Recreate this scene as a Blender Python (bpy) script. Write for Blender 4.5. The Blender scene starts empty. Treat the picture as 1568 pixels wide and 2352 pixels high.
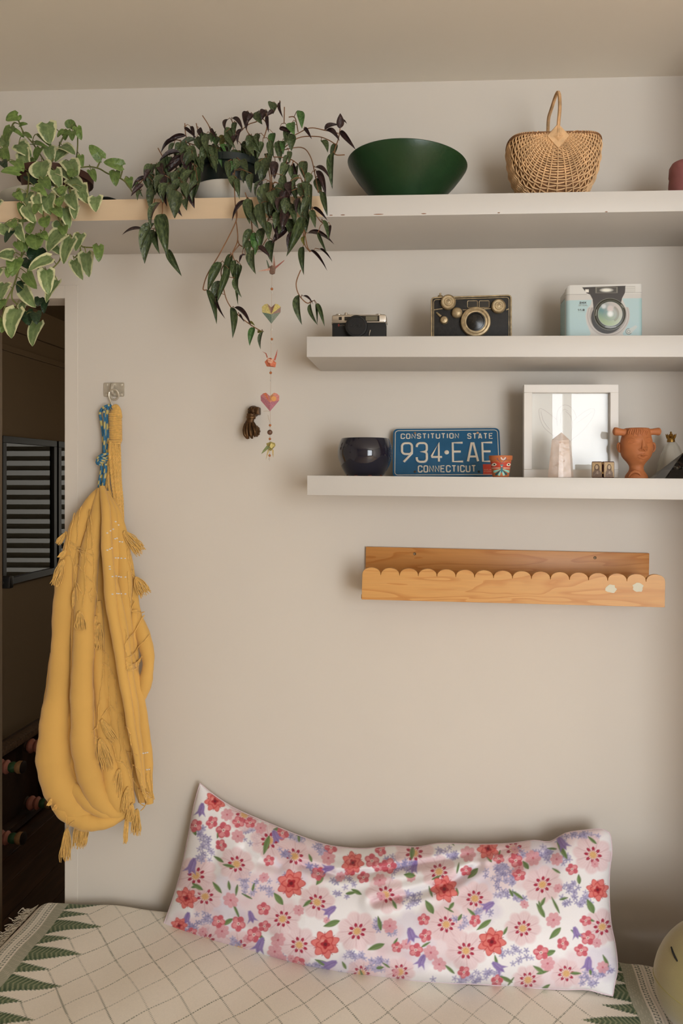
import bpy, bmesh, math, random
import numpy as np
from mathutils import Vector, Matrix, Euler

scene = bpy.context.scene
COL = scene.collection
PI = math.pi
sin, cos = math.sin, math.cos

# ------------------------------------------------------------------ camera
F, PX, HY = 1800.0, 903.0, 1100.0            # focal length and principal point in a 1568x2352 frame
PSI = math.atan(81.0 / 1800.0)               # the camera is turned a little to the left
CAM = Vector((0.0, -2.21, 1.60))
cam_data = bpy.data.cameras.new('camera')
cam_data.sensor_fit = 'VERTICAL'
cam_data.sensor_height = 36.0
cam_data.lens = F / 2352.0 * 36.0
cam_data.shift_x = (784.0 - PX) / 2352.0
cam_data.shift_y = (HY - 1176.0) / 2352.0
cam_data.clip_start = 0.05
cam = bpy.data.objects.new('camera', cam_data)
cam.location = CAM
cam.rotation_euler = (PI / 2, 0, PSI)
COL.objects.link(cam)
scene.camera = cam

# ------------------------------------------------------------------ world, window light, exposure
world = bpy.data.worlds.new('world')
scene.world = world
world.use_nodes = True
_bg = world.node_tree.nodes['Background']
_bg.inputs[0].default_value = (1.0, 0.93, 0.80, 1)
_bg.inputs[1].default_value = 1.5
scene.view_settings.view_transform = 'Standard'
scene.view_settings.look = 'None'
scene.view_settings.exposure = 0.0
scene.view_settings.gamma = 1.0
scene.view_settings.use_curve_mapping = False
scene.cycles.max_bounces = 7
scene.cycles.diffuse_bounces = 3
scene.cycles.glossy_bounces = 3
scene.cycles.transmission_bounces = 6
scene.cycles.transparent_max_bounces = 12
scene.cycles.use_light_tree = False
scene.cycles.adaptive_threshold = 0.05
scene.cycles.adaptive_min_samples = 16
scene.cycles.sample_clamp_indirect = 6.0

WIN_X0, WIN_X1, WIN_Z0, WIN_Z1, WIN_Y = 0.95, 2.78, 0.25, 2.52, -4.40   # the window behind the camera
_al = bpy.data.lights.new('window_daylight', 'AREA')
_al.shape = 'RECTANGLE'
_al.size, _al.size_y = WIN_X1 - WIN_X0 + 0.3, WIN_Z1 - WIN_Z0 + 0.3
_al.energy = 158
_al.color = (0.93, 1.0, 1.08)
_alo = bpy.data.objects.new('window_daylight', _al)
_alo.location = ((WIN_X0 + WIN_X1) / 2, WIN_Y - 0.24, (WIN_Z0 + WIN_Z1) / 2)
_alo.rotation_euler = (PI / 2, 0, 0)          # -Z of the light looks along +Y, into the room
COL.objects.link(_alo)

# ------------------------------------------------------------------ helpers
def P(u, v, y):
    """The point of the plane at depth y (wall = 0, towards the camera negative) seen at pixel (u, v)."""
    rx, uz = (u - PX) / F, (HY - v) / F
    c, s = cos(PSI), sin(PSI)
    dx, dy = rx * c - s, rx * s + c
    t = (y - CAM.y) / dy
    return Vector((CAM.x + dx * t, y, CAM.z + uz * t))

def MPP(u, y):
    """metres per pixel at column u, depth y"""
    return (P(u + 1, HY, y) - P(u, HY, y)).length

def lin(c):
    return c / 12.92 if c <= 0.04045 else ((c + 0.055) / 1.055) ** 2.4

def rgb(r, g=None, b=None):
    if g is None:
        r, g, b = r
    return (lin(r / 255.0), lin(g / 255.0), lin(b / 255.0))

def rgba(*c):
    return (*rgb(*c), 1.0)

def nlin(a):
    a = np.asarray(a, float) / 255.0
    return np.where(a <= 0.04045, a / 12.92, ((a + 0.055) / 1.055) ** 2.4)

MATS = {}

def mat(name, color=(200, 200, 200), rough=0.6, metal=0.0, var=0.0, vscale=8.0, bump=0.0, bscale=60.0, attr=None,
        coat=0.0, sheen=0.0, trans=0.0, ior=1.45, objvar=0.0, spec=0.5, sss=0.0, emit=0.0, stretch=None, bdist=0.002):
    if name in MATS:
        return MATS[name]
    m = bpy.data.materials.new(name)
    m.use_nodes = True
    nt = m.node_tree
    N, L = nt.nodes, nt.links
    b = N['Principled BSDF']
    b.inputs['Roughness'].default_value = rough
    b.inputs['Metallic'].default_value = metal
    b.inputs['Specular IOR Level'].default_value = spec
    b.inputs['IOR'].default_value = ior
    b.inputs['Coat Weight'].default_value = coat
    b.inputs['Coat Roughness'].default_value = 0.08
    b.inputs['Sheen Weight'].default_value = sheen
    b.inputs['Transmission Weight'].default_value = trans
    if sss:
        b.inputs['Subsurface Weight'].default_value = sss
        b.inputs['Subsurface Radius'].default_value = (0.01, 0.006, 0.004)
    src = None
    if attr:
        a = N.new('ShaderNodeAttribute')
        a.attribute_name = attr
        src = a.outputs['Color']
    else:
        b.inputs['Base Color'].default_value = rgba(*color)
    tc = N.new('ShaderNodeTexCoord')
    co = tc.outputs['Object']
    if stretch:
        mp = N.new('ShaderNodeMapping')
        mp.inputs['Scale'].default_value = stretch
        L.new(co, mp.inputs['Vector'])
        co = mp.outputs['Vector']
    if var or objvar:
        hs = N.new('ShaderNodeHueSaturation')
        if src is None:
            hs.inputs['Color'].default_value = rgba(*color)
        else:
            L.new(src, hs.inputs['Color'])
        val = None
        if var:
            nz = N.new('ShaderNodeTexNoise')
            nz.inputs['Scale'].default_value = vscale
            nz.inputs['Detail'].default_value = 5
            L.new(co, nz.inputs['Vector'])
            mr = N.new('ShaderNodeMapRange')
            mr.inputs['From Min'].default_value, mr.inputs['From Max'].default_value = 0.3, 0.7
            mr.inputs['To Min'].default_value, mr.inputs['To Max'].default_value = 1 - var, 1 + var
            L.new(nz.outputs['Fac'], mr.inputs['Value'])
            val = mr.outputs[0]
        if objvar:
            oi = N.new('ShaderNodeObjectInfo')
            mr2 = N.new('ShaderNodeMapRange')
            mr2.inputs['To Min'].default_value, mr2.inputs['To Max'].default_value = 1 - objvar, 1 + objvar
            L.new(oi.outputs['Random'], mr2.inputs['Value'])
            if val is None:
                val = mr2.outputs[0]
            else:
                mm = N.new('ShaderNodeMath')
                mm.operation = 'MULTIPLY'
                L.new(val, mm.inputs[0]); L.new(mr2.outputs[0], mm.inputs[1])
                val = mm.outputs[0]
        L.new(val, hs.inputs['Value'])
        src = hs.outputs['Color']
    if src is not None:
        L.new(src, b.inputs['Base Color'])
    if bump:
        nz = N.new('ShaderNodeTexNoise')
        nz.inputs['Scale'].default_value = bscale
        nz.inputs['Detail'].default_value = 4
        L.new(co, nz.inputs['Vector'])
        bp = N.new('ShaderNodeBump')
        bp.inputs['Strength'].default_value = bump
        bp.inputs['Distance'].default_value = bdist
        L.new(nz.outputs['Fac'], bp.inputs['Height'])
        L.new(bp.outputs[0], b.inputs['Normal'])
    MATS[name] = m
    return m

def glass_mat(name, tint=(255, 255, 255), rough=0.0, ior=1.5, body=0.0):
    """clear sheet: passes light, reflects by Fresnel"""
    if name in MATS:
        return MATS[name]
    m = bpy.data.materials.new(name)
    m.use_nodes = True
    nt = m.node_tree
    N, L = nt.nodes, nt.links
    N.remove(N['Principled BSDF'])
    t = N.new('ShaderNodeBsdfTransparent'); t.inputs[0].default_value = rgba(*tint)
    g = N.new('ShaderNodeBsdfGlossy'); g.inputs['Roughness'].default_value = rough
    fr = N.new('ShaderNodeFresnel'); fr.inputs[0].default_value = ior
    mx = N.new('ShaderNodeMixShader')
    L.new(fr.outputs[0], mx.inputs[0]); L.new(t.outputs[0], mx.inputs[1]); L.new(g.outputs[0], mx.inputs[2])
    L.new(mx.outputs[0], N['Material Output'].inputs[0])
    MATS[name] = m
    return m

def thing(name, label, cat, loc=(0, 0, 0), rot=(0, 0, 0), group=None):
    o = bpy.data.objects.new(name, None)
    o.empty_display_size = 0.05
    o.location = loc
    o.rotation_euler = rot if not isinstance(rot, (int, float)) else (0, 0, rot)
    COL.objects.link(o)
    o['label'] = label
    o['category'] = cat
    if group:
        o['group'] = group
    return o

def tag(o, label, cat, group=None, kind=None):
    o['label'] = label
    o['category'] = cat
    if group:
        o['group'] = group
    if kind:
        o['kind'] = kind
    return o

def wloc(o):
    v = Vector((0, 0, 0))
    while o is not None:
        v += Vector(o.location)
        o = o.parent
    return v

class MB:
    """collects geometry; build() links it as one mesh object"""
    def __init__(s):
        s.v, s.f, s.c, s.M, s.cc = [], [], [], Matrix.Identity(4), (1, 1, 1)

    def add(s, vs, fs, cols=None):
        n = len(s.v)
        for i, p in enumerate(vs):
            s.v.append(tuple(s.M @ Vector(p)))
            s.c.append(cols[i] if cols is not None else s.cc)
        for f in fs:
            s.f.append(tuple(n + i for i in f))
        return s

    def box(s, c, d, rot=None):
        x, y, z = d[0] / 2, d[1] / 2, d[2] / 2
        vs = [Vector((i * x, j * y, k * z)) for k in (-1, 1) for j in (-1, 1) for i in (-1, 1)]
        if rot is not None:
            R = Euler(rot).to_matrix() if not isinstance(rot, Matrix) else rot
            vs = [R @ p for p in vs]
        vs = [p + Vector(c) for p in vs]
        return s.add(vs, [(0, 2, 3, 1), (4, 5, 7, 6), (0, 1, 5, 4), (2, 6, 7, 3), (0, 4, 6, 2), (1, 3, 7, 5)])

    def bb(s, x0, x1, y0, y1, z0, z1):
        return s.box(((x0 + x1) / 2, (y0 + y1) / 2, (z0 + z1) / 2), (abs(x1 - x0), abs(y1 - y0), abs(z1 - z0)))

    def hexa(s, p):
        """8 corners: bottom 4 counter-clockwise, top 4"""
        return s.add(p, [(3, 2, 1, 0), (4, 5, 6, 7), (0, 1, 5, 4), (1, 2, 6, 5), (2, 3, 7, 6), (3, 0, 4, 7)])

    def lathe(s, prof, n=32, c=(0, 0, 0), axis=None, sx=1.0, sy=1.0, a0=0.0):
        """profile [(r, h)] turned about the axis (default z)"""
        R = Matrix.Identity(3) if axis is None else Vector((0, 0, 1)).rotation_difference(Vector(axis)).to_matrix()
        vs, fs = [], []
        m = len(prof)
        for r, h in prof:
            for k in range(n):
                a = a0 + 2 * PI * k / n
                vs.append(R @ Vector((r * cos(a) * sx, r * sin(a) * sy, h)) + Vector(c))
        for i in range(m - 1):
            for k in range(n):
                k2 = (k + 1) % n
                fs.append((i * n + k, i * n + k2, (i + 1) * n + k2, (i + 1) * n + k))
        if prof[0][0] > 1e-6:
            fs.append(tuple(range(n - 1, -1, -1)))
        if prof[-1][0] > 1e-6:
            fs.append(tuple((m - 1) * n + k for k in range(n)))
        return s.add(vs, fs)

    def tube(s, path, r, n=8, caps=True, flat=1.0, up=None, cols=None):
        """path: points; r: radius or list; flat squashes along the frame's second axis"""
        path = [Vector(p) for p in path]
        m = len(path)
        rr = r if isinstance(r, (list, tuple)) else [r] * m
        fl = flat if isinstance(flat, (list, tuple)) else [flat] * m
        ts = []
        for i in range(m):
            d = path[min(i + 1, m - 1)] - path[max(i - 1, 0)]
            ts.append(d.normalized() if d.length > 1e-9 else Vector((0, 0, 1)))
        a = Vector(up) if up is not None else (Vector((0, 0, 1)) if abs(ts[0].z) < 0.9 else Vector((1, 0, 0)))
        nrm = (a - ts[0] * a.dot(ts[0])).normalized()
        vs, fs, cs = [], [], []
        for i in range(m):
            if i:
                if up is not None:
                    q = Vector(up) - ts[i] * Vector(up).dot(ts[i])
                    nrm = q.normalized() if q.length > 1e-6 else nrm
                else:
                    q = ts[i - 1].rotation_difference(ts[i])
                    nrm = (q @ nrm)
                    nrm = (nrm - ts[i] * nrm.dot(ts[i])).normalized()
            bn = ts[i].cross(nrm)
            for k in range(n):
                an = 2 * PI * k / n
                vs.append(path[i] + nrm * (cos(an) * rr[i] * fl[i]) + bn * (sin(an) * rr[i]))
                if cols is not None:
                    cs.append(cols(i, k) if callable(cols) else cols[i])
        for i in range(m - 1):
            for k in range(n):
                k2 = (k + 1) % n
                fs.append((i * n + k, i * n + k2, (i + 1) * n + k2, (i + 1) * n + k))
        if caps:
            fs.append(tuple(range(n - 1, -1, -1)))
            fs.append(tuple((m - 1) * n + k for k in range(n)))
        return s.add(vs, fs, cs if cols is not None else None)

    def ell(s, c, r, n=16, m=10, rot=None):
        R = Matrix.Identity(3) if rot is None else Euler(rot).to_matrix()
        vs, fs = [Vector((0, 0, -1))], []
        for i in range(1, m):
            t = -PI / 2 + PI * i / m
            for k in range(n):
                a = 2 * PI * k / n
                vs.append(Vector((cos(t) * cos(a), cos(t) * sin(a), sin(t))))
        vs.append(Vector((0, 0, 1)))
        rr = r if isinstance(r, (tuple, list)) else (r, r, r)
        vs = [R @ Vector((p.x * rr[0], p.y * rr[1], p.z * rr[2])) + Vector(c) for p in vs]
        for k in range(n):
            fs.append((0, 1 + (k + 1) % n, 1 + k))
        for i in range(m - 2):
            for k in range(n):
                k2 = (k + 1) % n
                fs.append((1 + i * n + k, 1 + i * n + k2, 1 + (i + 1) * n + k2, 1 + (i + 1) * n + k))
        q = len(vs) - 1
        for k in range(n):
            fs.append((q, 1 + (m - 2) * n + k, 1 + (m - 2) * n + (k + 1) % n))
        return s.add(vs, fs)

    def prism(s, poly, y0, y1):
        """poly in (x, z), extruded between two y; front is y0 (nearest the camera)"""
        n = len(poly)
        vs = [Vector((p[0], y0, p[1])) for p in poly] + [Vector((p[0], y1, p[1])) for p in poly]
        fs = [tuple(range(n)), tuple(range(2 * n - 1, n - 1, -1))]
        for i in range(n):
            j = (i + 1) % n
            fs.append((i, n + i, n + j, j))
        return s.add(vs, fs)

    def grid(s, fn, nu, nv, col=None, flip=False, wrapu=False):
        vs, cs = [], []
        for j in range(nv):
            for i in range(nu):
                vs.append(fn(i / (nu if wrapu else nu - 1), j / (nv - 1)))
                if col:
                    cs.append(col(i / (nu - 1), j / (nv - 1)))
        fs = []
        for j in range(nv - 1):
            for i in range(nu if wrapu else nu - 1):
                i2 = (i + 1) % nu
                q = (j * nu + i, j * nu + i2, (j + 1) * nu + i2, (j + 1) * nu + i)
                fs.append(q[::-1] if flip else q)
        return s.add(vs, fs, cs if col else None)

    def build(s, name, material, parent=None, world=True, origin=None, smooth=True, bevel=0.0, bseg=2, weld=False, color=False,
              solidify=0.0, subsurf=0, angle=None):
        me = bpy.data.meshes.new(name)
        off = Vector((0, 0, 0))
        if parent is not None and world:
            off = wloc(parent)
        elif parent is None:
            if origin is None:
                a = np.array(s.v)
                off = Vector(((a[:, 0].min() + a[:, 0].max()) / 2, (a[:, 1].min() + a[:, 1].max()) / 2, a[:, 2].min()))
            else:
                off = Vector(origin)
        me.from_pydata([tuple(Vector(p) - off) for p in s.v], [], s.f)
        if color:
            ca = me.color_attributes.new('Col', 'FLOAT_COLOR', 'POINT')
            arr = np.ones((len(s.v), 4), np.float32)
            arr[:, :3] = np.array(s.c, np.float32)
            ca.data.foreach_set('color', arr.ravel())
        if bevel or weld:
            bm = bmesh.new()
            bm.from_mesh(me)
            if weld:
                bmesh.ops.remove_doubles(bm, verts=bm.verts, dist=1e-5)
            if bevel:
                es = [e for e in bm.edges if len(e.link_faces) == 2 and e.calc_face_angle(0) > 0.6]
                bmesh.ops.bevel(bm, geom=es, offset=bevel, segments=bseg, profile=0.5, affect='EDGES', clamp_overlap=True)
            bm.to_mesh(me)
            bm.free()
        me.update()
        if smooth:
            me.shade_smooth()
            me.set_sharp_from_angle(angle=math.radians(angle if angle is not None else 40))
        for mm in (material if isinstance(material, (list, tuple)) else [material]):
            me.materials.append(mm)
        o = bpy.data.objects.new(name, me)
        COL.objects.link(o)
        if parent is not None:
            o.parent = parent
        else:
            o.location = off
        if solidify:
            md = o.modifiers.new('solidify', 'SOLIDIFY'); md.thickness = solidify; md.offset = 0
        if subsurf:
            md = o.modifiers.new('subsurf', 'SUBSURF'); md.levels = md.render_levels = subsurf
        return o

def struct(o):
    o['kind'] = 'structure'
    return o

def clone(o, parent):
    c = o.copy()
    COL.objects.link(c)
    c.parent = parent
    return c

def catmull(pts, n=8):
    """smooth path through tuples of any length"""
    pts = [np.array(p, float) for p in pts]
    out = []
    for i in range(len(pts) - 1):
        p0, p1, p2, p3 = pts[max(i - 1, 0)], pts[i], pts[i + 1], pts[min(i + 2, len(pts) - 1)]
        for k in range(n):
            t = k / n
            out.append(0.5 * ((2 * p1) + (-p0 + p2) * t + (2 * p0 - 5 * p1 + 4 * p2 - p3) * t * t + (-p0 + 3 * p1 - 3 * p2 + p3) * t ** 3))
    out.append(pts[-1])
    return out

# ---- numpy drawing used for printed surfaces (works on arrays of points X, Y)
def aa(d, w):
    return np.clip(0.5 - d / w, 0, 1)

def over(C, mask, color):
    c = nlin(color)
    m = np.asarray(mask)[..., None]
    C[...] = C * (1 - m) + c * m

def sd_seg(X, Y, a, b):
    ax, ay = a; bx, by = b
    dx, dy = bx - ax, by - ay
    q = dx * dx + dy * dy + 1e-12
    t = np.clip(((X - ax) * dx + (Y - ay) * dy) / q, 0, 1)
    return np.hypot(X - ax - t * dx, Y - ay - t * dy)

def sd_line(X, Y, pts):
    d = None
    for a, b in zip(pts[:-1], pts[1:]):
        e = sd_seg(X, Y, a, b)
        d = e if d is None else np.minimum(d, e)
    return d

def sd_poly(X, Y, pts):
    inside = np.zeros(X.shape, bool)
    n = len(pts)
    for i in range(n):
        x1, y1 = pts[i]; x2, y2 = pts[(i + 1) % n]
        cond = ((y1 > Y) != (y2 > Y)) & (X < (x2 - x1) * (Y - y1) / (y2 - y1 + 1e-12) + x1)
        inside ^= cond
    d = sd_line(X, Y, list(pts) + [pts[0]])
    return np.where(inside, -d, d)

def paint_object(name, pos, colr, faces, material, parent=None, off=None, thick=None):
    """a mesh from numpy arrays: pos (n,3) world, colr (n,3) linear, faces (m,4)"""
    me = bpy.data.meshes.new(name)
    o_ = np.array(off if off is not None else (0, 0, 0), float)
    pos = np.asarray(pos, float) - o_
    me.vertices.add(len(pos))
    me.vertices.foreach_set('co', pos.astype(np.float32).ravel())
    nf = len(faces)
    me.loops.add(nf * 4)
    me.loops.foreach_set('vertex_index', np.asarray(faces, np.int32).ravel())
    me.polygons.add(nf)
    me.polygons.foreach_set('loop_start', np.arange(0, nf * 4, 4, dtype=np.int32))
    me.polygons.foreach_set('loop_total', np.full(nf, 4, np.int32))
    me.update(calc_edges=True)
    ca = me.color_attributes.new('Col', 'FLOAT_COLOR', 'POINT')
    arr = np.ones((len(pos), 4), np.float32)
    arr[:, :3] = colr
    ca.data.foreach_set('color', arr.ravel())
    me.shade_smooth()
    me.materials.append(material)
    ob = bpy.data.objects.new(name, me)
    COL.objects.link(ob)
    if parent is not None:
        ob.parent = parent
    else:
        ob.location = o_
    return ob

def grid_faces(nu, nv, start=0, flip=False):
    i, j = np.meshgrid(np.arange(nu - 1), np.arange(nv - 1))
    a = (j * nu + i).ravel() + start
    q = np.stack([a, a + 1, a + nu + 1, a + nu], 1)
    return q[:, ::-1] if flip else q

# ---- stroke letters: each glyph a list of polylines in a box 1 high, w wide
def _arc(cx, cy, rx, ry, a0, a1, n=8):
    return [(cx + rx * cos(math.radians(a0 + (a1 - a0) * k / n)), cy + ry * sin(math.radians(a0 + (a1 - a0) * k / n))) for k in range(n + 1)]

def glyph(ch):
    w = 0.5
    r = 0.17
    if ch in 'O0D':
        g = _arc(w - r, 1 - r, r, r, 0, 90, 5) + _arc(r, 1 - r, r, r, 90, 180, 5) + _arc(r, r, r, r, 180, 270, 5) + _arc(w - r, r, r, r, 270, 360, 5)
        return [g + [g[0]]], w
    if ch == 'C':
        return [[(w, .72)] + _arc(w - r, 1 - r, r, r, 0, 90, 5) + _arc(r, 1 - r, r, r, 90, 180, 5) + _arc(r, r, r, r, 180, 270, 5) + _arc(w - r, r, r, r, 270, 360, 5) + [(w, .28)]], w
    if ch == 'G':
        return [[(w, .72)] + _arc(w - r, 1 - r, r, r, 0, 90, 5) + _arc(r, 1 - r, r, r, 90, 180, 5) + _arc(r, r, r, r, 180, 270, 5) + _arc(w - r, r, r, r, 270, 360, 5) + [(w, .45), (.28, .45)]], w
    if ch == 'N':
        return [[(0, 0), (0, 1), (w, 0), (w, 1)]], w
    if ch == 'S':
        return [[(w, .76)] + _arc(w - .2, .8, .2, .2, 0, 90, 5) + _arc(.2, .76, .2, .24, 90, 270, 8) + _arc(w - .2, .27, .2, .25, 90, -90, 8) + _arc(.2, .2, .2, .18, 270, 180, 5)], w
    if ch == 'T':
        return [[(0, 1), (w, 1)], [(w / 2, 1), (w / 2, 0)]], w
    if ch == 'I':
        return [[(.05, 0), (.05, 1)]], .1
    if ch == '1':
        return [[(0, .8), (.15, 1), (.15, 0)]], .2
    if ch == 'U':
        return [[(0, 1), (0, r)] + _arc(r, r, r, r, 180, 270, 5) + _arc(w - r, r, r, r, 270, 360, 5) + [(w, 1)]], w
    if ch == 'A':
        return [[(0, 0), (w * .42, 1), (w * .58, 1), (w, 0)], [(.09, .26), (w - .09, .26)]], w
    if ch == 'E':
        return [[(w, 1), (0, 1), (0, 0), (w, 0)], [(0, .53), (w * .8, .53)]], w
    if ch == 'P':
        return [[(0, 0), (0, 1), (w - r, 1)] + _arc(w - .25, .75, .25, .25, 90, -90, 8) + [(0, .5)]], w
    if ch == 'R':
        return [[(0, 0), (0, 1), (w - r, 1)] + _arc(w - .25, .75, .25, .25, 90, -90, 8) + [(0, .5)], [(.25, .5), (w, 0)]], w
    if ch == 'L':
        return [[(0, 1), (0, 0), (w, 0)]], w
    if ch == 'K':
        return [[(0, 0), (0, 1)], [(w, 1), (0, .45)], [(.15, .58), (w, 0)]], w
    if ch == 'X':
        return [[(0, 0), (w, 1)], [(0, 1), (w, 0)]], w
    if ch == 'Y':
        return [[(0, 1), (w / 2, .5), (w, 1)], [(w / 2, .5), (w / 2, 0)]], w
    if ch == 'H':
        return [[(0, 0), (0, 1)], [(w, 0), (w, 1)], [(0, .5), (w, .5)]], w
    if ch == '2':
        return [_arc(.25, .75, .25, .25, 170, -30, 8) + [(0, 0), (w, 0)]], w
    if ch == '4':
        return [[(.36, 0), (.36, 1), (0, .3), (0, .25), (.52, .25)]], w
    if ch == '9':
        return [[(w, .70)] + _arc(w - r, 1 - r, r, r, 0, 90, 5) + _arc(r, 1 - r, r, r, 90, 180, 5) + [(0, .62)] + _arc(r, .42 + r, r, r, 180, 270, 5) + [(w - .1, .42), (w, .52)],
                [(w, .72), (w, .45), (.09, 0)]], w
    if ch == '3':
        return [[(0, .78)] + _arc(r, 1 - r, r, r, 180, 90, 5) + _arc(w - r, 1 - r, r, r, 90, 0, 5) + _arc(w - .14, .67, .14, .14, 0, -90, 4) + [(.2, .53), (w - .14, .53)] +
                _arc(w - .14, .39, .14, .14, 90, 0, 4) + _arc(w - r, r, r, r, 0, -90, 5) + _arc(r, r, r, r, 270, 180, 5) + [(0, .24)]], w
    if ch == '8':
        return [_arc(.25, .76, .22, .24, 0, 360, 14), _arc(.25, .26, .25, .26, 0, 360, 14)], w
    if ch == ':':
        return [[(.05, .2), (.05, .22)], [(.05, .7), (.05, .72)]], .1
    if ch == '.':
        return [[(.05, 0), (.05, .02)]], .1
    if ch == '-':
        return [[(.08, .48), (.1, .48)]], .18
    return [], .4

def text_strokes(txt, x, y, h, gap=.16, sx=1.0, width=None):
    """polylines of a line of text whose lower left corner is (x, y)"""
    if width is not None:
        tot = sum(glyph(c)[1] for c in txt) * h + gap * h * (len(txt) - 1)
        sx = width / tot
    out = []
    for c in txt:
        g, w = glyph(c)
        for pl in g:
            out.append([(x + px * h * sx, y + py * h) for px, py in pl])
        x += (w + gap) * h * sx
    return out

# ------------------------------------------------------------------ the room
WALL = mat('wall_paint', (223, 213, 200), 0.75, var=0.012, vscale=2.5, bump=0.06, bscale=90)
CEIL = mat('ceiling_paint', (246, 236, 220), 0.8, var=0.012, vscale=3, bump=0.05, bscale=120)
TRIM = mat('trim_paint', (224, 216, 205), 0.5, var=0.01)
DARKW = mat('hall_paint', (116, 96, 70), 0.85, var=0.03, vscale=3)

def plank_mat(name, c1, c2, rough=0.4, s=(1.2, 14, 1)):
    m = mat(name, c1, rough)
    nt = m.node_tree; N, L = nt.nodes, nt.links
    tc = N.new('ShaderNodeTexCoord'); mp = N.new('ShaderNodeMapping'); mp.inputs['Scale'].default_value = s
    nz = N.new('ShaderNodeTexNoise'); nz.inputs['Scale'].default_value = 3; nz.inputs['Detail'].default_value = 8; nz.inputs['Distortion'].default_value = 0.6
    cr = N.new('ShaderNodeValToRGB')
    cr.color_ramp.elements[0].color = rgba(*c1); cr.color_ramp.elements[0].position = 0.35
    cr.color_ramp.elements[1].color = rgba(*c2); cr.color_ramp.elements[1].position = 0.68
    L.new(tc.outputs['Object'], mp.inputs['Vector']); L.new(mp.outputs[0], nz.inputs['Vector']); L.new(nz.outputs['Fac'], cr.inputs[0])
    L.new(cr.outputs[0], N['Principled BSDF'].inputs['Base Color'])
    return m

ROOM_X0, ROOM_X1, ROOM_Y0 = -2.3, 2.98, WIN_Y
DOOR_X1 = P(152, 1100, 0).x
DOOR_X0 = P(-6, 1100, 0).x - 0.55
DOOR_Z = P(152, 684, 0).z
CEIL_L, CEIL_R = P(0, 209, 0), P(1568, 175, 0)
CEIL_Z = (CEIL_L.z + CEIL_R.z) / 2
WT = 0.09

b = MB()
b.bb(DOOR_X1, ROOM_X1, 0, WT, 0, CEIL_Z)
b.bb(DOOR_X0, DOOR_X1, 0, WT, DOOR_Z, CEIL_Z)
b.bb(ROOM_X0, DOOR_X0, 0, WT, 0, CEIL_Z)
struct(b.build('wall_back', WALL, smooth=False))
b = MB(); b.bb(ROOM_X0 - .1, ROOM_X1 + .1, ROOM_Y0 - .1, WT, CEIL_Z, CEIL_Z + .1)
struct(b.build('ceiling', CEIL, smooth=False))
b = MB(); b.bb(ROOM_X0 - .1, ROOM_X0, ROOM_Y0 - .1, WT, 0, CEIL_Z)
struct(b.build('wall_left', WALL, smooth=False))
b = MB(); b.bb(ROOM_X1, ROOM_X1 + .1, ROOM_Y0 - .1, WT, 0, CEIL_Z)
struct(b.build('wall_right', WALL, smooth=False))
b = MB()
b.bb(ROOM_X0, WIN_X0, ROOM_Y0 - .1, ROOM_Y0, 0, CEIL_Z)
b.bb(WIN_X1, ROOM_X1, ROOM_Y0 - .1, ROOM_Y0, 0, CEIL_Z)
b.bb(WIN_X0, WIN_X1, ROOM_Y0 - .1, ROOM_Y0, 0, WIN_Z0)
b.bb(WIN_X0, WIN_X1, ROOM_Y0 - .1, ROOM_Y0, WIN_Z1, CEIL_Z)
struct(b.build('wall_rear', WALL, smooth=False))
# unseen pier added beside the shelves to shade and warm the right edge
PIER_X = P(1652, 1100, 0).x
b = MB(); b.bb(PIER_X, PIER_X + .35, -0.50, 0, 0, CEIL_Z)
struct(b.build('wall_shade_pier', mat('pier_bounce_tan', (204, 172, 138), .75), smooth=False))
# floor boards: one slab under everything, boards in the hall are laid below
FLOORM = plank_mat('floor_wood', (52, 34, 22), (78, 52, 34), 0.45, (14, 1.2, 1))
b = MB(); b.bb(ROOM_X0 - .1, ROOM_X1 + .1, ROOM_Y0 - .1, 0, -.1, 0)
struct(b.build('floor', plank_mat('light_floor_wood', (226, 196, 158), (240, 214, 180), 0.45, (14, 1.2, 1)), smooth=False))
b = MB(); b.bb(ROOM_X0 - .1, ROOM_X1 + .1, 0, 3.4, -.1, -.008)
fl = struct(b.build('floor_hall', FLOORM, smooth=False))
_bw = 0.12
for i in range(12):
    x = -2.02 + i * _bw
    b = MB(); b.bb(x + .0015, x + _bw - .0015, 0.0, 3.2, -.008, 0)
    b.build('floor_board', FLOORM, fl, bevel=.001, bseg=1, smooth=False)
# window behind the camera
w = struct(MB().bb(WIN_X0, WIN_X1, ROOM_Y0 - .02, ROOM_Y0 + .08, WIN_Z0 - .03, WIN_Z0).build('window_1', TRIM, smooth=False))
b = MB()
for x in (WIN_X0 + .025, WIN_X0 + .18, WIN_X1 - .18, WIN_X1 - .025):
    b.bb(x - .032, x + .032, ROOM_Y0 - .08, ROOM_Y0 - .02, WIN_Z0, WIN_Z1)
for z in (WIN_Z0 + .025, WIN_Z1 - .025):
    b.bb(WIN_X0, WIN_X1, ROOM_Y0 - .08, ROOM_Y0 - .02, z - .025, z + .025)
b.build('window_frame', TRIM, w, smooth=False)
# its sashes stand open

# door trim, almost flush with the wall
tx1 = P(179, 1100, 0).x; tz1 = P(152, 655, 0).z
struct(MB().bb(DOOR_X1 - .004, tx1, -.0014, WT + .003, 0, tz1).build('trim_1', WALL, smooth=False, bevel=.001, bseg=1))
struct(MB().bb(DOOR_X0, DOOR_X1 - .004, -.0014, WT + .003, DOOR_Z - .0015, tz1).build('trim_2', WALL, smooth=False, bevel=.001, bseg=1))
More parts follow.
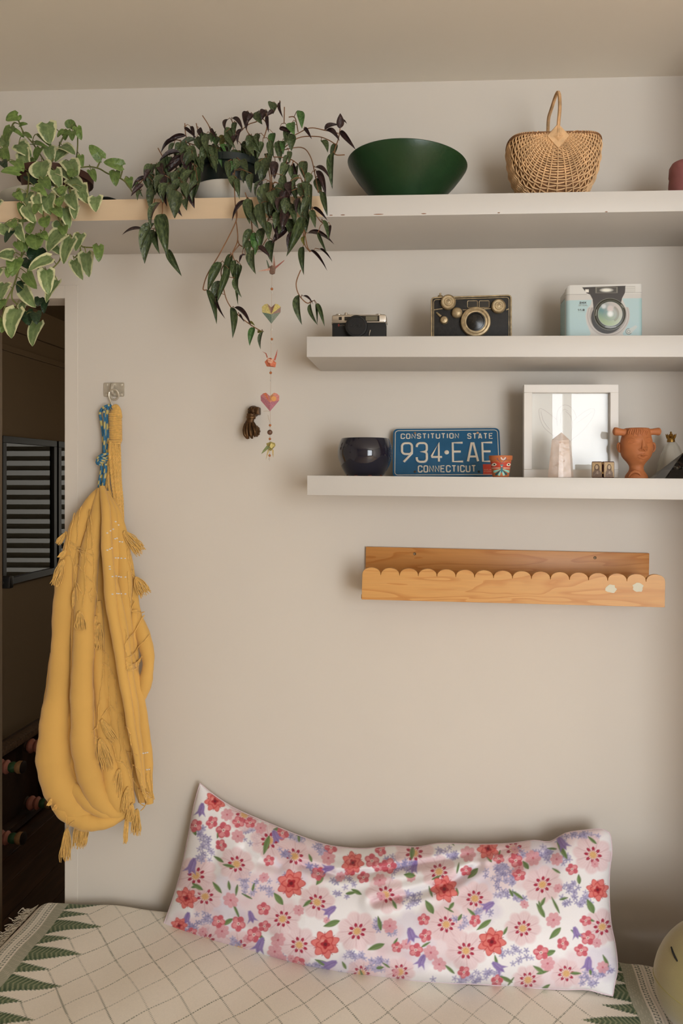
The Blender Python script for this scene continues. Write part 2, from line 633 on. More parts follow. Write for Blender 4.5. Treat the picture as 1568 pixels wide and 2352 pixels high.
# hall behind the doorway
HX, HY1, HZ = -2.0, 3.2, 2.44
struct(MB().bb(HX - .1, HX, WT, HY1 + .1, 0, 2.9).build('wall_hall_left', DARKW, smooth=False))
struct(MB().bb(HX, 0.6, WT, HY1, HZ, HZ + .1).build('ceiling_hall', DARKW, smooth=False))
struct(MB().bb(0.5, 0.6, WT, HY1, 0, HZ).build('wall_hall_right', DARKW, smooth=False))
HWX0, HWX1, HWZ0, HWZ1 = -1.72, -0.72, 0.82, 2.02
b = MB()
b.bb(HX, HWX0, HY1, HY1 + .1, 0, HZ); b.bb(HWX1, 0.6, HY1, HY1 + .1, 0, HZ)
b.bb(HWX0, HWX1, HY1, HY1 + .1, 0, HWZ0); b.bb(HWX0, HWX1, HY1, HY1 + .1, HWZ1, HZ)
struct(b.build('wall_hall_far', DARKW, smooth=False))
w = struct(MB().bb(HWX0, HWX1, HY1 - .03, HY1 + .02, HWZ0 - .03, HWZ0).build('window_2', TRIM, smooth=False))
b = MB()
b.bb(HWX0, HWX0 + .04, HY1 + .02, HY1 + .07, HWZ0, HWZ1); b.bb(HWX1 - .04, HWX1, HY1 + .02, HY1 + .07, HWZ0, HWZ1)
b.bb(HWX0, HWX1, HY1 + .02, HY1 + .07, HWZ1 - .04, HWZ1); b.bb(HWX0, HWX1, HY1 + .02, HY1 + .07, HWZ0, HWZ0 + .04)
b.build('window_frame', TRIM, w, smooth=False)
struct(MB().prism([(HX, HZ - .13), (HX + .018, HZ - .13), (HX + .025, HZ - .10), (HX + .05, HZ - .03), (HX + .06, HZ), (HX, HZ)], WT, HY1).build('trim_3', DARKW, smooth=False))
struct(MB().bb(HX, HX + .014, WT, HY1, HZ - .235, HZ - .205).build('trim_4', DARKW, smooth=False, bevel=.003))
struct(MB().bb(HX, HX + .016, WT, HY1, 0, .11).build('baseboard_hall', mat('hall_skirting', (70, 55, 42), .6), smooth=False, bevel=.002))
# door jamb at the far side of the doorway
jx = P(5, 1100, WT + .06).x
struct(MB().bb(jx - .05, jx, WT + .002, WT + .06, 0, DOOR_Z).build('trim_5', mat('jamb_paint', (120, 100, 78), .6), smooth=False))
# baseboard of the main room along the rear wall pieces stays out of view

# ------------------------------------------------------------------ shelves
SHELF = mat('shelf_white', (212, 206, 198), 0.45, var=0.008, vscale=4)
def ucol(x, y):
    rx, ry = x - CAM.x, y - CAM.y
    return PX + F * (rx * cos(PSI) + ry * sin(PSI)) / (-rx * sin(PSI) + ry * cos(PSI))
def px_shelf(name, label, c, y0, pts):
    """pts: front face top-left, top-right, bottom-right, bottom-left in pixels at depth y0"""
    ue = ucol(PIER_X - .0005, y0)
    (a0, b0), (a1, b1), (a2, b2), (a3, b3) = pts
    pts = [(a0, b0), (ue, b0 + (b1 - b0) * (ue - a0) / (a1 - a0)), (ue, b3 + (b2 - b3) * (ue - a3) / (a2 - a3)), (a3, b3)]
    f = [P(u, v, y0) for u, v in pts]
    bk = [Vector((p.x, -0.0005, p.z)) for p in f]
    m = MB().add([f[3], f[2], bk[2], bk[3], f[0], f[1], bk[1], bk[0]], [(3, 2, 1, 0), (4, 5, 6, 7), (0, 1, 5, 4), (1, 2, 6, 5), (2, 3, 7, 6), (3, 0, 4, 7)])
    o = m.build(name, SHELF, bevel=0.0012, bseg=2)
    return tag(o, label, c)
S1Y, S2Y, S3Y = -0.29, -0.26, -0.26
top_shelf = px_shelf('wall_shelf', 'long white shelf near the ceiling carrying two plants, a bowl and a basket', 'shelf', S1Y,
         [(-250, 467.8), (1660, 434.8), (1660, 483.5), (-250, 514.6)])
px_shelf('wall_shelf', 'white floating shelf that holds the three cameras', 'shelf', S2Y,
         [(704, 773), (1670, 769.5), (1670, 820), (704, 820)])
px_shelf('wall_shelf', 'white floating shelf that holds the number plate and the white frame', 'shelf', S3Y,
         [(705, 1092), (1670, 1100), (1670, 1149.5), (705, 1137)])
def shelf_top(k, u):
    """pixel row of a shelf's front top edge at column u"""
    a = {1: (-60, 464.5, 1660, 434.8), 2: (704, 773, 1670, 769.5), 3: (705, 1092, 1670, 1100)}[k]
    return a[1] + (a[3] - a[1]) * (u - a[0]) / (a[2] - a[0])
def shelf_z(k, x):
    """height of a shelf's top at world x"""
    a = {1: (-60, 464.5, 1660, 434.8), 2: (704, 773, 1670, 769.5), 3: (705, 1092, 1670, 1100)}[k]
    y0 = {1: S1Y, 2: S2Y, 3: S3Y}[k]
    p, q = P(a[0], a[1], y0), P(a[2], a[3], y0)
    return p.z + (q.z - p.z) * (x - p.x) / (q.x - p.x)
# the older half of the top shelf keeps a bare cream edge band; chips show along its lower edge
CREAM = mat('cream_edge', (228, 200, 164), .5, var=.03, vscale=6, stretch=(1, 1, 6))
def band():
    q = [(-250, 467.2), (742, 450.0), (742, 497.8), (-250, 514.9)]
    f = [P(u, v, S1Y - .0012) for u, v in q]; k = [P(u, v, S1Y) for u, v in q]
    MB().add(f + k, [(0, 3, 2, 1), (4, 5, 6, 7), (0, 1, 5, 4), (1, 2, 6, 5), (2, 3, 7, 6), (3, 0, 4, 7)]).build('edge_band', CREAM, top_shelf, smooth=False)
    CH = mat('paint_chip', (150, 104, 74), .8)
    for (u, w, v) in ((787, 10, 494.5), (869, 23, 493.0), (973, 12, 491.6), (1145, 6, 489.6), (1392, 6, 487.2), (760, 8, 495.2)):
        c = P(u, v, S1Y)
        MB().ell((c.x, S1Y - .0004, c.z + .0008), (w * .5 * .0011, .0008, .0011), 10, 6).build('paint_chip', CH, top_shelf)
band()
# paint has chipped along the lower edge of the top shelf, and a seam shows where it meets the wall

# ------------------------------------------------------------------ top shelf: bowl, basket, pink stone
def green_bowl():
    x = P(931, 400, -.150).x
    z0 = shelf_z(1, x)
    t = thing('serving_bowl', 'wide glossy dark green bowl on the top shelf beside the basket', 'bowl', (x, -.150, z0))
    prof = [(.0, .004), (.055, .004), (.058, 0), (.064, .0), (.068, .006), (.080, .024), (.104, .055), (.130, .085), (.149, .112), (.156, .124), (.1575, .1285),
            (.156, .1305), (.1535, .1285), (.150, .120), (.124, .085), (.09, .045), (.06, .018), (.0, .012)]
    GB = mat('green_glaze', (32, 62, 33), 0.36, var=0.10, vscale=30, bump=0.15, bscale=120, spec=0.5)
    b = MB(); b.M = Matrix.Rotation(math.radians(2.2), 4, 'Y') @ Matrix.Rotation(math.radians(-1.0), 4, 'X')
    b.lathe(prof[:], 72)
    o = b.build('bowl_body', GB, t, world=False)
    b = MB(); b.lathe([(.045, .0), (.060, .0), (.062, .004), (.045, .004)], 48)
    b.build('foot_ring', mat('green_foot', (30, 40, 30), .6), t, world=False)
green_bowl()

WICK = mat('wicker', (220, 178, 130), 0.6, var=0.22, vscale=45, bump=0.3, bscale=200, objvar=0.08)
WICKD = mat('wicker_dark', (134, 92, 56), 0.7, var=0.25, vscale=60)
def basket():
    yc, Yh, X = -.170, .078, .117
    pf = P(1281, 303, yc - Yh)
    xc, zr = pf.x, pf.z
    z0 = shelf_z(1, xc)
    Zh = zr - z0 - .003
    t = thing('wicker_basket', 'woven wicker basket with a tall thin handle on the top shelf', 'basket', (xc, yc, z0))
    A1 = math.asin(.96 ** (1 / .32))
    def S(phi, tt, off=0.0):
        if tt < .36:
            a = math.asin(max(1e-9, (tt / .36 * .96)) ** (1 / .32))
        elif tt > .64:
            a = PI - math.asin(max(1e-9, ((1 - tt) / .36 * .96)) ** (1 / .32))
        else:
            a = A1 + (PI - 2 * A1) * (tt - .36) / .28
        g = abs(sin(a)) ** .32
        gz = abs(sin(a)) ** .50
        sp = math.copysign(abs(sin(phi)) ** .80, sin(phi))
        cp = abs(cos(phi)) ** .92
        w = 1 - .10 * (1 - abs(sin(phi))) ** 2
        p = Vector((X * sp * g * w, -Yh * math.copysign(abs(cos(a)) ** .85, cos(a)), Zh - Zh * cp * gz))
        c = Vector((0, 0, Zh * .65))
        d = (p - c).normalized()
        return p + d * off
    # inner body that closes the gaps
    b = MB()
    b.grid(lambda i, j: S(-PI / 2 + PI * i, .005 + .99 * j, -.0026), 41, 61)
    b.build('basket_lining', WICKD, t, world=False)
    nr = 19
    phis = [-PI / 2 + PI * (k + .5) / nr for k in range(nr)]
    for k, ph in enumerate(phis):
        b = MB(); b.tube([S(ph, .03 + .94 * i / 40, .0004) for i in range(41)], .0021, 6)
        b.build('rib', WICK, t, world=False)
    b = MB()
    nw = 86
    for q in range(nw):
        tt = .03 + .94 * (q + .5) / nw
        jit = random.Random(q).uniform(-.0006, .0006)
        path = []
        for k in range(nr * 2 + 1):
            ph = -PI / 2 + PI * k / (nr * 2)
            over_ = 1 if ((k // 2 + q) % 2 == 0) else -1
            off = .0034 * over_ if k % 2 == 1 else .0
            path.append(S(ph, tt, .0006 + off + jit))
        b.tube(path, .0020, 5)
    o = b.build('weave', WICK, t, world=False)
    o['kind'] = 'stuff'
    # bound rim
    rim = []
    for k in range(96):
        a = 2 * PI * k / 96
        s_, c_ = sin(a), cos(a)
        g = abs(s_) ** .32
        rim.append(Vector((X * math.copysign(g, s_), -Yh * math.copysign(abs(c_) ** .85, c_), Zh + .001)))
    rim.append(rim[0])
    b = MB(); b.tube(rim, .0042, 7); b.build('rim', WICKD, t, world=False)
    b = MB()
    for k in range(0, 96, 1):
        p, q = rim[k], rim[k + 1]
        b.tube([p + (q - p) * f + Vector((0, 0, 0)) + .0050 * Vector((0, sin(2 * PI * f) * .7, cos(2 * PI * f))) for f in (0, .2, .4, .6, .8, 1)], .0013, 4)
    b.build('rim_binding', WICK, t, world=False)
    # handle: one wrapped hoop from the front diamond over to the back one
    hp = [(1281, 318, yc - Yh - .004), (1282, 285, yc - Yh - .002), (1285, 250, yc - .072), (1284.5, 222, yc - .066), (1281.5, 212.5, yc - .05), (1276, 220, yc - .03),
          (1266, 250, yc + .015), (1259.5, 272, yc + .045), (1258, 300, yc + .070), (1258, 318, yc + .078)]
    pts = [P(*map(float, q)) for q in catmull(hp, 6)]
    b = MB(); b.tube(pts, .0036, 8, up=(1, 0, 0)); b.build('handle', WICK, t)
    b = MB()
    for k in range(len(pts) - 1):
        p, q = pts[k], pts[k + 1]
        for f in (0.0, .33, .66):
            c = p + (q - p) * f
            d = (q - p).normalized()
            n1 = Vector((1, 0, 0)); n2 = d.cross(n1).normalized()
            b.tube([c + (n1 * cos(a) + n2 * sin(a)) * .0041 + d * (.003 * a / 6.28) for a in [2 * PI * i / 6 for i in range(7)]], .0008, 4, caps=False)
    b.build('handle_wrapping', WICK, t)
    # diamond shaped binding, front and back
    for sgn, yy in ((-1, -Yh - .006), (1, Yh + .006)):
        b = MB()
        for k in range(9):
            r = .006 + .0028 * k
            yv = yy + sgn * (-.0006 * k)
            c = Vector((0, yv, Zh - .009))
            cor = [c + Vector((0, 0, r * 1.07)), c + Vector((r, 0, 0)), c + Vector((0, 0, -r * 1.07)), c + Vector((-r, 0, 0))]
            b.tube(cor + [cor[0]], .0015, 5)
        b.prism([(0, Zh - .009 + .030), (.027, Zh - .009), (0, Zh - .009 - .030), (-.027, Zh - .009)], yy + .0005, yy + .0025)
        b.build('diamond_binding', WICK, t, world=False)
basket()

def pink_jar():
    x = P(1580, 400, -.2).x
    z0 = shelf_z(1, x)
    b = MB()
    prof = [(0, 0), (.042, 0), (.047, .004), (.0485, .02), (.0475, .05), (.046, .062), (.0475, .066), (.046, .088), (.040, .098), (.030, .099), (.024, .094), (0, .09)]
    b.lathe(prof, 40, c=(x, -.2, z0))
    o = b.build('small_jar', mat('pink_clay', (150, 92, 88), .7, var=.06, vscale=20, bump=.3, bscale=60))
    tag(o, 'small dusty pink lidded jar cut by the edge of the picture on the top shelf', 'jar')
pink_jar()

# ------------------------------------------------------------------ plants
def leaf_mesh(name, outline, cup=.12, droop=.15, side=.0, mats=None, nu=7, nv=11, twist=0.0, heart=0.0):
    """unit leaf: base at origin, tip along +y, width 1 at its widest; col.r = closeness to the margin, col.g = along the leaf"""
    vs, cs, fs = [], [], []
    for j in range(nv):
        t = j / (nv - 1)
        w = outline(t) * .5
        cx = side * (t * t)
        z = -droop * t * t * t + .05 * sin(PI * t)
        for i in range(nu):
            s = -1 + 2 * i / (nu - 1)
            back = heart * (abs(s) ** 1.5) * max(0, 1 - t * 4) * .16
            vs.append((cx + s * w, t - back, z + cup * (abs(s) ** 1.4) * w * 1.6 + twist * s * w * t))
            m = abs(s)
            if j == nv - 1 or j == 0:
                m = max(m, .6)
            cs.append((m, t, 0))
    for j in range(nv - 1):
        for i in range(nu - 1):
            fs.append((j * nu + i, j * nu + i + 1, (j + 1) * nu + i + 1, (j + 1) * nu + i))
    me = bpy.data.meshes.new(name)
    me.from_pydata(vs, [], fs)
    ca = me.color_attributes.new('Col', 'FLOAT_COLOR', 'POINT')
    arr = np.ones((len(vs), 4), np.float32); arr[:, :3] = np.array(cs)
    ca.data.foreach_set('color', arr.ravel())
    me.shade_smooth()
    me.materials.append(mats)
    return me

def leaf_mat(name, mid, dark, margin=None, mstart=.62, mstr=1.0, rough=.42, under=None, nscale=6.0, trans=.12, vein=None):
    m = bpy.data.materials.new(name); m.use_nodes = True
    nt = m.node_tree; N, L = nt.nodes, nt.links
    b = N['Principled BSDF']; b.inputs['Roughness'].default_value = rough
    tc = N.new('ShaderNodeTexCoord'); oi = N.new('ShaderNodeObjectInfo')
    ad = N.new('ShaderNodeVectorMath'); ad.operation = 'ADD'
    L.new(tc.outputs['Object'], ad.inputs[0]); L.new(oi.outputs['Random'], ad.inputs[1])
    nz = N.new('ShaderNodeTexNoise'); nz.inputs['Scale'].default_value = nscale; nz.inputs['Detail'].default_value = 3
    sc = N.new('ShaderNodeVectorMath'); sc.operation = 'MULTIPLY'; sc.inputs[1].default_value = (1, 1, 1)
    L.new(oi.outputs['Random'], sc.inputs[0])
    L.new(ad.outputs[0], nz.inputs['Vector'])
    mx = N.new('ShaderNodeMix'); mx.data_type = 'RGBA'
    mr = N.new('ShaderNodeMapRange'); mr.inputs['From Min'].default_value = .38; mr.inputs['From Max'].default_value = .62
    L.new(nz.outputs['Fac'], mr.inputs['Value']); L.new(mr.outputs[0], mx.inputs[0])
    mx.inputs[6].default_value = rgba(*dark); mx.inputs[7].default_value = rgba(*mid)
    src = mx.outputs[2]
    at = N.new('ShaderNodeAttribute'); at.attribute_name = 'Col'
    sp = N.new('ShaderNodeSeparateColor'); L.new(at.outputs['Color'], sp.inputs[0])
    if vein:
        vm = N.new('ShaderNodeMapRange'); vm.inputs['From Min'].default_value = .0; vm.inputs['From Max'].default_value = .14
        vm.inputs['To Min'].default_value = .55; vm.inputs['To Max'].default_value = 0
        L.new(sp.outputs[0], vm.inputs['Value'])
        mv = N.new('ShaderNodeMix'); mv.data_type = 'RGBA'
        L.new(vm.outputs[0], mv.inputs[0]); L.new(src, mv.inputs[6]); mv.inputs[7].default_value = rgba(*vein)
        src = mv.outputs[2]
    if margin:
        n2 = N.new('ShaderNodeTexNoise'); n2.inputs['Scale'].default_value = 3.2; n2.inputs['Detail'].default_value = 3
        L.new(ad.outputs[0], n2.inputs['Vector'])
        ma = N.new('ShaderNodeMath'); ma.operation = 'MULTIPLY_ADD'; ma.inputs[1].default_value = .7; 
        L.new(n2.outputs['Fac'], ma.inputs[0]); L.new(sp.outputs[0], ma.inputs[2])
        m3 = N.new('ShaderNodeMapRange'); m3.inputs['From Min'].default_value = mstart + .35; m3.inputs['From Max'].default_value = mstart + .47
        m3.inputs['To Max'].default_value = mstr
        L.new(ma.outputs[0], m3.inputs['Value'])
        m2 = N.new('ShaderNodeMix'); m2.data_type = 'RGBA'
        L.new(m3.outputs[0], m2.inputs[0]); L.new(src, m2.inputs[6]); m2.inputs[7].default_value = rgba(*margin)
        src = m2.outputs[2]
    hs = N.new('ShaderNodeHueSaturation')
    mv = N.new('ShaderNodeMapRange'); mv.inputs['To Min'].default_value = .78; mv.inputs['To Max'].default_value = 1.2
    L.new(oi.outputs['Random'], mv.inputs['Value']); L.new(mv.outputs[0], hs.inputs['Value']); L.new(src, hs.inputs['Color'])
    src = hs.outputs[0]
    if under:
        ge = N.new('ShaderNodeNewGeometry')
        mu = N.new('ShaderNodeMix'); mu.data_type = 'RGBA'
        L.new(ge.outputs['Backfacing'], mu.inputs[0]); L.new(src, mu.inputs[6]); mu.inputs[7].default_value = rgba(*under)
        src = mu.outputs[2]
    L.new(src, b.inputs['Base Color'])
    bp = N.new('ShaderNodeBump'); bp.inputs['Strength'].default_value = .25; bp.inputs['Distance'].default_value = .02
    L.new(nz.outputs['Fac'], bp.inputs['Height']); L.new(bp.outputs[0], b.inputs['Normal'])
    return m

def heart_out(t):
    return max(.02, min(1.0, (t * 9 + .45)) * (max(0.0, 1 - t) ** .62) * (1.0 + .55 * t) * .93)

def round_out(t):
    return max(.02, 1.0 * (1 - (2 * max(t, .02) ** .85 - 1) ** 2) ** .5 * (1 - .15 * t)) if t < .97 else .06

def lance_out(t):
    return max(.02, (sin(PI * min(1, t ** .78)) ** .80) * (1 - .25 * t))

def narrow_out(t):
    return max(.03, (sin(PI * min(1, t ** .62)) ** .9))

VARI = leaf_mat('variegated_leaf', (128, 146, 94), (104, 124, 74), (214, 212, 164), .66, rough=.40, nscale=4, vein=(140, 158, 100))
PLAIN = leaf_mat('young_leaf', (116, 140, 70), (92, 116, 54), (160, 176, 100), .92, .6, nscale=4, vein=(130, 152, 84))
DEEP = leaf_mat('dark_leaf', (40, 64, 36), (28, 48, 28), nscale=4, vein=(56, 78, 46))  # dark green leaves without the pale margin
LIPS = leaf_mat('lipstick_leaf', (92, 104, 64), (50, 63, 38), under=(62, 38, 36), nscale=9, rough=.32, vein=(70, 86, 52))
LIPB = leaf_mat('bright_lipstick_leaf', (92, 126, 66), (58, 92, 46), under=(70, 60, 44), nscale=9, rough=.32)
MARO = leaf_mat('maroon_leaf', (64, 40, 38), (38, 26, 24), nscale=7, rough=.38)
YELL = leaf_mat('yellowing_leaf', (132, 120, 50), (96, 100, 44), nscale=6)
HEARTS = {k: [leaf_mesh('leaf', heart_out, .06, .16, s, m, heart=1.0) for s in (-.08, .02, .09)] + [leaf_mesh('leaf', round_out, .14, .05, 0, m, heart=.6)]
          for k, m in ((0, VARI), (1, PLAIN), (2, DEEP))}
LANCES = {k: [leaf_mesh('leaf', lance_out, .22, .16, s, m, nu=5, nv=13) for s in (-.30, .04, .30)] for k, m in (('g', LIPS), ('b', LIPB), ('m', MARO), ('y', YELL))}

def place_leaf(parent, me, base, tip, width, roll, tilt, rng):
    """a leaf object from base to tip; roll turns it about its own axis, tilt leans the tip towards the camera"""
    d = tip - base
    ln = d.length
    yv = d.normalized()
    yv = (yv + Vector((0, -1, 0)) * tilt).normalized()
    front = Vector((0, -1, 0)) + Vector((0, 0, .35))
    zv = front - yv * front.dot(yv)
    if zv.length < 1e-3:
        zv = Vector((1, 0, 0))
    zv.normalize()
    zv = Matrix.Rotation(roll, 3, yv) @ zv
    xv = yv.cross(zv)
    ln2 = ln * math.sqrt(1 + tilt * tilt)
    M = Matrix(((xv.x * width, yv.x * ln2, zv.x * ln2, 0), (xv.y * width, yv.y * ln2, zv.y * ln2, 0), (xv.z * width, yv.z * ln2, zv.z * ln2, 0), (0, 0, 0, 1)))
    o = bpy.data.objects.new('leaf', me)
    COL.objects.link(o)
    o.parent = parent
    o.matrix_basis = Matrix.Translation(base - wloc(parent)) @ M
    return o

def pot_and_dish(t, uc, yc, r1, r0, h, zlift, pot_mat, dish_r, dish_h, dish_mat, rimw=.010):
    x = P(uc, 420, yc).x
    z0 = shelf_z(1, x)
    b = MB()
    b.lathe([(0, zlift), (r0, zlift), (r0 + .003, zlift + .004), (r1 - .008, zlift + h * .78), (r1, zlift + h * .79), (r1 + .001, zlift + h), (r1 - rimw, zlift + h), (r1 - rimw - .006, zlift + h * .7), (r0 * .8, zlift + h * .5), (0, zlift + h * .5)], 40, c=(x, yc, z0))
    b.build('pot', pot_mat, t)
    b = MB()
    b.lathe([(0, 0), (dish_r * .55, 0), (dish_r * .62, .004), (dish_r * .9, dish_h * .55), (dish_r, dish_h), (dish_r * .985, dish_h + .002), (dish_r * .86, dish_h * .62), (dish_r * .55, .010), (0, .010)], 48, c=(x, yc, z0))
    b.build('saucer', dish_mat, t)
    b = MB()
    b.lathe([(0, zlift + h * .88), (r1 * .6, zlift + h * .89), (r1 - rimw - .002, zlift + h * .86), (r1 - rimw - .002, zlift + h * .80)], 24, c=(x, yc, z0))
    b.build('soil', mat('soil', (40, 28, 20), .95, var=.3, vscale=60, bump=.6, bscale=80), t)
    return x, z0

STEM_G = mat('green_stem', (120, 122, 66), .5, var=.15, vscale=20)
STEM_B = mat('brown_stem', (138, 98, 66), .6, var=.2, vscale=30)

# --- the variegated trailing plant (pixel lists are from the crop 0..420 x 220..820 at 3.733 px)
def c1(x, y):
    return x / 3.733, 220 + y / 3.733
def variegated():
    rng = random.Random(5)
    uc, yc = 128, -.160
    x = P(uc, 420, yc).x
    t = thing('trailing_plant', 'trailing houseplant with cream-edged heart-shaped leaves in a brown pot above the doorway', 'plant', (x, yc, shelf_z(1, x)))
    pot_and_dish(t, uc, yc, .094, .072, .084, .030, mat('brown_pot', (84, 52, 38), .7, var=.12, vscale=12, bump=.2), .136, .038, mat('grey_white_dish', (196, 190, 172), .35))
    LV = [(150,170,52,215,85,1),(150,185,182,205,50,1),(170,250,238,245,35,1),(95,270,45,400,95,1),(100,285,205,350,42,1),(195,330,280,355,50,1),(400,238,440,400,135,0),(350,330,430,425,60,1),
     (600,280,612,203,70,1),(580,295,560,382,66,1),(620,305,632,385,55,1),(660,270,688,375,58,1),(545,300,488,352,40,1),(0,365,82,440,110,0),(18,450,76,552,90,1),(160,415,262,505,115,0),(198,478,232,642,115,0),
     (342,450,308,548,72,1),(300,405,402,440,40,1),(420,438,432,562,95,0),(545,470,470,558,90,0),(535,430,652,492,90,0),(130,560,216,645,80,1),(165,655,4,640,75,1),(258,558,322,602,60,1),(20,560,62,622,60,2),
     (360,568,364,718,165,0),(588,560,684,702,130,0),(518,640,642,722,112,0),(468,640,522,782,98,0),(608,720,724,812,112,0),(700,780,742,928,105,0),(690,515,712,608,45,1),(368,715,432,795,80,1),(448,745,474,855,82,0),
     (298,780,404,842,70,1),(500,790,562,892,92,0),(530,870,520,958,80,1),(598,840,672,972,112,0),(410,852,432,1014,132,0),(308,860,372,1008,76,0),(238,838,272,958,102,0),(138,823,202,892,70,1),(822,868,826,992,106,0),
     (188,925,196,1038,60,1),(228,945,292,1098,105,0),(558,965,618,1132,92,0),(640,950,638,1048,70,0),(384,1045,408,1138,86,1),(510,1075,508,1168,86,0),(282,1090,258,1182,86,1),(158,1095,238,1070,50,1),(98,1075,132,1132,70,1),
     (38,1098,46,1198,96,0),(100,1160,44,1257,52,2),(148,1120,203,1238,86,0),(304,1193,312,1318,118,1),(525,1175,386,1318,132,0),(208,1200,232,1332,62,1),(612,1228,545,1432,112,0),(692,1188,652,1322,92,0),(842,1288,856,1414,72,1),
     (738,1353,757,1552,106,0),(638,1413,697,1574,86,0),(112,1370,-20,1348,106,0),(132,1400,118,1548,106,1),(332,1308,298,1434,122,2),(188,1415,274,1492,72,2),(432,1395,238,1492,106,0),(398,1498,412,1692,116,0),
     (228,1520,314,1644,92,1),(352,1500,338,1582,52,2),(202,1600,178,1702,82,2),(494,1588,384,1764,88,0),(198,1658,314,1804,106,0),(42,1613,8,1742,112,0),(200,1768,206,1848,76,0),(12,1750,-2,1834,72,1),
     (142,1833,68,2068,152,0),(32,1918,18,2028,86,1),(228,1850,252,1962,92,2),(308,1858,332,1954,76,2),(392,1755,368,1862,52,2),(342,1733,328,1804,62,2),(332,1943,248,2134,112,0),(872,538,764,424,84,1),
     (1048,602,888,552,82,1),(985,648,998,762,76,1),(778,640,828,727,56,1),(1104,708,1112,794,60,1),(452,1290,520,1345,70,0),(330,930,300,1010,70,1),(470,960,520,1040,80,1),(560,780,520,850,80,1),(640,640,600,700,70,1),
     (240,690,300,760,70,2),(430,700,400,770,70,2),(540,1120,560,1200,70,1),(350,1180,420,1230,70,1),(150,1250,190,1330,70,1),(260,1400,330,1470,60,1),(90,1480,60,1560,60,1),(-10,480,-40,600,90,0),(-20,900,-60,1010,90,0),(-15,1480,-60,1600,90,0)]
    VN = [[(300,560),(330,700),(400,900),(370,1000),(380,1150),(300,1300),(200,1350),(140,1550),(100,1720),(150,1800),(230,1960)],
          [(420,600),(480,800),(490,1000),(560,1170),(640,1220),(690,1320),(640,1390)],
          [(250,600),(240,800),(200,1000),(190,1250),(180,1400),(130,1600),(60,1750),(20,1900)],
          [(560,600),(600,800),(620,950),(570,1060)],[(640,600),(662,480),(665,330),(655,280)],[(660,620),(760,608),(850,625),(920,665),(1025,705),(1080,745),(1135,825)],
          [(380,560),(290,420),(200,310),(155,200)],[(450,560),(520,400),(545,350)],[(470,1240),(520,1380),(460,1470),(400,1500)],[(640,1225),(700,1290),(760,1300),(830,1300)],[(1030,705),(1048,640),(1045,600)],[(830,620),(860,560),(870,535)],[(60,620),(20,520),(-20,400)]]
    def dep(xx, yy, k=0.0):
        return (-.20 if yy < 560 else (-.27 if yy < 760 else -.325)) + k
    samples = []
    for vn in VN:
        pts = []
        for q in catmull(vn, 6):
            u, v = c1(q[0], q[1])
            yv = -.17 - .155 * min(1, max(0, (q[1] - 450) / 380))
            pts.append(P(u, v, yv)); samples.append((q[0], q[1], pts[-1]))
        MB().tube(pts, .0019, 6).build('stem', STEM_G, t)
    for (bx, by, tx, ty, w, k) in LV:
        y0 = dep(bx, by, rng.uniform(-.035, .02))
        if by > 830:
            y0 = rng.uniform(-.375, -.315)
        u0, v0 = c1(bx, by); u1, v1 = c1(tx, ty)
        p0 = P(u0, v0, y0); p1 = P(u1, v1, y0 - (.012 if by > 300 else 0))
        L_ = math.hypot(tx - bx, ty - by)
        rnd = (w > L_ * .88)
        me = HEARTS[k][3] if rnd else HEARTS[k][rng.randrange(3)]
        wm = w / 3.733 * MPP(u0, y0)
        place_leaf(t, me, p0, p1, wm * 1.38, rng.uniform(-.32, .32), rng.uniform(.0, .2), rng)
        s = min(samples, key=lambda q: (q[0] - bx) ** 2 + (q[1] - by) ** 2)
        if (s[0] - bx) ** 2 + (s[1] - by) ** 2 < 200 ** 2:
            mid = (p0 + s[2]) / 2 + Vector((0, -.008, .006))
            MB().tube([Vector(q) for q in catmull([s[2], mid, p0], 4)], .0011, 5).build('petiole', STEM_G, t)
variegated()

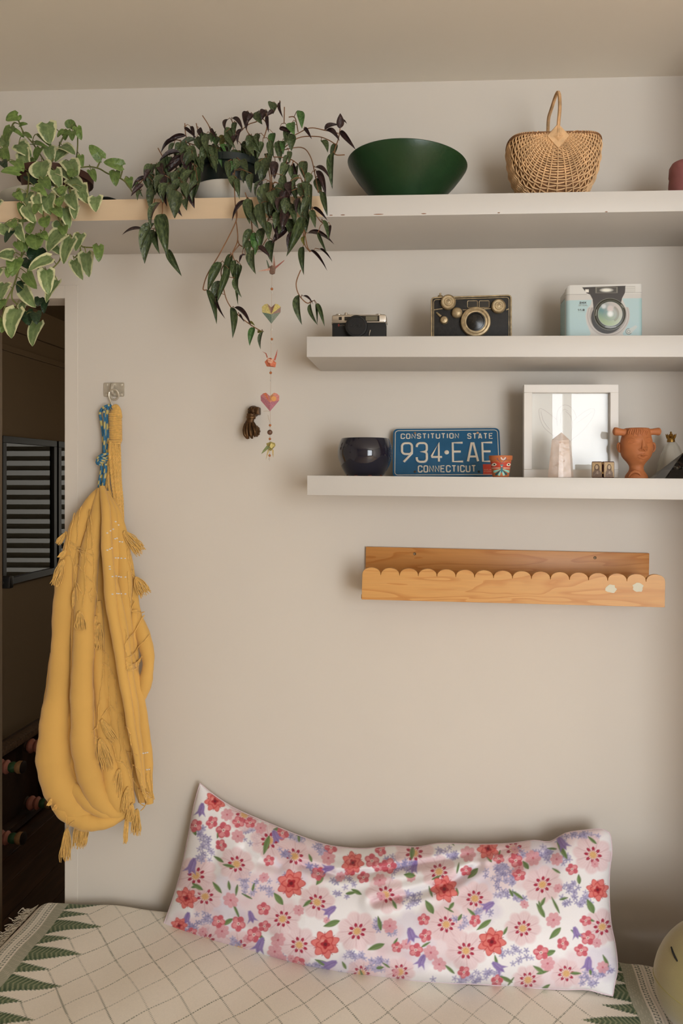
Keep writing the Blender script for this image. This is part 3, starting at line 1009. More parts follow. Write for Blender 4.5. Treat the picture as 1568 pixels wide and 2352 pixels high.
# --- the dark green trailing plant
def c2(x, y):
    return 270 + x / 2.8, 210 + y / 2.8
def c3(x, y):
    return 440 + x / 4.3556, 480 + y / 4.3556
def lipstick():
    rng = random.Random(11)
    uc, yc = 532, -.165
    x = P(uc, 420, yc).x
    t = thing('trailing_plant', 'dark green trailing houseplant with slender drooping leaves in a black pot on the top shelf', 'plant', (x, yc, shelf_z(1, x)))
    pot_and_dish(t, uc, yc, .090, .076, .086, .044, mat('black_pot', (26, 36, 32), .45, var=.1, vscale=10), .100, .056, mat('white_dish', (214, 206, 192), .35))
    A = [(440,285,320,325,38,'m'),(385,312,288,375,38,'m'),(365,330,342,398,42,'g'),(405,330,370,392,46,'g'),(505,312,395,360,52,'g'),(470,225,500,295,30,'m'),(430,235,495,280,28,'m'),(525,238,565,305,48,'m'),(595,272,560,375,88,'g'),
     (600,240,635,290,26,'m'),(560,380,612,458,56,'y'),(405,395,283,432,46,'m'),(425,420,318,505,72,'m'),(255,468,215,545,52,'g'),(215,505,168,560,46,'m'),(200,555,98,600,36,'m'),(165,600,93,655,42,'m'),(155,635,122,688,40,'g'),
     (262,470,302,525,60,'m'),(235,530,190,605,62,'g'),(305,540,238,625,72,'g'),(270,598,204,748,88,'g'),(322,590,278,692,80,'g'),(372,578,318,664,60,'y'),(432,498,398,602,82,'g'),(492,508,412,642,102,'g'),(512,488,482,722,72,'g'),
     (385,640,345,775,112,'g'),(340,560,330,640,80,'g'),(180,560,235,650,60,'g'),(130,580,150,660,40,'g'),(480,400,420,470,70,'g'),(450,440,470,520,70,'m'),(520,420,560,500,60,'g'),
     (712,178,682,238,48,'m'),(735,172,805,225,46,'m'),(762,200,742,275,42,'g'),(830,128,815,222,62,'m'),(872,148,830,192,42,'m'),(900,128,905,205,74,'g'),(945,118,930,180,60,'m'),(995,68,985,125,70,'g'),(1048,68,1048,152,30,'m'),(1005,128,958,152,36,'m'),
     (962,158,970,245,30,'m'),(740,278,735,365,76,'g'),(692,288,655,345,62,'y'),(1170,124,1172,215,62,'b'),(1120,200,1115,272,76,'b'),(1000,268,1002,357,60,'b'),(1030,320,1058,422,72,'g'),(1120,272,1098,355,82,'g'),(1040,240,1110,250,36,'m'),
     (1200,235,1245,290,30,'m'),(1330,248,1402,205,48,'m'),(1425,238,1432,156,62,'m'),(1338,252,1424,296,54,'m'),(1430,256,1517,348,44,'m'),(1308,316,1358,368,58,'g'),(1402,335,1386,424,52,'g'),(1382,398,1387,584,58,'g'),
     (1440,190,1472,200,20,'m'),(1270,488,1358,534,42,'m'),(1278,510,1342,634,52,'m'),(1200,448,1190,552,72,'g'),(1152,480,1150,545,62,'g'),(1100,470,1078,545,52,'g'),(1140,568,1140,695,52,'g'),(1245,530,1198,592,62,'g'),
     (1288,556,1292,654,62,'g'),(1240,598,1250,742,68,'g'),(1315,645,1332,772,48,'g'),(1062,540,1092,642,72,'g'),(1035,590,1102,672,82,'g'),(955,588,962,768,114,'g'),(1182,588,1180,664,62,'g'),(1080,640,1120,740,70,'g'),(1010,660,1030,760,70,'g'),
     (782,378,775,514,56,'g'),(842,338,820,444,78,'g'),(945,428,950,562,104,'g'),(822,508,798,572,50,'g'),(862,528,855,628,62,'g'),(740,540,745,628,66,'g'),(768,560,790,664,46,'g'),(690,360,660,450,70,'g'),
     (276,714,208,858,62,'g'),(280,788,325,1012,104,'g'),(235,848,142,990,84,'g'),(232,890,180,1068,98,'g'),(245,900,252,1022,54,'g'),(165,886,48,905,14,'m'),(322,1018,402,1148,58,'g'),
     (1255,748,1337,805,30,'m'),(1225,758,1212,884,52,'g'),(1242,764,1278,852,52,'g'),(1190,808,1118,1024,78,'g'),(1100,818,1122,924,84,'g'),(1130,900,1108,1012,52,'m'),(1318,828,1348,932,38,'g'),(1368,860,1366,934,24,'m'),
     (1222,912,1372,955,24,'m'),(1288,908,1337,1012,28,'g'),(1238,1022,1337,1122,22,'m'),(1298,1014,1372,1074,18,'m'),(830,704,742,808,26,'m'),(842,690,828,818,72,'g'),(850,700,905,848,82,'g'),(922,718,932,884,92,'g'),
     (1002,700,990,802,82,'g'),(965,838,958,934,64,'g'),(1092,878,998,944,72,'m'),(862,888,802,984,58,'g'),(880,908,890,1024,82,'b'),(930,878,932,992,72,'g'),(842,958,828,1042,52,'g'),(1000,958,972,1078,78,'g'),
     (872,1018,860,1148,78,'g'),(800,1050,788,1092,20,'m'),(905,998,972,1042,42,'m'),(820,1052,790,1055,18,'m'),(1150,690,1190,790,60,'g'),(1040,780,1000,860,70,'g'),(1010,840,1030,930,60,'m'),(1100,760,1150,830,64,'g'),(1200,930,1196,978,38,'y')]
    B = [(295,533,163,765,112,'g'),(392,448,338,748,88,'g'),(302,722,198,915,132,'g'),(372,598,305,888,84,'g'),(432,513,418,705,78,'g'),(492,558,428,714,102,'g'),(432,690,477,848,68,'g'),(465,540,475,886,58,'g'),
     (150,808,232,1084,82,'g'),(252,868,312,1060,38,'m'),(398,983,430,1238,88,'g'),(425,985,592,1124,54,'m'),(560,1142,628,1150,46,'y'),(622,1184,570,1332,76,'b'),(715,1225,690,1368,58,'g'),(480,1050,522,1112,26,'m'),
     (1112,378,1100,612,78,'g'),(1072,858,1086,1108,98,'g'),(1115,870,1205,925,26,'m'),(1190,948,1226,1134,58,'g'),(1242,948,1262,1112,26,'g'),(1252,944,1310,1134,54,'g'),(660,1235,715,1222,30,'y')]
    SA = [[(720,330),(830,220),(900,190),(1000,120),(1040,80)],[(1070,205),(1072,100)],[(560,320),(520,260),(505,205)],[(600,300),(590,230),(545,155)],[(480,380),(440,290),(432,205)],[(620,380),(480,340),(380,310)],[(600,420),(400,430),(250,480),(170,560),(100,640)],
          [(420,520),(300,680),(285,790),(250,890),(310,1020)],[(240,690),(225,760)],[(1050,380),(1160,300),(1280,290),(1350,310),(1400,340)],[(1000,360),(1160,270),(1240,235),(1330,250),(1420,270)],[(1430,240),(1420,300),(1395,400),(1460,408)],
          [(1050,380),(1180,360),(1240,420),(1270,540),(1290,650)],[(1000,420),(1120,440),(1200,540),(1210,760)],[(960,430),(980,560),(1000,700),(1190,780),(1195,900)],[(1180,560),(1210,680),(1300,830),(1350,850)],[(1195,860),(1220,1000),(1250,1030)],
          [(980,480),(990,600),(970,830)],[(760,420),(750,560),(755,700),(765,830)],[(820,650),(850,760),(865,890)],[(500,480),(560,340),(600,300)],[(740,330),(760,270),(735,190)],[(940,300),(960,220),(930,170)],[(900,320),(830,250),(850,150)],[(1160,260),(1140,170),(1100,165)],[(260,365),(290,420)]]
    SB = [[(450,0),(440,130),(290,430),(160,650),(115,790),(130,812),(150,806)],[(445,120),(460,310),(410,440),(430,520)],[(475,360),(410,440),(300,600),(310,730),(340,880),(395,985),(500,1090),(600,1165),(700,1225)],[(595,80),(605,215),(600,380)],
          [(1110,100),(1125,340),(1185,430)],[(1090,610),(1045,740),(1070,855),(1150,940),(1210,920)],[(460,310),(480,360),(540,390)],[(600,380),(680,400),(750,300)]]
    def dp(v):
        return -.20 - .125 * min(1, max(0, (v - 330) / 110))
    samples = []
    for ls, cf in ((SA, c2), (SB, c3)):
        for vn in ls:
            pts = []
            for q in catmull(vn, 6):
                u, v = cf(q[0], q[1])
                pts.append(P(u, v, dp(v))); samples.append((u, v, pts[-1]))
            MB().tube(pts, .0014, 5).build('stem', STEM_B, t)
    allv = [(*c2(a[0], a[1]), *c2(a[2], a[3]), a[4] / 2.8, a[5]) for a in A] + [(*c3(a[0], a[1]), *c3(a[2], a[3]), a[4] / 4.3556, a[5]) for a in B]
    # the crowded crown over the pot
    for k in range(62):
        cx = rng.uniform(600, 1120); cy = rng.uniform(225, 470) if k < 44 else rng.uniform(560, 700)
        if k >= 44:
            cx = rng.choice((rng.uniform(300, 480), rng.uniform(920, 1180)))
        ang = rng.uniform(-.75, .75)
        ln = rng.uniform(55, 105)
        allv.append((*c2(cx, cy), *c2(cx + ln * sin(ang), cy + ln * cos(ang)), rng.uniform(40, 72) / 2.8, rng.choice('gggggmmb' if cy < 500 else 'ggggm')))
    for k in range(66):
        r_ = k % 3
        if r_ == 0:
            cx, cy = rng.uniform(300, 640), rng.uniform(255, 430); cy = max(cy, 480 - (cx - 200) * .6)
        elif r_ == 1:
            cx, cy = rng.uniform(200, 520), rng.uniform(430, 610)
        else:
            cx, cy = rng.uniform(940, 1250), rng.uniform(430, 800)
        ang = rng.uniform(-.8, .6)
        ln = rng.uniform(70, 120)
        allv.append((*c2(cx, cy), *c2(cx + ln * sin(ang), cy + ln * cos(ang)), rng.uniform(44, 76) / 2.8, rng.choice('gggggm')))
    for i, (u0, v0, u1, v1, w, k) in enumerate(allv):
        y0 = dp(v0) + rng.uniform(-.05, .012)
        if v0 > 440:
            y0 = rng.uniform(-.375, -.318)
        p0 = P(u0, v0, y0); p1 = P(u0 + (u1 - u0) * 1.18, v0 + (v1 - v0) * 1.18, y0 - .008)
        du, dv = u1 - u0, v1 - v0
        side = 1
        if abs(du) > abs(dv) * .35:
            side = 2 if du > 0 else 0          # the tip hangs down: bend the blade
        elif rng.random() < .75:
            side = rng.choice((0, 2))
        me = LANCES[k][side]
        wm = w * MPP(u0, y0) * (.94 if k != 'm' else .9)
        place_leaf(t, me, p0, p1, wm, rng.uniform(-.5, .5), rng.uniform(.0, .2), rng)
        s = min(samples, key=lambda q: (q[0] - u0) ** 2 + (q[1] - v0) ** 2)
        if 4 < (s[0] - u0) ** 2 + (s[1] - v0) ** 2 < 45 ** 2:
            MB().tube([s[2], (p0 + s[2]) / 2 + Vector((0, -.004, .004)), p0], .0009, 4).build('petiole', STEM_B, t)
lipstick()
# a dark fallen leaf on the shelf between the two plants
def fallen():
    b = MB()
    bx = P(214, 447, -.285); z = shelf_z(1, bx.x) 
    n = 12
    for (o_, l_) in ((0, .062),):
        b.grid(lambda i, j: Vector((bx.x + l_ * j, -.268 + (i - .5) * .026 * max(.05, sin(PI * j ** .8)), z + .003 + .007 * sin(PI * j) + .006 * (i - .5) ** 2)), 5, n)
    o = b.build('fallen_leaf', mat('fallen_leaf', (28, 30, 24), .5), solidify=.0008)
    tag(o, 'dark curled leaf lying on the top shelf between the two plants', 'leaf')
fallen()

# ------------------------------------------------------------------ middle shelf: three cameras
def rrect(x0, x1, z0, z1, r, n=5):
    pts = []
    for cx, cz, a0 in ((x1 - r, z1 - r, 0), (x0 + r, z1 - r, 90), (x0 + r, z0 + r, 180), (x1 - r, z0 + r, 270)):
        for k in range(n + 1):
            a = math.radians(a0 + 90 * k / n)
            pts.append((cx + r * cos(a), cz + r * sin(a)))
    return pts

LEATHER = mat('black_leatherette', (26, 24, 21), .62, var=.15, vscale=300, bump=.5, bscale=700, bdist=.0006)
CHROME = mat('satin_chrome', (214, 208, 198), .28, metal=1.0, var=.04, vscale=40)
BLACKP = mat('black_plastic', (22, 21, 20), .42)
DGLASS = mat('dark_glass', (18, 18, 18), .06, coat=.5)
ANTQ = mat('antique_gold', (170, 150, 116), .45, metal=.5, var=.30, vscale=90, bump=.4, bscale=220, bdist=.001)
RESIN = mat('aged_black_resin', (34, 31, 27), .65, var=.35, vscale=120, bump=.35, bscale=260, bdist=.0008)

def on_shelf(k, u, y):
    p = P(u, shelf_top(k, u), y)
    return Vector((p.x, y, shelf_z(k, p.x)))

def disc_y(b, c, r, d, n=32, hole=0, prof=None):
    """a disc or turned knob facing -y, its back at c"""
    pr = prof if prof else [(0, 0), (r, 0), (r, d * .75), (r * .92, d), (0, d)]
    b.lathe(pr, n, c=c, axis=(0, -1, 0))

def rangefinder():
    yf = -.185
    base = on_shelf(2, 824, yf + .016)
    t = thing('camera', 'small silver and black film camera with a round lens cap on', 'camera', base)
    m = MPP(824, yf)
    def W(u, v, y=yf): return P(u, v, y)
    x0, x1 = W(762.5, 740).x, W(886, 740).x
    zb, zm, zt = base.z, W(824, 742).z, W(824, 722.5).z
    MB().prism(rrect(x0, x1, zb, zm + .001, .004), yf, yf + .034).build('body', LEATHER, t, bevel=.002)
    b = MB(); b.prism(rrect(x0 - .001, x1 + .001, zm, zt, .006), yf - .001, yf + .035); b.build('top_plate', CHROME, t, bevel=.0025, bseg=3)
    MB().prism(rrect(x0 - .0008, x1 + .0008, zb, zb + .006, .002), yf - .0008, yf + .035).build('base_plate', CHROME, t, bevel=.001)
    for (a, c, d, e, mm) in ((778, 785, 728.5, 735.5, BLACKP), (791, 812.5, 728, 736.5, BLACKP), (824, 871, 725.5, 738.5, BLACKP)):
        p, q = W(a, d), W(c, e)
        MB().prism(rrect(p.x - .001, q.x + .001, q.z - .001, p.z + .001, .001), yf - .0022, yf).build('window_bezel', CHROME, t)
        MB().prism(rrect(p.x, q.x, q.z, p.z, .0006), yf - .0027, yf - .001).build('finder_window', DGLASS, t)
    p, q = W(840, 727), W(867, 737)
    MB().prism(rrect(p.x, q.x, q.z, p.z, .0006), yf - .0032, yf - .0026).build('light_sensor', mat('sensor_cell', (120, 112, 92), .25), t)
    c = W(820, 753)
    b = MB(); disc_y(b, (c.x, yf, c.z), .026, .016, 40); b.build('lens_barrel', CHROME, t)
    b = MB(); disc_y(b, (c.x, yf - .0155, c.z), 0, 0, 48, prof=[(0, 0), (.0278, 0), (.0285, .001), (.0285, .006), (.0272, .0075), (.0235, .0078), (.023, .0070), (0, .0070)]); cap = b.build('lens_cap', BLACKP, t)
    b = MB()
    for k in range(60):
        a = 2 * PI * k / 60
        b.box((c.x + .0286 * cos(a), yf - .0190, c.z + .0286 * sin(a)), (.0009, .0045, .0009), (0, -a, 0))
    b.build('grip_ridges', BLACKP, cap)
    b = MB()
    for pl in text_strokes('YASHICA', -.0155, -.0025, .0058, gap=.20, width=.031):
        b.tube([(c.x + x, yf - .0228, c.z + z) for x, z in pl], .00042, 5)
    b.build('cap_lettering', mat('cap_lettering', (46, 44, 41), .35), cap)
    b = MB()
    g = W(776.5, 749)
    for pl in text_strokes('G', 0, 0, .0046, sx=1.2):
        b.tube([(g.x + x, yf - .0003, g.z + z) for x, z in pl], .0006, 5)
    b.build('red_letter', mat('red_enamel', (186, 62, 40), .4), t)
    b = MB()
    for pl in text_strokes('ELECTRO', .0046, .0003, .0024, sx=1.1):
        b.tube([(g.x + x, yf - .0003, g.z + z) for x, z in pl], .0003, 4)
    b.build('name_lettering', mat('grey_enamel', (120, 110, 98), .5), t)
    # controls on the top plate
    for (u, r, h, du) in ((776, .0085, .0045, 0), (793, .0042, .0085, 0), (868.5, .0085, .004, 0), (846, .006, .0015, 0)):
        p = W(u, 720)
        b = MB(); b.lathe([(0, 0), (r, 0), (r, h * .7), (r * .85, h), (0, h)], 24, c=(p.x, yf + .015, zt - .0005)); b.build('dial', CHROME, t)
    p = W(800, 720)
    MB().tube([(p.x - .014, yf + .02, zt + .004), (p.x, yf + .018, zt + .0045), (p.x + .012, yf + .026, zt + .004)], .0013, 6).build('wind_lever', CHROME, t)
    for u in (761, 888):
        p = W(u, 741)
        ring = [(p.x, yf + .012 + .0035 * cos(a), p.z + .0035 * sin(a)) for a in [2 * PI * k / 14 for k in range(15)]]
        MB().tube(ring, .0008, 5).build('strap_lug', CHROME, t)
    p = W(848, 766)
    MB().tube([(p.x, yf - .004, p.z - .006), (p.x + .001, yf - .006, p.z), (p.x + .003, yf - .004, p.z + .008)], .0013, 6).build('self_timer_lever', CHROME, t)
rangefinder()

def resin_camera():
    yf = -.180
    base = on_shelf(2, 1082, yf + .03)
    t = thing('camera', 'black camera ornament with antique gold dials and trim', 'camera', base)
    def W(u, v, y=yf): return P(u, v, y)
    x0, x1 = W(990, 700).x, W(1174, 700).x
    zt0, zt1 = W(990, 683).z, W(1174, 677.5).z
    zb = base.z
    outl = [(x0, zb), (x1, zb), (x1, zt1 - .006)] + [(x1 - .006 + .006 * cos(a), zt1 - .006 + .006 * sin(a)) for a in (PI / 6, PI / 3, PI / 2)] + \
           [(x0 + .006 + .006 * cos(a), zt0 - .006 + .006 * sin(a)) for a in (PI / 2, PI * 2 / 3, PI * 5 / 6, PI)]
    MB().prism(outl, yf, yf + .058).build('body', RESIN, t, bevel=.003, bseg=3)
    # gold edging: two bands round the face and the rim of the box
    for off, rr in ((.0012, .0022), (.0062, .0011)):
        q = [(x0 + off, zb), (x0 + off, zt0 - off - .006), (x0 + off + .002, zt0 - off - .0018), (x0 + off + .006, zt0 - off), (x1 - off - .006, zt1 - off), (x1 - off - .002, zt1 - off - .0018), (x1 - off, zt1 - off - .006), (x1 - off, zb)]
        MB().tube([(a, yf - .0006, c) for a, c in q], rr, 6).build('edge_trim', ANTQ, t)
    p, q = W(995, 711.5), W(1014, 711.5)
    for u0, u1 in ((995, 1016), (1062, 1127), (1162, 1169)):
        p, q = W(u0, 712), W(u1, 709)
        MB().tube([(p.x, yf - .0005, p.z), (q.x, yf - .0005, q.z)], .0013, 6).build('seam_trim', ANTQ, t)
    def knob(u, v, rpx, h, name, rings=3, mt=ANTQ):
        c = W(u, v); r = rpx * MPP(u, yf)
        pr = [(0, 0), (r, 0), (r, h * .6), (r * .95, h * .9), (r * .86, h), (r * .80, h * .88), (r * .55, h * .86), (r * .48, h * 1.0), (r * .30, h * 1.0), (r * .26, h * .9), (0, h * .95)]
        b = MB(); b.lathe(pr, 36, c=(c.x, yf, c.z), axis=(0, -1, 0))
        return b.build(name, mt, t), c, r
    knob(1029, 695.5, 17.5, .014, 'dial'); knob(1144, 704.5, 16.5, .013, 'dial')
    b = MB(); c = W(1049, 719.5); b.lathe([(0, 0), (.0138, 0), (.0138, .008), (.011, .012), (.006, .0145), (0, .015)], 32, c=(c.x, yf, c.z), axis=(0, -1, 0)); b.build('round_button', ANTQ, t)
    b = MB(); c = W(1019.5, 736); b.lathe([(0, 0), (.0105, 0), (.0105, .006), (.008, .010), (0, .012)], 28, c=(c.x, yf, c.z), axis=(0, -1, 0)); b.build('round_button', ANTQ, t)
    p, q = W(1002, 718.5), W(1012, 727.5)
    MB().tube([(p.x, yf - .003, p.z), (q.x, yf - .004, q.z)], [.0022, .0036], 8).build('lever', ANTQ, t)
    for u in (1084.5, 1111.5):
        a, c = W(u - 11.5, 691), W(u + 11.5, 706.5)
        pl = rrect(a.x, c.x, c.z, a.z, .003); pl.append(pl[0])
        MB().tube([(x, yf - .0004, z) for x, z in pl], .0009, 5).build('finder_trim', ANTQ, t)
        MB().prism(rrect(a.x, c.x, c.z, a.z, .003), yf - .0006, yf + .001).build('finder_window', DGLASS, t)
    c = W(1091.5, 740.5); m = MPP(1091, yf)
    b = MB(); b.lathe([(0, 0), (34.5 * m, 0), (34.5 * m, .010), (33 * m, .0135), (29 * m, .0145), (26.5 * m, .0125), (25 * m, .0135), (22 * m, .0130), (21 * m, .009), (0, .009)], 56, c=(c.x, yf, c.z), axis=(0, -1, 0))
    ln = b.build('lens_ring', ANTQ, t)
    b = MB(); b.lathe([(0, 0), (21.5 * m, 0), (21.5 * m, .0035), (19 * m, .004), (18 * m, .002), (14 * m, .003), (8 * m, .0045), (0, .005)], 48, c=(c.x, yf - .0088, c.z), axis=(0, -1, 0))
    b.build('lens_glass', mat('lens_resin', (30, 28, 24), .25, var=.3, vscale=60), ln)
    # top: ribbed knob and low hump
    c = W(1011, 682)
    b = MB(); b.lathe([(0, 0), (.0072, 0), (.0075, .006), (.0062, .010), (.0035, .011), (.0024, .012), (.0026, .0165), (0, .017)], 14, c=(c.x, yf + .02, zt0 - .001)); b.build('top_knob', ANTQ, t)
    c = W(1055, 679)
    b = MB(); b.lathe([(0, 0), (.011, 0), (.0105, .002), (.006, .0038), (0, .004)], 28, c=(c.x, yf + .02, zt0 + .0015)); b.build('top_disc', RESIN, t)
resin_camera()

def tin_camera():
    yf = -.175
    base = on_shelf(2, 1386, yf + .04)
    t = thing('storage_tin', 'pale blue tin box printed to look like a camera', 'tin', base)
    u0, u1, vt = 1297.0, 1474.0, 653.5
    zb = base.z
    nu, nv = 240, 170
    zt = P(1386, vt, yf).z
    xa, xb = P(u0, 700, yf + .012).x, P(u1, 700, yf + .004).x
    S_ = np.linspace(0, 1, nu); T_ = np.linspace(0, 1, nv)
    SS, TT = np.meshgrid(S_, T_)
    x = xa + (xb - xa) * SS
    dl = np.clip((.012 - (x - xa)) / .012, 0, 1); dr = np.clip((.006 - (xb - x)) / .006, 0, 1)
    y = yf + .012 * (1 - np.sqrt(np.clip(1 - dl ** 2, 0, 1))) + .006 * (1 - np.sqrt(np.clip(1 - dr ** 2, 0, 1)))
    slope = (P(1474, 651.5, yf).z - P(1310, 655, yf).z) / (P(1474, 650, yf).x - P(1310, 650, yf).x)
    ztx = zt + slope * (x - (xa + xb) / 2) - .010 * dl ** 2 - .003 * dr ** 2
    z = zb + (ztx - zb) * TT
    # pixel coordinates of the print, in crop units of the photograph
    u = u0 + (u1 - u0) * SS
    vv = HY - (z - CAM.z) / (MPP(1386, yf))
    X, Y = (u - 1230) * 4.639, (vv - 620) * 4.639
    C = np.zeros(X.shape + (3,)); C[...] = nlin((205, 200, 192))
    w = 5.0
    over(C, aa(Y - 236, w) * .55, (222, 219, 211))
    over(C, aa(np.abs(Y - 236) - 2, w) * (X < 540), (150, 145, 138)); over(C, aa(np.abs(Y - 222) - 2, w) * (X > 950), (150, 145, 138))
    over(C, aa(sd_poly(X, Y, [(315, 300), (590, 296), (582, 345), (540, 395), (523, 470), (535, 550), (570, 635), (578, 665), (560, 685), (315, 690)]), w), (178, 202, 202))
    over(C, aa(sd_poly(X, Y, [(915, 284), (1135, 284), (1135, 690), (935, 690), (920, 665), (955, 600), (982, 520), (984, 460), (965, 390), (935, 330)]), w), (178, 202, 202))
    over(C, aa(sd_poly(X, Y, [(1095, 284), (1140, 284), (1140, 690), (1095, 690)]), 14) * .35, (140, 184, 178))
    for r, c_ in ((232, (196, 188, 180)), (222, (176, 166, 158)), (212, (200, 192, 184)), (200, (170, 160, 152))):
        over(C, aa(np.hypot(X - 765, Y - 465) - r, w) * (Y > 380), c_)
    over(C, aa(sd_poly(X, Y, [(486, 160), (952, 148), (946, 222), (915, 280), (902, 335), (880, 420), (610, 430), (606, 360), (598, 290), (572, 240), (532, 222)]), w), (52, 44, 36))
    over(C, aa(np.hypot(X - 755, Y - 490) - 172, w), (48, 44, 38))
    cx, cy = 785, 452
    R = np.hypot(X - cx, Y - cy); ang = np.degrees(np.arctan2(Y - cy, X - cx))
    for r, c_ in ((172, (128, 126, 114)), (166, (58, 56, 48)), (152, (92, 92, 82)), (142, (52, 54, 46)), (132, (186, 190, 176))):
        over(C, aa(R - r, w), c_)
    ins = aa(R - 128, w)
    over(C, ins * np.clip(.5 - (X - cx) / 160, 0, 1) * .8, (96, 142, 160))
    over(C, ins * np.clip((Y - cy) / 110 - (X - cx) / 300, 0, 1) * .8, (196, 200, 140))
    over(C, ins * np.clip(-(Y - cy) / 120 + (X - cx) / 300, 0, 1) * .7, (206, 190, 186))
    over(C, ins * np.clip(.5 - (X - cx + (Y - cy) * -.8) / 180, 0, 1) * .35, (90, 140, 110))
    over(C, aa(np.abs(R - 84) - 12, w) * ((ang > -60) & (ang < 60)) * .5, (120, 112, 96))
    over(C, aa(np.abs(R - 66) - 6, w) * .45, (140, 150, 150)); over(C, aa(np.hypot(X - cx, Y - cy + 55) - 34, 20) * .8, (222, 206, 200))
    over(C, aa(R - 30, 26), (240, 242, 238)); over(C, aa(np.hypot(X - 715, Y - 370) - 24, 20) * .7, (238, 238, 238))
    over(C, aa(sd_line(X, Y, [(735, 588), (790, 596), (845, 588)]) - 4, w) * .7, (190, 188, 176)); over(C, aa(sd_line(X, Y, [(632, 465), (640, 405)]) - 5, w) * .6, (190, 188, 176)); over(C, aa(sd_line(X, Y, [(905, 355), (928, 382)]) - 5, w) * .6, (190, 188, 176))
    over(C, aa(np.maximum(np.abs(X - 748) - 119, np.abs(Y - 192) - 33), w), (118, 112, 98)); over(C, aa(np.maximum(np.abs(X - 748) - 105, np.abs(Y - 193) - 27), w), (70, 64, 54))
    over(C, aa(np.hypot((X - 748) / 80, (Y - 193) / 26) - .72, .6), (236, 232, 218))
    over(C, aa(np.maximum(np.abs(X - 539) - 19, np.abs(Y - 199) - 16), w), (232, 226, 214))
    over(C, aa(np.maximum(np.abs(X - 1002) - 53, np.abs(Y - 186) - 34), w), (196, 192, 182))
    for yy in (170, 190, 206):
        over(C, aa(np.maximum(np.abs(X - 1000) - 50, np.abs(Y - yy) - 2), w), (226, 222, 214))
    over(C, aa(np.hypot(X - 985, Y - 640) - 34, w), (112, 116, 110)); over(C, aa(np.hypot(X - 985, Y - 640) - 27, w), (206, 208, 200)); over(C, aa(sd_poly(X, Y, [(990, 612), (1060, 572), (1078, 592), (1014, 660)]), w), (200, 204, 198)); over(C, aa(np.abs(np.hypot(X - 985, Y - 640) - 14) - 3, w), (130, 130, 122))
    for txt, tx, ty, th, tw, sw, cc in (('24X', 460, 334, 16, 68, 3.4, (40, 38, 34)), ('OPTICAL', 452, 358, 12, 92, 1.8, (130, 130, 124)), ('1:1.8', 443, 412, 16, 68, 3.0, (50, 48, 44))):
        for pl in text_strokes(txt, tx, 0, th, gap=.2, width=tw):
            over(C, aa(sd_line(X, Y, [(a, ty - b_) for a, b_ in pl]) - sw, 3.0), cc)
    for yy, xa_, xb_ in ((364, 440, 550), (424, 440, 515)):
        over(C, aa(sd_line(X, Y, [(xa_, yy), (xb_, yy)]) - 1.2, 3.0) * .6, (130, 130, 124))
    y = y - .0035 * np.sqrt(np.clip(1 - (R / 166) ** 2, 0, 1))
    pos = np.stack([x, y, z], -1).reshape(-1, 3)
    paint_object('printed_front', pos, C.reshape(-1, 3), grid_faces(nu, nv), mat('tin_print', attr='Col', rough=.34), t, off=base)
    # rest of the box
    TINB = mat('tin_blue', (160, 192, 190), .36); TINS = mat('tin_silver', (206, 202, 194), .36)
    zt_l, zt_r = float(ztx[-1, 20]), float(ztx[-1, -1])
    yb = yf + .085
    lip = .012
    def side_profile(b, za0, za1, zb0, zb1):
        xs = [xa, xa, xb, xb]; ys = [yf + .0125, yb, yb, yf + .0065]
        b.add([(xs[0], ys[0], za0), (xs[1], ys[1], za0), (xs[2], ys[2], zb0), (xs[3], ys[3], zb0), (xs[0], ys[0], za1), (xs[1], ys[1], za1), (xs[2], ys[2], zb1), (xs[3], ys[3], zb1)],
              [(0, 1, 5, 4), (1, 2, 6, 5), (2, 3, 7, 6), (4, 5, 6, 7), (3, 2, 1, 0), (0, 4, 7, 3)])
    b = MB(); side_profile(b, zb, zt_l - .030, zb, zt_r - .028); b.build('tin_body', TINB, t, bevel=.003)
    b = MB(); side_profile(b, zt_l - .030, zt_l - .011, zt_r - .028, zt_r - .002); b.build('tin_lid', TINS, t, bevel=.003)
tin_camera()

# ------------------------------------------------------------------ lower shelf
def on3(u, y):
    return on_shelf(3, u, y)

def navy_pot():
    y = -.155
    base = on3(838, y); m = MPP(838, y)
    t = thing('planter_pot', 'round glossy navy blue pot at the end of the shelf beside the number plate', 'pot', base)
    h = (1092 - 1006) * m
    pr = [(0, .004), (36 * m, .004), (38 * m, .001), (40 * m, 0), (41.5 * m, .002), (45 * m, .006), (55 * m, .26 * h), (61 * m, .46 * h), (62.8 * m, .60 * h), (61.5 * m, .76 * h), (57.5 * m, .91 * h), (54.5 * m, .985 * h),
          (53.5 * m, 1.0 * h), (52 * m, .99 * h), (55 * m, .9 * h), (58 * m, .6 * h), (50 * m, .25 * h), (36 * m, .08 * h), (0, .07 * h)]
    pr = [tuple(map(float, q)) for q in catmull(pr, 3)]
    MB().lathe([(max(0, r), z) for r, z in pr], 64).build('pot_body', mat('navy_glaze', (24, 25, 40), .07, coat=.6, var=.05, vscale=10), t, world=False)
    for a in (200, 245, 290, 335):
        c = Vector((39 * m * cos(math.radians(a)), 39 * m * sin(math.radians(a)), .0012))
        MB().ell(c, (.006, .005, .0022), 12, 6).build('glaze_drip', mat('bare_clay', (120, 70, 52), .8), t, world=False)
navy_pot()

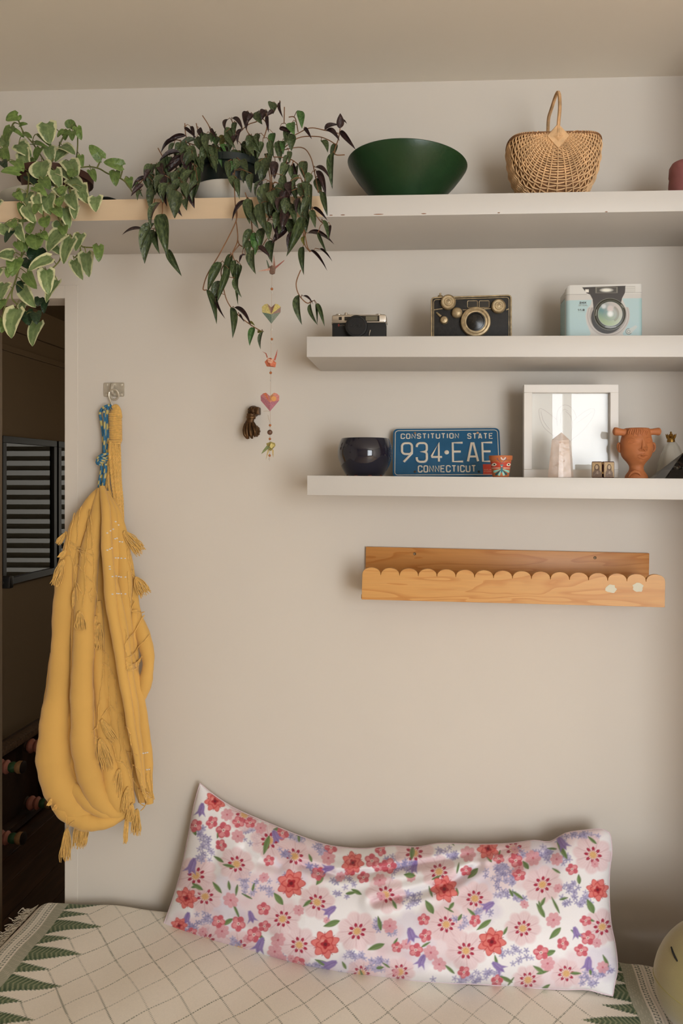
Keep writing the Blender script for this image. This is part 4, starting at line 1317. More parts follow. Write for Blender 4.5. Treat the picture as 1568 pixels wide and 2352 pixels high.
def number_plate():
    ybot, ytop = -.085, -.018
    uc = 1026
    pb = on3(uc, ybot)
    W_, H_ = .2945, .1475
    t = thing('number_plate', 'blue number plate with embossed white characters leaning against the wall', 'number plate', pb)
    lean = math.atan2(ytop - ybot, H_)
    t.rotation_euler = (-lean, math.radians(-.35), 0)
    BL = mat('plate_blue', (36, 92, 128), .42, var=.10, vscale=14, bump=.10, bscale=200)
    WH = mat('plate_white', (222, 208, 188), .5, var=.05, vscale=40)
    r = .012
    MB().prism(rrect(-W_ / 2, W_ / 2, 0, H_, r), -.0006, .0006).build('sheet', BL, t, world=False, bevel=.0004, bseg=1)
    # rolled outer edge and raised white line
    pl = rrect(-W_ / 2 + .0012, W_ / 2 - .0012, .0012, H_ - .0012, r - .001); pl.append(pl[0])
    MB().tube([(x, -.0004, z) for x, z in pl], .0013, 6).build('rolled_edge', BL, t, world=False)
    pl = rrect(-W_ / 2 + .0058, W_ / 2 - .0058, .0058, H_ - .0058, r - .003); pl.append(pl[0])
    MB().tube([(x, -.0008, z) for x, z in pl], .0014, 6, flat=.8).build('border_line', WH, t, world=False)
    def letters(txt, x, z, h, width, rad, name, gap=.22):
        k = 0
        tot = sum(glyph(c)[1] for c in txt) * h + gap * h * (len(txt) - 1)
        sx = width / tot
        for c in txt:
            g, w = glyph(c)
            if g:
                b = MB()
                for p in g:
                    b.tube([(x + px * h * sx, -.0010, z + pz * h) for px, pz in p], rad, 8, flat=.45, up=(0, 1, 0))
                b.build(name, WH, t, world=False)
                b = MB()
                for p in g:
                    b.tube([(x + px * h * sx, -.0005, z + pz * h) for px, pz in p], rad * 1.4, 8, flat=.32, up=(0, 1, 0))
                b.build('embossing', BL, t, world=False)
            x += (w + gap) * h * sx
    # crop units of the photograph: 1568 px for 500 px; plate spans 670..1440 x 325..700
    k = W_ / 770.0
    def cx(X): return (X - 1055) * k
    def cz(Y): return (700 - Y) * (H_ / 375.0)
    letters('CONSTITUTION', cx(728), cz(402), cz(366) - cz(402), cx(1144) - cx(728), .0015, 'embossed_letter', .30)
    letters('STATE', cx(1210), cz(407), cz(368) - cz(407), cx(1388) - cx(1210), .0015, 'embossed_letter', .34)
    letters('934', cx(735), cz(586), cz(440) - cz(586), cx(1020) - cx(735), .0038, 'embossed_numeral', .24)
    letters('EAE', cx(1100), cz(586), cz(440) - cz(586), cx(1384) - cx(1100), .0038, 'embossed_numeral', .24)
    letters('CONNECTICUT', cx(853), cz(663), cz(617) - cz(663), cx(1258) - cx(853), .0018, 'embossed_letter', .28)
    b = MB(); b.ell((cx(1056), -.0008, cz(513)), (.0066, .0018, .0066), 20, 8); b.build('centre_dot', WH, t, world=False)
    for X, Y, c in ((829, 360, (150, 118, 88)), (1282, 362, (196, 150, 110)), (829, 661, (70, 60, 50)), (1281, 664, (40, 38, 34))):
        b = MB(); b.lathe([(0, 0), (.0034, 0), (.0034, .0007), (.0026, .0013), (0, .0014)], 18, c=(cx(X), -.0007, cz(Y)), axis=(0, -1, 0)); b.build('bolt_hole', mat('hole_%d' % X + str(Y), c, .6), t, world=False)
    MB().bb(cx(1311), cx(1392), -.0014, -.0006, cz(690), cz(608)).build('renewal_sticker', mat('sticker_red', (190, 62, 42), .6, var=.06, vscale=60), t, world=False)
    b = MB()
    for txt, Y, wd in (('REPLACE', 653, 66), ('STICKER', 667, 58)):
        for p in text_strokes(txt, cx(1317), cz(Y), cz(Y - 7) - cz(Y), gap=.25, width=wd * k):
            b.tube([(x, -.0015, z) for x, z in p], .00028, 4)
    b.build('sticker_lettering', mat('sticker_ink', (226, 186, 160), .6), t, world=False)
number_plate()

def painted_pot():
    y = -.215
    base = on3(1149.5, y); m = MPP(1149, y)
    t = thing('painted_pot', 'tiny terracotta pot painted with eyes and an insect, in front of the number plate', 'pot', base)
    h = 49.5 * m
    prof = [(0, 0), (17 * m, 0), (18 * m, .0008), (19 * m, .04 * h), (24.2 * m, .76 * h), (24.5 * m, .79 * h), (26.5 * m, .80 * h), (27.2 * m, .98 * h), (26.8 * m, 1.0 * h), (25 * m, .995 * h), (24 * m, .8 * h), (17 * m, .1 * h), (0, .1 * h)]
    n = 220
    # resample the outside finely so that the print has room
    rows = []
    for a, c in zip(prof[:-1], prof[1:]):
        L_ = math.hypot(c[0] - a[0], c[1] - a[1]); k = max(1, int(L_ / (.28 * m * 1.4)))
        for i in range(k):
            rows.append((a[0] + (c[0] - a[0]) * i / k, a[1] + (c[1] - a[1]) * i / k))
    rows.append(prof[-1])
    R_ = np.array(rows); th = np.linspace(0, 2 * PI, n, endpoint=False)
    RR, TH = np.meshgrid(R_[:, 0], th, indexing='ij'); ZZ = np.repeat(R_[:, 1][:, None], n, 1)
    x = RR * np.sin(TH); yy = -RR * np.cos(TH); z = ZZ
    X = 1440 + x / m * 3.136; Y = 708 - z / m * 3.136
    front = (yy < 0) & (np.arange(len(rows))[:, None] < len(rows) * .6)
    C = np.zeros(X.shape + (3,)); C[...] = nlin((190, 108, 62))
    w = 2.2
    def ov(mask, c): over(C, mask * front, c)
    ov(aa(sd_poly(X, Y, [(1366, 600), (1400, 596), (1425, 606), (1455, 606), (1490, 598), (1518, 602), (1512, 640), (1480, 655), (1455, 640), (1425, 640), (1400, 655), (1372, 640)]), w), (192, 66, 46))
    for ex, sg in ((1388, 1), (1494, -1)):
        ov(aa(sd_poly(X, Y, [(ex - 19, 622), (ex - 8, 608), (ex + 6, 607), (ex + 19, 618), (ex + 6, 629), (ex - 9, 629)]), w), (232, 222, 200))
        ov(aa(np.hypot(X - ex - 2 * sg, Y - 618) - 6, w), (24, 24, 28))
    for k in range(6):
        for sg in (-1, 1):
            ov(aa(np.hypot(X - 1440 - sg * (18 + 9 * k), Y - 643) - 3.4, w), (226, 214, 192))
    for (tx, ty, c_) in ((1392, 668, (140, 206, 190)), (1404, 688, (40, 88, 92)), (1424, 690, (150, 212, 196)), (1456, 690, (150, 212, 196)), (1474, 686, (40, 88, 92)), (1492, 668, (140, 206, 190))):
        d = sd_seg(X, Y, (1440, 650), (tx, ty)); tpr = np.clip(np.hypot(X - 1440, Y - 650) / 50, .1, 1)
        ov(aa(d - 8.5 * tpr, w), c_)
    ov(aa(np.hypot((X - 1441) / 8, (Y - 655) / 22) - 1, .2), (52, 118, 130))
    ov(aa(np.hypot(X - 1441, Y - 622) - 10, w), (60, 132, 140)); ov(aa(np.hypot(X - 1441, Y - 616) - 5, w), (200, 70, 52)); ov(aa(np.hypot(X - 1441, Y - 632) - 4, w), (222, 210, 190))
    ov(aa(sd_line(X, Y, [(1436, 570), (1440, 580), (1452, 584), (1463, 578), (1465, 570)]) - 4, w), (226, 214, 206))
    for sg in (-1, 1):
        ov(aa(sd_line(X, Y, [(1440 + 6 * sg, 606), (1440 + 18 * sg, 592), (1440 + 30 * sg, 582)]) - 1.8, w), (110, 82, 100)); ov(aa(np.hypot(X - 1440 - 31 * sg, Y - 578) - 5, w), (120, 92, 120))
    pos = np.stack([x, yy, z], -1).reshape(-1, 3)
    m_ = len(rows)
    i, j = np.meshgrid(np.arange(m_ - 1), np.arange(n), indexing='ij')
    a = i * n + j; b_ = i * n + (j + 1) % n
    faces = np.stack([a.ravel(), b_.ravel(), (b_ + n).ravel(), (a + n).ravel()], 1)
    paint_object('pot_body', pos, C.reshape(-1, 3), faces, mat('painted_clay', attr='Col', rough=.6), t, off=(0, 0, 0))
painted_pot()

def white_frame():
    ybot, ytop = -.098, -.094
    u0, u1, vt, vb = 1200.5, 1413.5, 886, 1098
    pb = on3(1307, ybot)
    W_ = P(u1, 1000, -.08).x - P(u0, 1000, -.08).x
    H_ = math.hypot(P(1307, vt, ytop).z - pb.z, ytop - ybot)
    t = thing('framed_drawing', 'white picture frame with a faint line drawing standing on the shelf behind a crystal', 'picture', pb)
    t.rotation_euler = (-math.atan2(ytop - ybot, H_), math.radians(.25), 0)
    m = W_ / (u1 - u0)
    FR = mat('frame_white', (236, 229, 220), .4)
    fw, d = 18.5 * m, .026
    for (x0, x1, z0, z1) in ((-W_ / 2, W_ / 2, H_ - fw, H_), (-W_ / 2, W_ / 2, 0, fw), (-W_ / 2, -W_ / 2 + fw, fw, H_ - fw), (W_ / 2 - fw, W_ / 2, fw, H_ - fw)):
        MB().bb(x0, x1, -d, 0, z0, z1).build('frame_bar', FR, t, world=False, bevel=.0008, bseg=1)
    MB().bb(-W_ / 2 + fw * .8, W_ / 2 - fw * .8, -.003, -.001, fw * .8, H_ - fw * .8).build('paper', mat('drawing_paper', (238, 234, 226), .8), t, world=False)
    INK = mat('drawing_ink', (218, 208, 204), .8)
    def c8(X, Y): return ((1130 + X / 3.58) - 1307) * m, (1097 - (860 + Y / 3.58)) * m
    for pl in ([(500, 500), (430, 440), (395, 370), (383, 300), (395, 278), (440, 300), (500, 345), (530, 370)], [(400, 300), (420, 380), (470, 450)], [(535, 420), (530, 340), (545, 280), (585, 250), (630, 258), (670, 300), (690, 350)],
               [(560, 400), (565, 320), (590, 285), (620, 300)], [(665, 380), (720, 330), (790, 285), (830, 280), (838, 310), (810, 370), (740, 460), (670, 520)], [(690, 400), (760, 350), (810, 310)], [(500, 500), (560, 540), (620, 560), (670, 520)], [(600, 300), (640, 340), (660, 400), (650, 460)]):
        MB().tube([(c8(q[0], q[1])[0], -.0032, c8(q[0], q[1])[1]) for q in catmull(pl, 6)], .0005, 5).build('drawn_line', INK, t, world=False)
    MB().bb(-W_ / 2 + fw * .9, W_ / 2 - fw * .9, -.0115, -.010, fw * .9, H_ - fw * .9).build('glass', glass_mat('picture_glass', ior=1.35), t, world=False, smooth=False)
white_frame()

def crystal():
    y = -.205
    base = on3(1287, y); m = MPP(1287, y)
    t = thing('quartz_point', 'clear quartz point with reddish flecks standing in front of the white frame', 'crystal', base)
    def k(X): return (X - 560) / 3.58 * m
    def z(Y): return (852 - Y) / 3.58 * m
    b = MB()
    n = 6
    rings = [(850, 452, 670), (700, 468, 660), (548, 486, 645)]
    vs, fs = [], []
    for (Y, xa, xb) in rings:
        c, r = (k(xa) + k(xb)) / 2, (k(xb) - k(xa)) / 2
        for i in range(n):
            a = math.radians(60 * i + 12)
            vs.append((c + r * cos(a) * 1.02, r * .8 * sin(a), z(Y) + (.003 * (i % 2) if Y == 548 else 0)))
    top = len(vs); vs.append((k(567), 0.0, z(476)))
    for q in range(2):
        for i in range(n):
            j = (i + 1) % n
            fs.append((q * n + i, q * n + j, (q + 1) * n + j, (q + 1) * n + i))
    for i in range(n):
        fs.append((2 * n + i, 2 * n + (i + 1) % n, top))
    fs.append(tuple(range(n - 1, -1, -1)))
    b.add(vs, fs)
    Q = mat('quartz', (238, 208, 186), .08, var=.12, vscale=40, bump=.35, bscale=40, spec=.8, coat=.5)
    Q.node_tree.nodes['Principled BSDF'].inputs['Alpha'].default_value = .50
    b.build('crystal_body', Q, t, world=False, smooth=False)
    rng = random.Random(3)
    VE = mat('quartz_veil', (240, 232, 222), .5); RD = mat('iron_fleck', (178, 96, 58), .7)
    for i in range(44):
        f = rng.random()
        zz = z(840) + (z(530) - z(840)) * f
        r = .018 * (1 - .25 * f)
        c = (rng.uniform(-r, r) * .8 - .001, rng.uniform(-r, -r * .4) * .78, zz)
        b = MB(); b.ell(c, (rng.uniform(.0012, .0045), .0005, rng.uniform(.0006, .0026)), 8, 5, rot=(rng.uniform(-1, 1), rng.uniform(-1, 1), rng.uniform(-1, 1)))
        b.build('inclusion', RD if i % 4 == 0 else VE, t, world=False)
crystal()

def icons():
    y = -.225
    base = on3(1384.5, y); m = MPP(1384, y)
    t = thing('folding_icon', 'tiny two-panel wooden icon with sepia portraits standing on the shelf', 'icon', base)
    WD = mat('icon_wood', (78, 44, 30), .5, var=.2, vscale=60, stretch=(1, 1, 4))
    PRT = mat('icon_print', attr='Col', rough=.45)
    for sgn, (xa, xb) in ((-1, (818, 903)), (1, (910, 1010))):
        # crop units: x 803..1020, y 715..855
        ca = (xa + xb) / 2
        wd = (xb - xa) / 3.58 * m; h = 137 / 3.58 * m
        p = bpy.data.objects.new('panel', None)
        MBp = MB(); rt = math.radians(16 * sgn)
        cxp = ((ca - 911) / 3.58) * m
        R = Matrix.Translation((cxp, 0, 0)) @ Matrix.Rotation(rt, 4, 'Z')
        MBp.M = R; MBp.prism(rrect(-wd / 2, wd / 2, 0, h, .003), 0, .009)
        pn = MBp.build('panel', WD, t, world=False, bevel=.0008, bseg=1)
        nu, nv = 70, 100
        S_, T_ = np.meshgrid(np.linspace(0, 1, nu), np.linspace(0, 1, nv))
        C = np.zeros(S_.shape + (3,)); C[...] = nlin((188, 158, 118))
        rng = np.random.RandomState(4 + sgn)
        # a plain half-length figure: robe, head with hood, soft halo
        X = (S_ - .5) * wd / h; Y = T_
        over(C, aa(np.hypot(X, Y - .66) - .26, .05) * .5, (206, 178, 128))
        over(C, aa(sd_poly(X, Y, [(-.30, 0), (-.28, .3), (-.16, .48), (.16, .48), (.28, .3), (.30, 0)]), .06), (122, 100, 86))
        over(C, aa(sd_poly(X, Y, [(-.17, .46), (-.18, .70), (-.08, .88), (.08, .88), (.18, .70), (.17, .46)]), .06), (104, 82, 68))
        over(C, aa(np.hypot((X - .01 * sgn) / .095, (Y - .67) / .135) - 1, .25), (196, 172, 142))
        over(C, aa(np.hypot((X - .03) / .07, (Y - .30) / .10) - 1, .3) * .8, (176, 154, 134))
        over(C, aa(sd_line(X, Y, [(-.2, .1), (-.05, .28), (.1, .2), (.22, .34)]) - .02, .03) * .6, (150, 132, 120))
        over(C, aa(sd_line(X, Y, [(-.05, .69), (-.02, .69)]) - .008, .01), (60, 46, 40)); over(C, aa(sd_line(X, Y, [(.02, .69), (.05, .69)]) - .008, .01), (60, 46, 40))
        over(C, aa(sd_line(X, Y, [(-.03, .60), (.03, .60)]) - .006, .01), (120, 70, 60))
        nz = rng.rand(*S_.shape)[..., None]; C *= .6 + .8 * nz; over(C, (np.mod(Y * 9 + X * 7 + 2 * np.sin(X * 20), 1) < .3) * .25, (84, 66, 52))
        x = -wd / 2 * .90 + wd * .90 * S_; z = h * .05 + h * .90 * T_
        pos = np.stack([x, np.full_like(x, -.0004), z], -1).reshape(-1, 3)
        Rn = np.array(R); pos = pos @ Rn[:3, :3].T + Rn[:3, 3]
        ob = paint_object('portrait_print', pos, C.reshape(-1, 3), grid_faces(nu, nv), PRT, pn, off=(0, 0, 0))
    for zz in (.010, .034):
        b = MB(); b.lathe([(.0, 0), (.0016, 0), (.0016, .005), (0, .005)], 10, c=(-.0008, -.0012, zz)); b.build('hinge', mat('brass', (150, 116, 60), .35, metal=.9), t, world=False)
icons()

CLAY = mat('terracotta', (184, 112, 66), .62, var=.12, vscale=22, bump=.25, bscale=90, bdist=.0015)
def head_vase():
    y = -.17
    base = on3(1461, y); m = MPP(1461, y)
    t = thing('head_vase', 'terracotta vase shaped like a head with side buns and a blank face', 'vase', base)
    def zc(Y): return (857 - Y) / 3.58 * m
    cm = m / 3.58
    # half widths of the outline, crop units, from foot to crown (x centre about 1190)
    prof = [(857, 95), (840, 92), (822, 82), (800, 66), (775, 58), (750, 62), (720, 82), (680, 116), (640, 129), (600, 133), (560, 131), (520, 123), (480, 113), (455, 106), (444, 98), (440, 90)]
    pr = catmull([(zc(a), b_ * cm) for a, b_ in prof], 5)
    n = 96
    vs, fs = [], []
    face_az = math.radians(13)
    for z, r in pr:
        for k in range(n):
            a = 2 * PI * k / n
            az = a - face_az                     # 0 = facing the camera
            az = (az + PI) % (2 * PI) - PI
            Y = 857 - z / cm
            rr = r
            dd = 0.0
            def bump(a0, y0, wa, wy, h):
                return h * math.exp(-((az - math.radians(a0)) / math.radians(wa)) ** 2 - ((Y - y0) / wy) ** 2)
            f = 1.0
            dd += bump(0, 600, 8, 34, 7) + bump(0, 560, 6, 40, 5) + bump(0, 616, 9.5, 13, 15) + bump(-8, 620, 5, 8, 6) + bump(8, 620, 5, 8, 6)       # nose
            dd += bump(0, 664, 16, 7, 7) + bump(0, 682, 13, 8, 7) - bump(0, 673, 17, 3.2, 6)                # lips
            dd += bump(0, 720, 16, 18, 6)                                                                   # chin
            for s in (-1, 1):
                dd -= bump(27 * s, 562, 15, 24, 7)                                                          # eye sockets
                dd += bump(27 * s, 556, 9, 11, 7) + bump(27 * s, 532, 17, 6, 5)                             # eyes, brows
                dd -= bump(27 * s, 556, 3.2, 4, 3)
            if Y < 505 and abs(az) < 1.15:
                lock = .5 + .5 * cos(az * 14)
                edge = 505 - 12 * lock
                if Y < edge:
                    dd += 4.5 * min(1, (edge - Y) / 8) * (.55 + .45 * lock)
            rr = r * f + dd * cm * 1.7
            # the front is a little flatter than the sides, the skull deeper at the back
            sx, sy = 1.0, .92 if cos(a) > 0 else 1.0
            vs.append((rr * sin(a) * sx, -rr * cos(a) * sy, z))
    mrow = len(pr)
    for i in range(mrow - 1):
        for k in range(n):
            k2 = (k + 1) % n
            fs.append((i * n + k, i * n + k2, (i + 1) * n + k2, (i + 1) * n + k))
    fs.append(tuple(range(n - 1, -1, -1)))
    # inner lip
    r_top = pr[-1][1]; z_top = pr[-1][0]
    base_i = (mrow - 1) * n
    q = len(vs)
    for k in range(n):
        a = 2 * PI * k / n
        vs.append((r_top * .86 * sin(a), -r_top * .86 * cos(a), z_top - .001))
    for k in range(n):
        a = 2 * PI * k / n
        vs.append((r_top * .7 * sin(a), -r_top * .7 * cos(a), z_top - .05))
    for s0, s1 in ((base_i, q), (q, q + n)):
        for k in range(n):
            k2 = (k + 1) % n
            fs.append((s0 + k, s0 + k2, s1 + k2, s1 + k))
    fs.append(tuple(q + n + k for k in range(n)))
    b = MB(); b.add(vs, fs); b.build('head', CLAY, t, world=False, angle=60)
    # features laid onto the face: lids, pupils, lips, nostrils and the locks of the fringe
    from mathutils.bvhtree import BVHTree
    ho = t.children[0]
    bm = bmesh.new(); bm.from_mesh(ho.data); bv = BVHTree.FromBMesh(bm); bm.free()
    def onface(X, Y, lift):
        u, v = 1130 + X / 3.58, 860 + Y / 3.58
        d = (P(u, v, 0) - CAM).normalized()
        h = bv.ray_cast(CAM - Vector(t.location), d)
        return (h[0] - d * lift) if h[0] is not None else None
    def line(pts, r, name, lift=.0):
        q = [onface(float(a), float(c), lift) for a, c in catmull(pts, 5)]
        q = [p for p in q if p is not None]
        if len(q) > 3:
            n_ = len(q)
            MB().tube(q, [r * cm * (.35 + .65 * sin(PI * (.06 + .88 * i / (n_ - 1)))) for i in range(n_)], 8).build(name, CLAY, t, world=False)
    for ex, ey, rx in ((1140, 555, 27), (1286, 552, 22)):
        line([(ex - rx, ey + 3), (ex - rx * .4, ey - 15), (ex + rx * .4, ey - 14), (ex + rx, ey + 2)], 4.2, 'upper_eyelid')
        line([(ex - rx, ey + 3), (ex - rx * .3, ey + 14), (ex + rx * .4, ey + 13), (ex + rx, ey + 2)], 3.4, 'lower_eyelid')
        line([(ex + 7 * cos(a), ey + 7 * sin(a)) for a in [2 * PI * k / 8 for k in range(9)]], 2.6, 'pupil')
        line([(ex - rx * 1.2, ey - 24), (ex, ey - 33), (ex + rx * 1.1, ey - 25)], 4, 'brow')
    line([(1192, 668), (1222, 658), (1240, 662), (1258, 657), (1284, 667)], 6.5, 'upper_lip')
    line([(1198, 678), (1236, 689), (1278, 678)], 7.5, 'lower_lip')
    for nx in (1212, 1258):
        line([(nx - 10, 612), (nx - 3, 622), (nx + 8, 620), (nx + 9, 608)], 6, 'nostril')
    line([(1236, 540), (1238, 570), (1236, 600), (1235, 622)], 9, 'nose_ridge', -.001)
    for k, (xa, yb) in enumerate(((1118, 492), (1134, 500), (1152, 495), (1170, 508), (1186, 497), (1204, 510), (1222, 498), (1240, 506), (1258, 494), (1274, 500))):
        line([(xa + (1196 - xa) * .25, 446), (xa + 4, 466), (xa, 482), (xa + 5 * (-1) ** k, yb)], 6.5, 'fringe_lock')
    # buns
    for s, pts in ((-1, [(1100, 478, 30), (1065, 475, 29), (1040, 472, 31), (1015, 468, 34), (1000, 468, 31), (990, 468, 14)]), (1, [(1280, 475, 30), (1310, 472, 26), (1335, 470, 28), (1358, 470, 32), (1374, 470, 29), (1384, 470, 13)])):
        pa = catmull(pts, 4)
        b = MB(); b.tube([((q[0] - 1190) * cm, -.008, zc(q[1])) for q in pa], [q[2] * cm for q in pa], 20); b.build('bun', CLAY, t, world=False, angle=70)
    # ears
    for s, X in ((-1, 1054), (1, 1330)):
        b = MB(); b.ell(((X - 1190) * cm, .004, zc(600)), (24 * cm, 14 * cm, 44 * cm), 18, 12, rot=(0, .12 * s, 0)); e = b.build('ear', CLAY, t, world=False)
        b = MB(); b.tube([((X - 1190 + s * 8 * cos(a)) * cm, -.004 - .0004, zc(600 - 26 * sin(a))) for a in [(-1.3 + 2.6 * k / 10) for k in range(11)]], 3.2 * cm, 6); b.build('ear_rim', CLAY, e, world=False)
    # a hand-like fold at the foot
    b = MB(); b.tube([((X - 1190) * cm, -.018 - .002 * k, zc(Y)) for k, (X, Y) in enumerate([(1110, 845), (1130, 815), (1160, 800), (1190, 812), (1203, 835)])], [4 * cm, 12 * cm, 16 * cm, 14 * cm, 6 * cm], 12); b.build('collar_fold', CLAY, t, world=False, angle=70)
head_vase()

GOLD = mat('old_gold', (158, 120, 58), .38, metal=.85, var=.2, vscale=80)
def glass_bottle():
    y = -.068
    base = on3(1542, y); m = MPP(1542, y); cm = m / 3.58
    t = thing('glass_bottle', 'clear glass bottle with a gold crown stopper behind the dark pyramid', 'bottle', base)
    def zc(Y): return (857 - Y) / 3.58 * m
    prof = [(0, 857), (118, 857), (124, 850), (126, 800), (118, 740), (104, 690), (84, 640), (62, 590), (44, 560), (33, 550), (30, 545), (28, 545), (26, 552), (38, 566), (56, 594), (98, 692), (112, 742), (119, 800), (116, 845), (0, 846)]
    b = MB()
    n = 48
    vs, fs = [], []
    for r, Y in prof:
        for k in range(n):
            a = 2 * PI * k / n
            rr = r * (1 + (.045 * cos(9 * a) if 580 < Y < 840 else 0))
            vs.append((rr * cm * sin(a), -rr * cm * cos(a) * .72, zc(Y)))
    for i in range(len(prof) - 1):
        for k in range(n):
            k2 = (k + 1) % n
            fs.append((i * n + k, i * n + k2, (i + 1) * n + k2, (i + 1) * n + k))
    b.add(vs, fs)
    GL = mat('bottle_glass', (222, 214, 196), .12, spec=.9, bump=.3, bscale=45, coat=.6)
    GL.node_tree.nodes['Principled BSDF'].inputs['Alpha'].default_value = .34
    b.M = Matrix.Identity(4)
    o = b.build('bottle_body', GL, t, world=False)
    # crown
    x0 = -6 * cm
    b = MB(); b.lathe([(0, zc(552)), (32 * cm, zc(552)), (33 * cm, zc(545)), (31 * cm, zc(530)), (28 * cm, zc(518)), (0, zc(516))], 24, c=(x0, 0, 0)); cr = b.build('crown_band', GOLD, t, world=False)
    for k in range(6):
        a = 2 * PI * k / 6
        d = Vector((sin(a), -cos(a), 0))
        b = MB(); b.tube([d * 27 * cm + Vector((x0, 0, zc(522))), d * 36 * cm + Vector((x0, 0, zc(500))), d * 42 * cm + Vector((x0, 0, zc(484)))], [8 * cm, 7 * cm, 2.5 * cm], 8); b.build('crown_point', GOLD, cr, world=False)
    b = MB(); b.ell((x0, 0, zc(500)), (20 * cm, 20 * cm, 20 * cm), 16, 10); b.ell((x0, 0, zc(474)), (9 * cm, 9 * cm, 11 * cm), 12, 8); b.build('crown_orb', GOLD, cr, world=False)
glass_bottle()

def pyramid():
    y = -.185
    base = on3(1570, y); m = MPP(1570, y)
    t = thing('resin_pyramid', 'dark pyramid with a clear shell at the far end of the plate shelf', 'pyramid', base)
    r = 63 * m; h = 62 * m
    a0 = math.radians(4)
    def ring(s, z): return [(r * s * sx, r * s * sy, z) for sx, sy in ((-1, -1), (1, -1), (1, 1), (-1, 1))]
    b = MB(); v = ring(1, 0) + [(0, 0, h)]; b.add(v, [(3, 2, 1, 0), (0, 1, 4), (1, 2, 4), (2, 3, 4), (3, 0, 4)])
    b.M = Matrix.Identity(4)
    b.build('clear_shell', glass_mat('resin_clear', (236, 232, 222), rough=.02, ior=1.45), t, world=False, smooth=False)
    b = MB(); v = ring(.86, .001) + ring(.60, h * .34); b.add(v, [(3, 2, 1, 0), (4, 5, 6, 7), (0, 1, 5, 4), (1, 2, 6, 5), (2, 3, 7, 6), (3, 0, 4, 7)])
    b.build('dark_core', mat('pyramid_core', (40, 38, 40), .35, var=.5, vscale=160), t, world=False, smooth=False)
    rng = random.Random(8)
    for i in range(26):
        f = rng.uniform(.36, .62); s = (1 - f) * .72
        c = (rng.uniform(-r, r) * s, rng.uniform(-r, r * .2) * s, h * f)
        b = MB(); b.ell(c, (rng.uniform(.003, .006), rng.uniform(.003, .005), rng.uniform(.002, .004)), 7, 5, rot=(rng.random(), rng.random(), rng.random()))
        b.build('stone_chip', mat('chip_%d' % (i % 3), ((96, 64, 56), (142, 140, 132), (60, 54, 52))[i % 3], .5), t, world=False, smooth=False)
pyramid()

# ------------------------------------------------------------------ scalloped picture ledge
def pine_mat(name='oiled_pine', k=(1, 1, 1)):
    m = mat(name, (206, 146, 84), .38, spec=.4)
    def rgba(*c): return (*rgb(*[a * b for a, b in zip(c, k)]), 1)
    nt = m.node_tree; N, L = nt.nodes, nt.links
    tc = N.new('ShaderNodeTexCoord'); mp = N.new('ShaderNodeMapping'); mp.inputs['Scale'].default_value = (1.1, 3, 7)
    oi = N.new('ShaderNodeObjectInfo'); ad = N.new('ShaderNodeVectorMath'); ad.operation = 'ADD'
    L.new(tc.outputs['Object'], mp.inputs['Vector']); L.new(mp.outputs[0], ad.inputs[0]); L.new(oi.outputs['Random'], ad.inputs[1])
    nz = N.new('ShaderNodeTexNoise'); nz.inputs['Scale'].default_value = 2.2; nz.inputs['Detail'].default_value = 2; nz.inputs['Distortion'].default_value = .5
    L.new(ad.outputs[0], nz.inputs['Vector'])
    mu = N.new('ShaderNodeMath'); mu.operation = 'MULTIPLY'; mu.inputs[1].default_value = 7
    fr = N.new('ShaderNodeMath'); fr.operation = 'FRACT'
    L.new(nz.outputs['Fac'], mu.inputs[0]); L.new(mu.outputs[0], fr.inputs[0])
    cr = N.new('ShaderNodeValToRGB'); e = cr.color_ramp.elements
    e[0].position, e[0].color = 0, rgba(218, 166, 102); e[1].position, e[1].color = 1, rgba(210, 152, 86)
    x = e.new(.62); x.color = rgba(216, 163, 98); x = e.new(.95); x.color = rgba(202, 142, 78)
    L.new(fr.outputs[0], cr.inputs[0])
    mp2 = N.new('ShaderNodeMapping'); mp2.inputs['Scale'].default_value = (6, 60, 160)
    n2 = N.new('ShaderNodeTexNoise'); n2.inputs['Scale'].default_value = 2; n2.inputs['Detail'].default_value = 4
    L.new(tc.outputs['Object'], mp2.inputs['Vector']); L.new(mp2.outputs[0], n2.inputs['Vector'])
    mr = N.new('ShaderNodeMapRange'); mr.inputs['To Min'].default_value = .86; mr.inputs['To Max'].default_value = 1.1; L.new(n2.outputs['Fac'], mr.inputs['Value'])
    hs = N.new('ShaderNodeHueSaturation'); L.new(mr.outputs[0], hs.inputs['Value']); L.new(cr.outputs[0], hs.inputs['Color'])
    L.new(hs.outputs[0], N['Principled BSDF'].inputs['Base Color'])
    return m

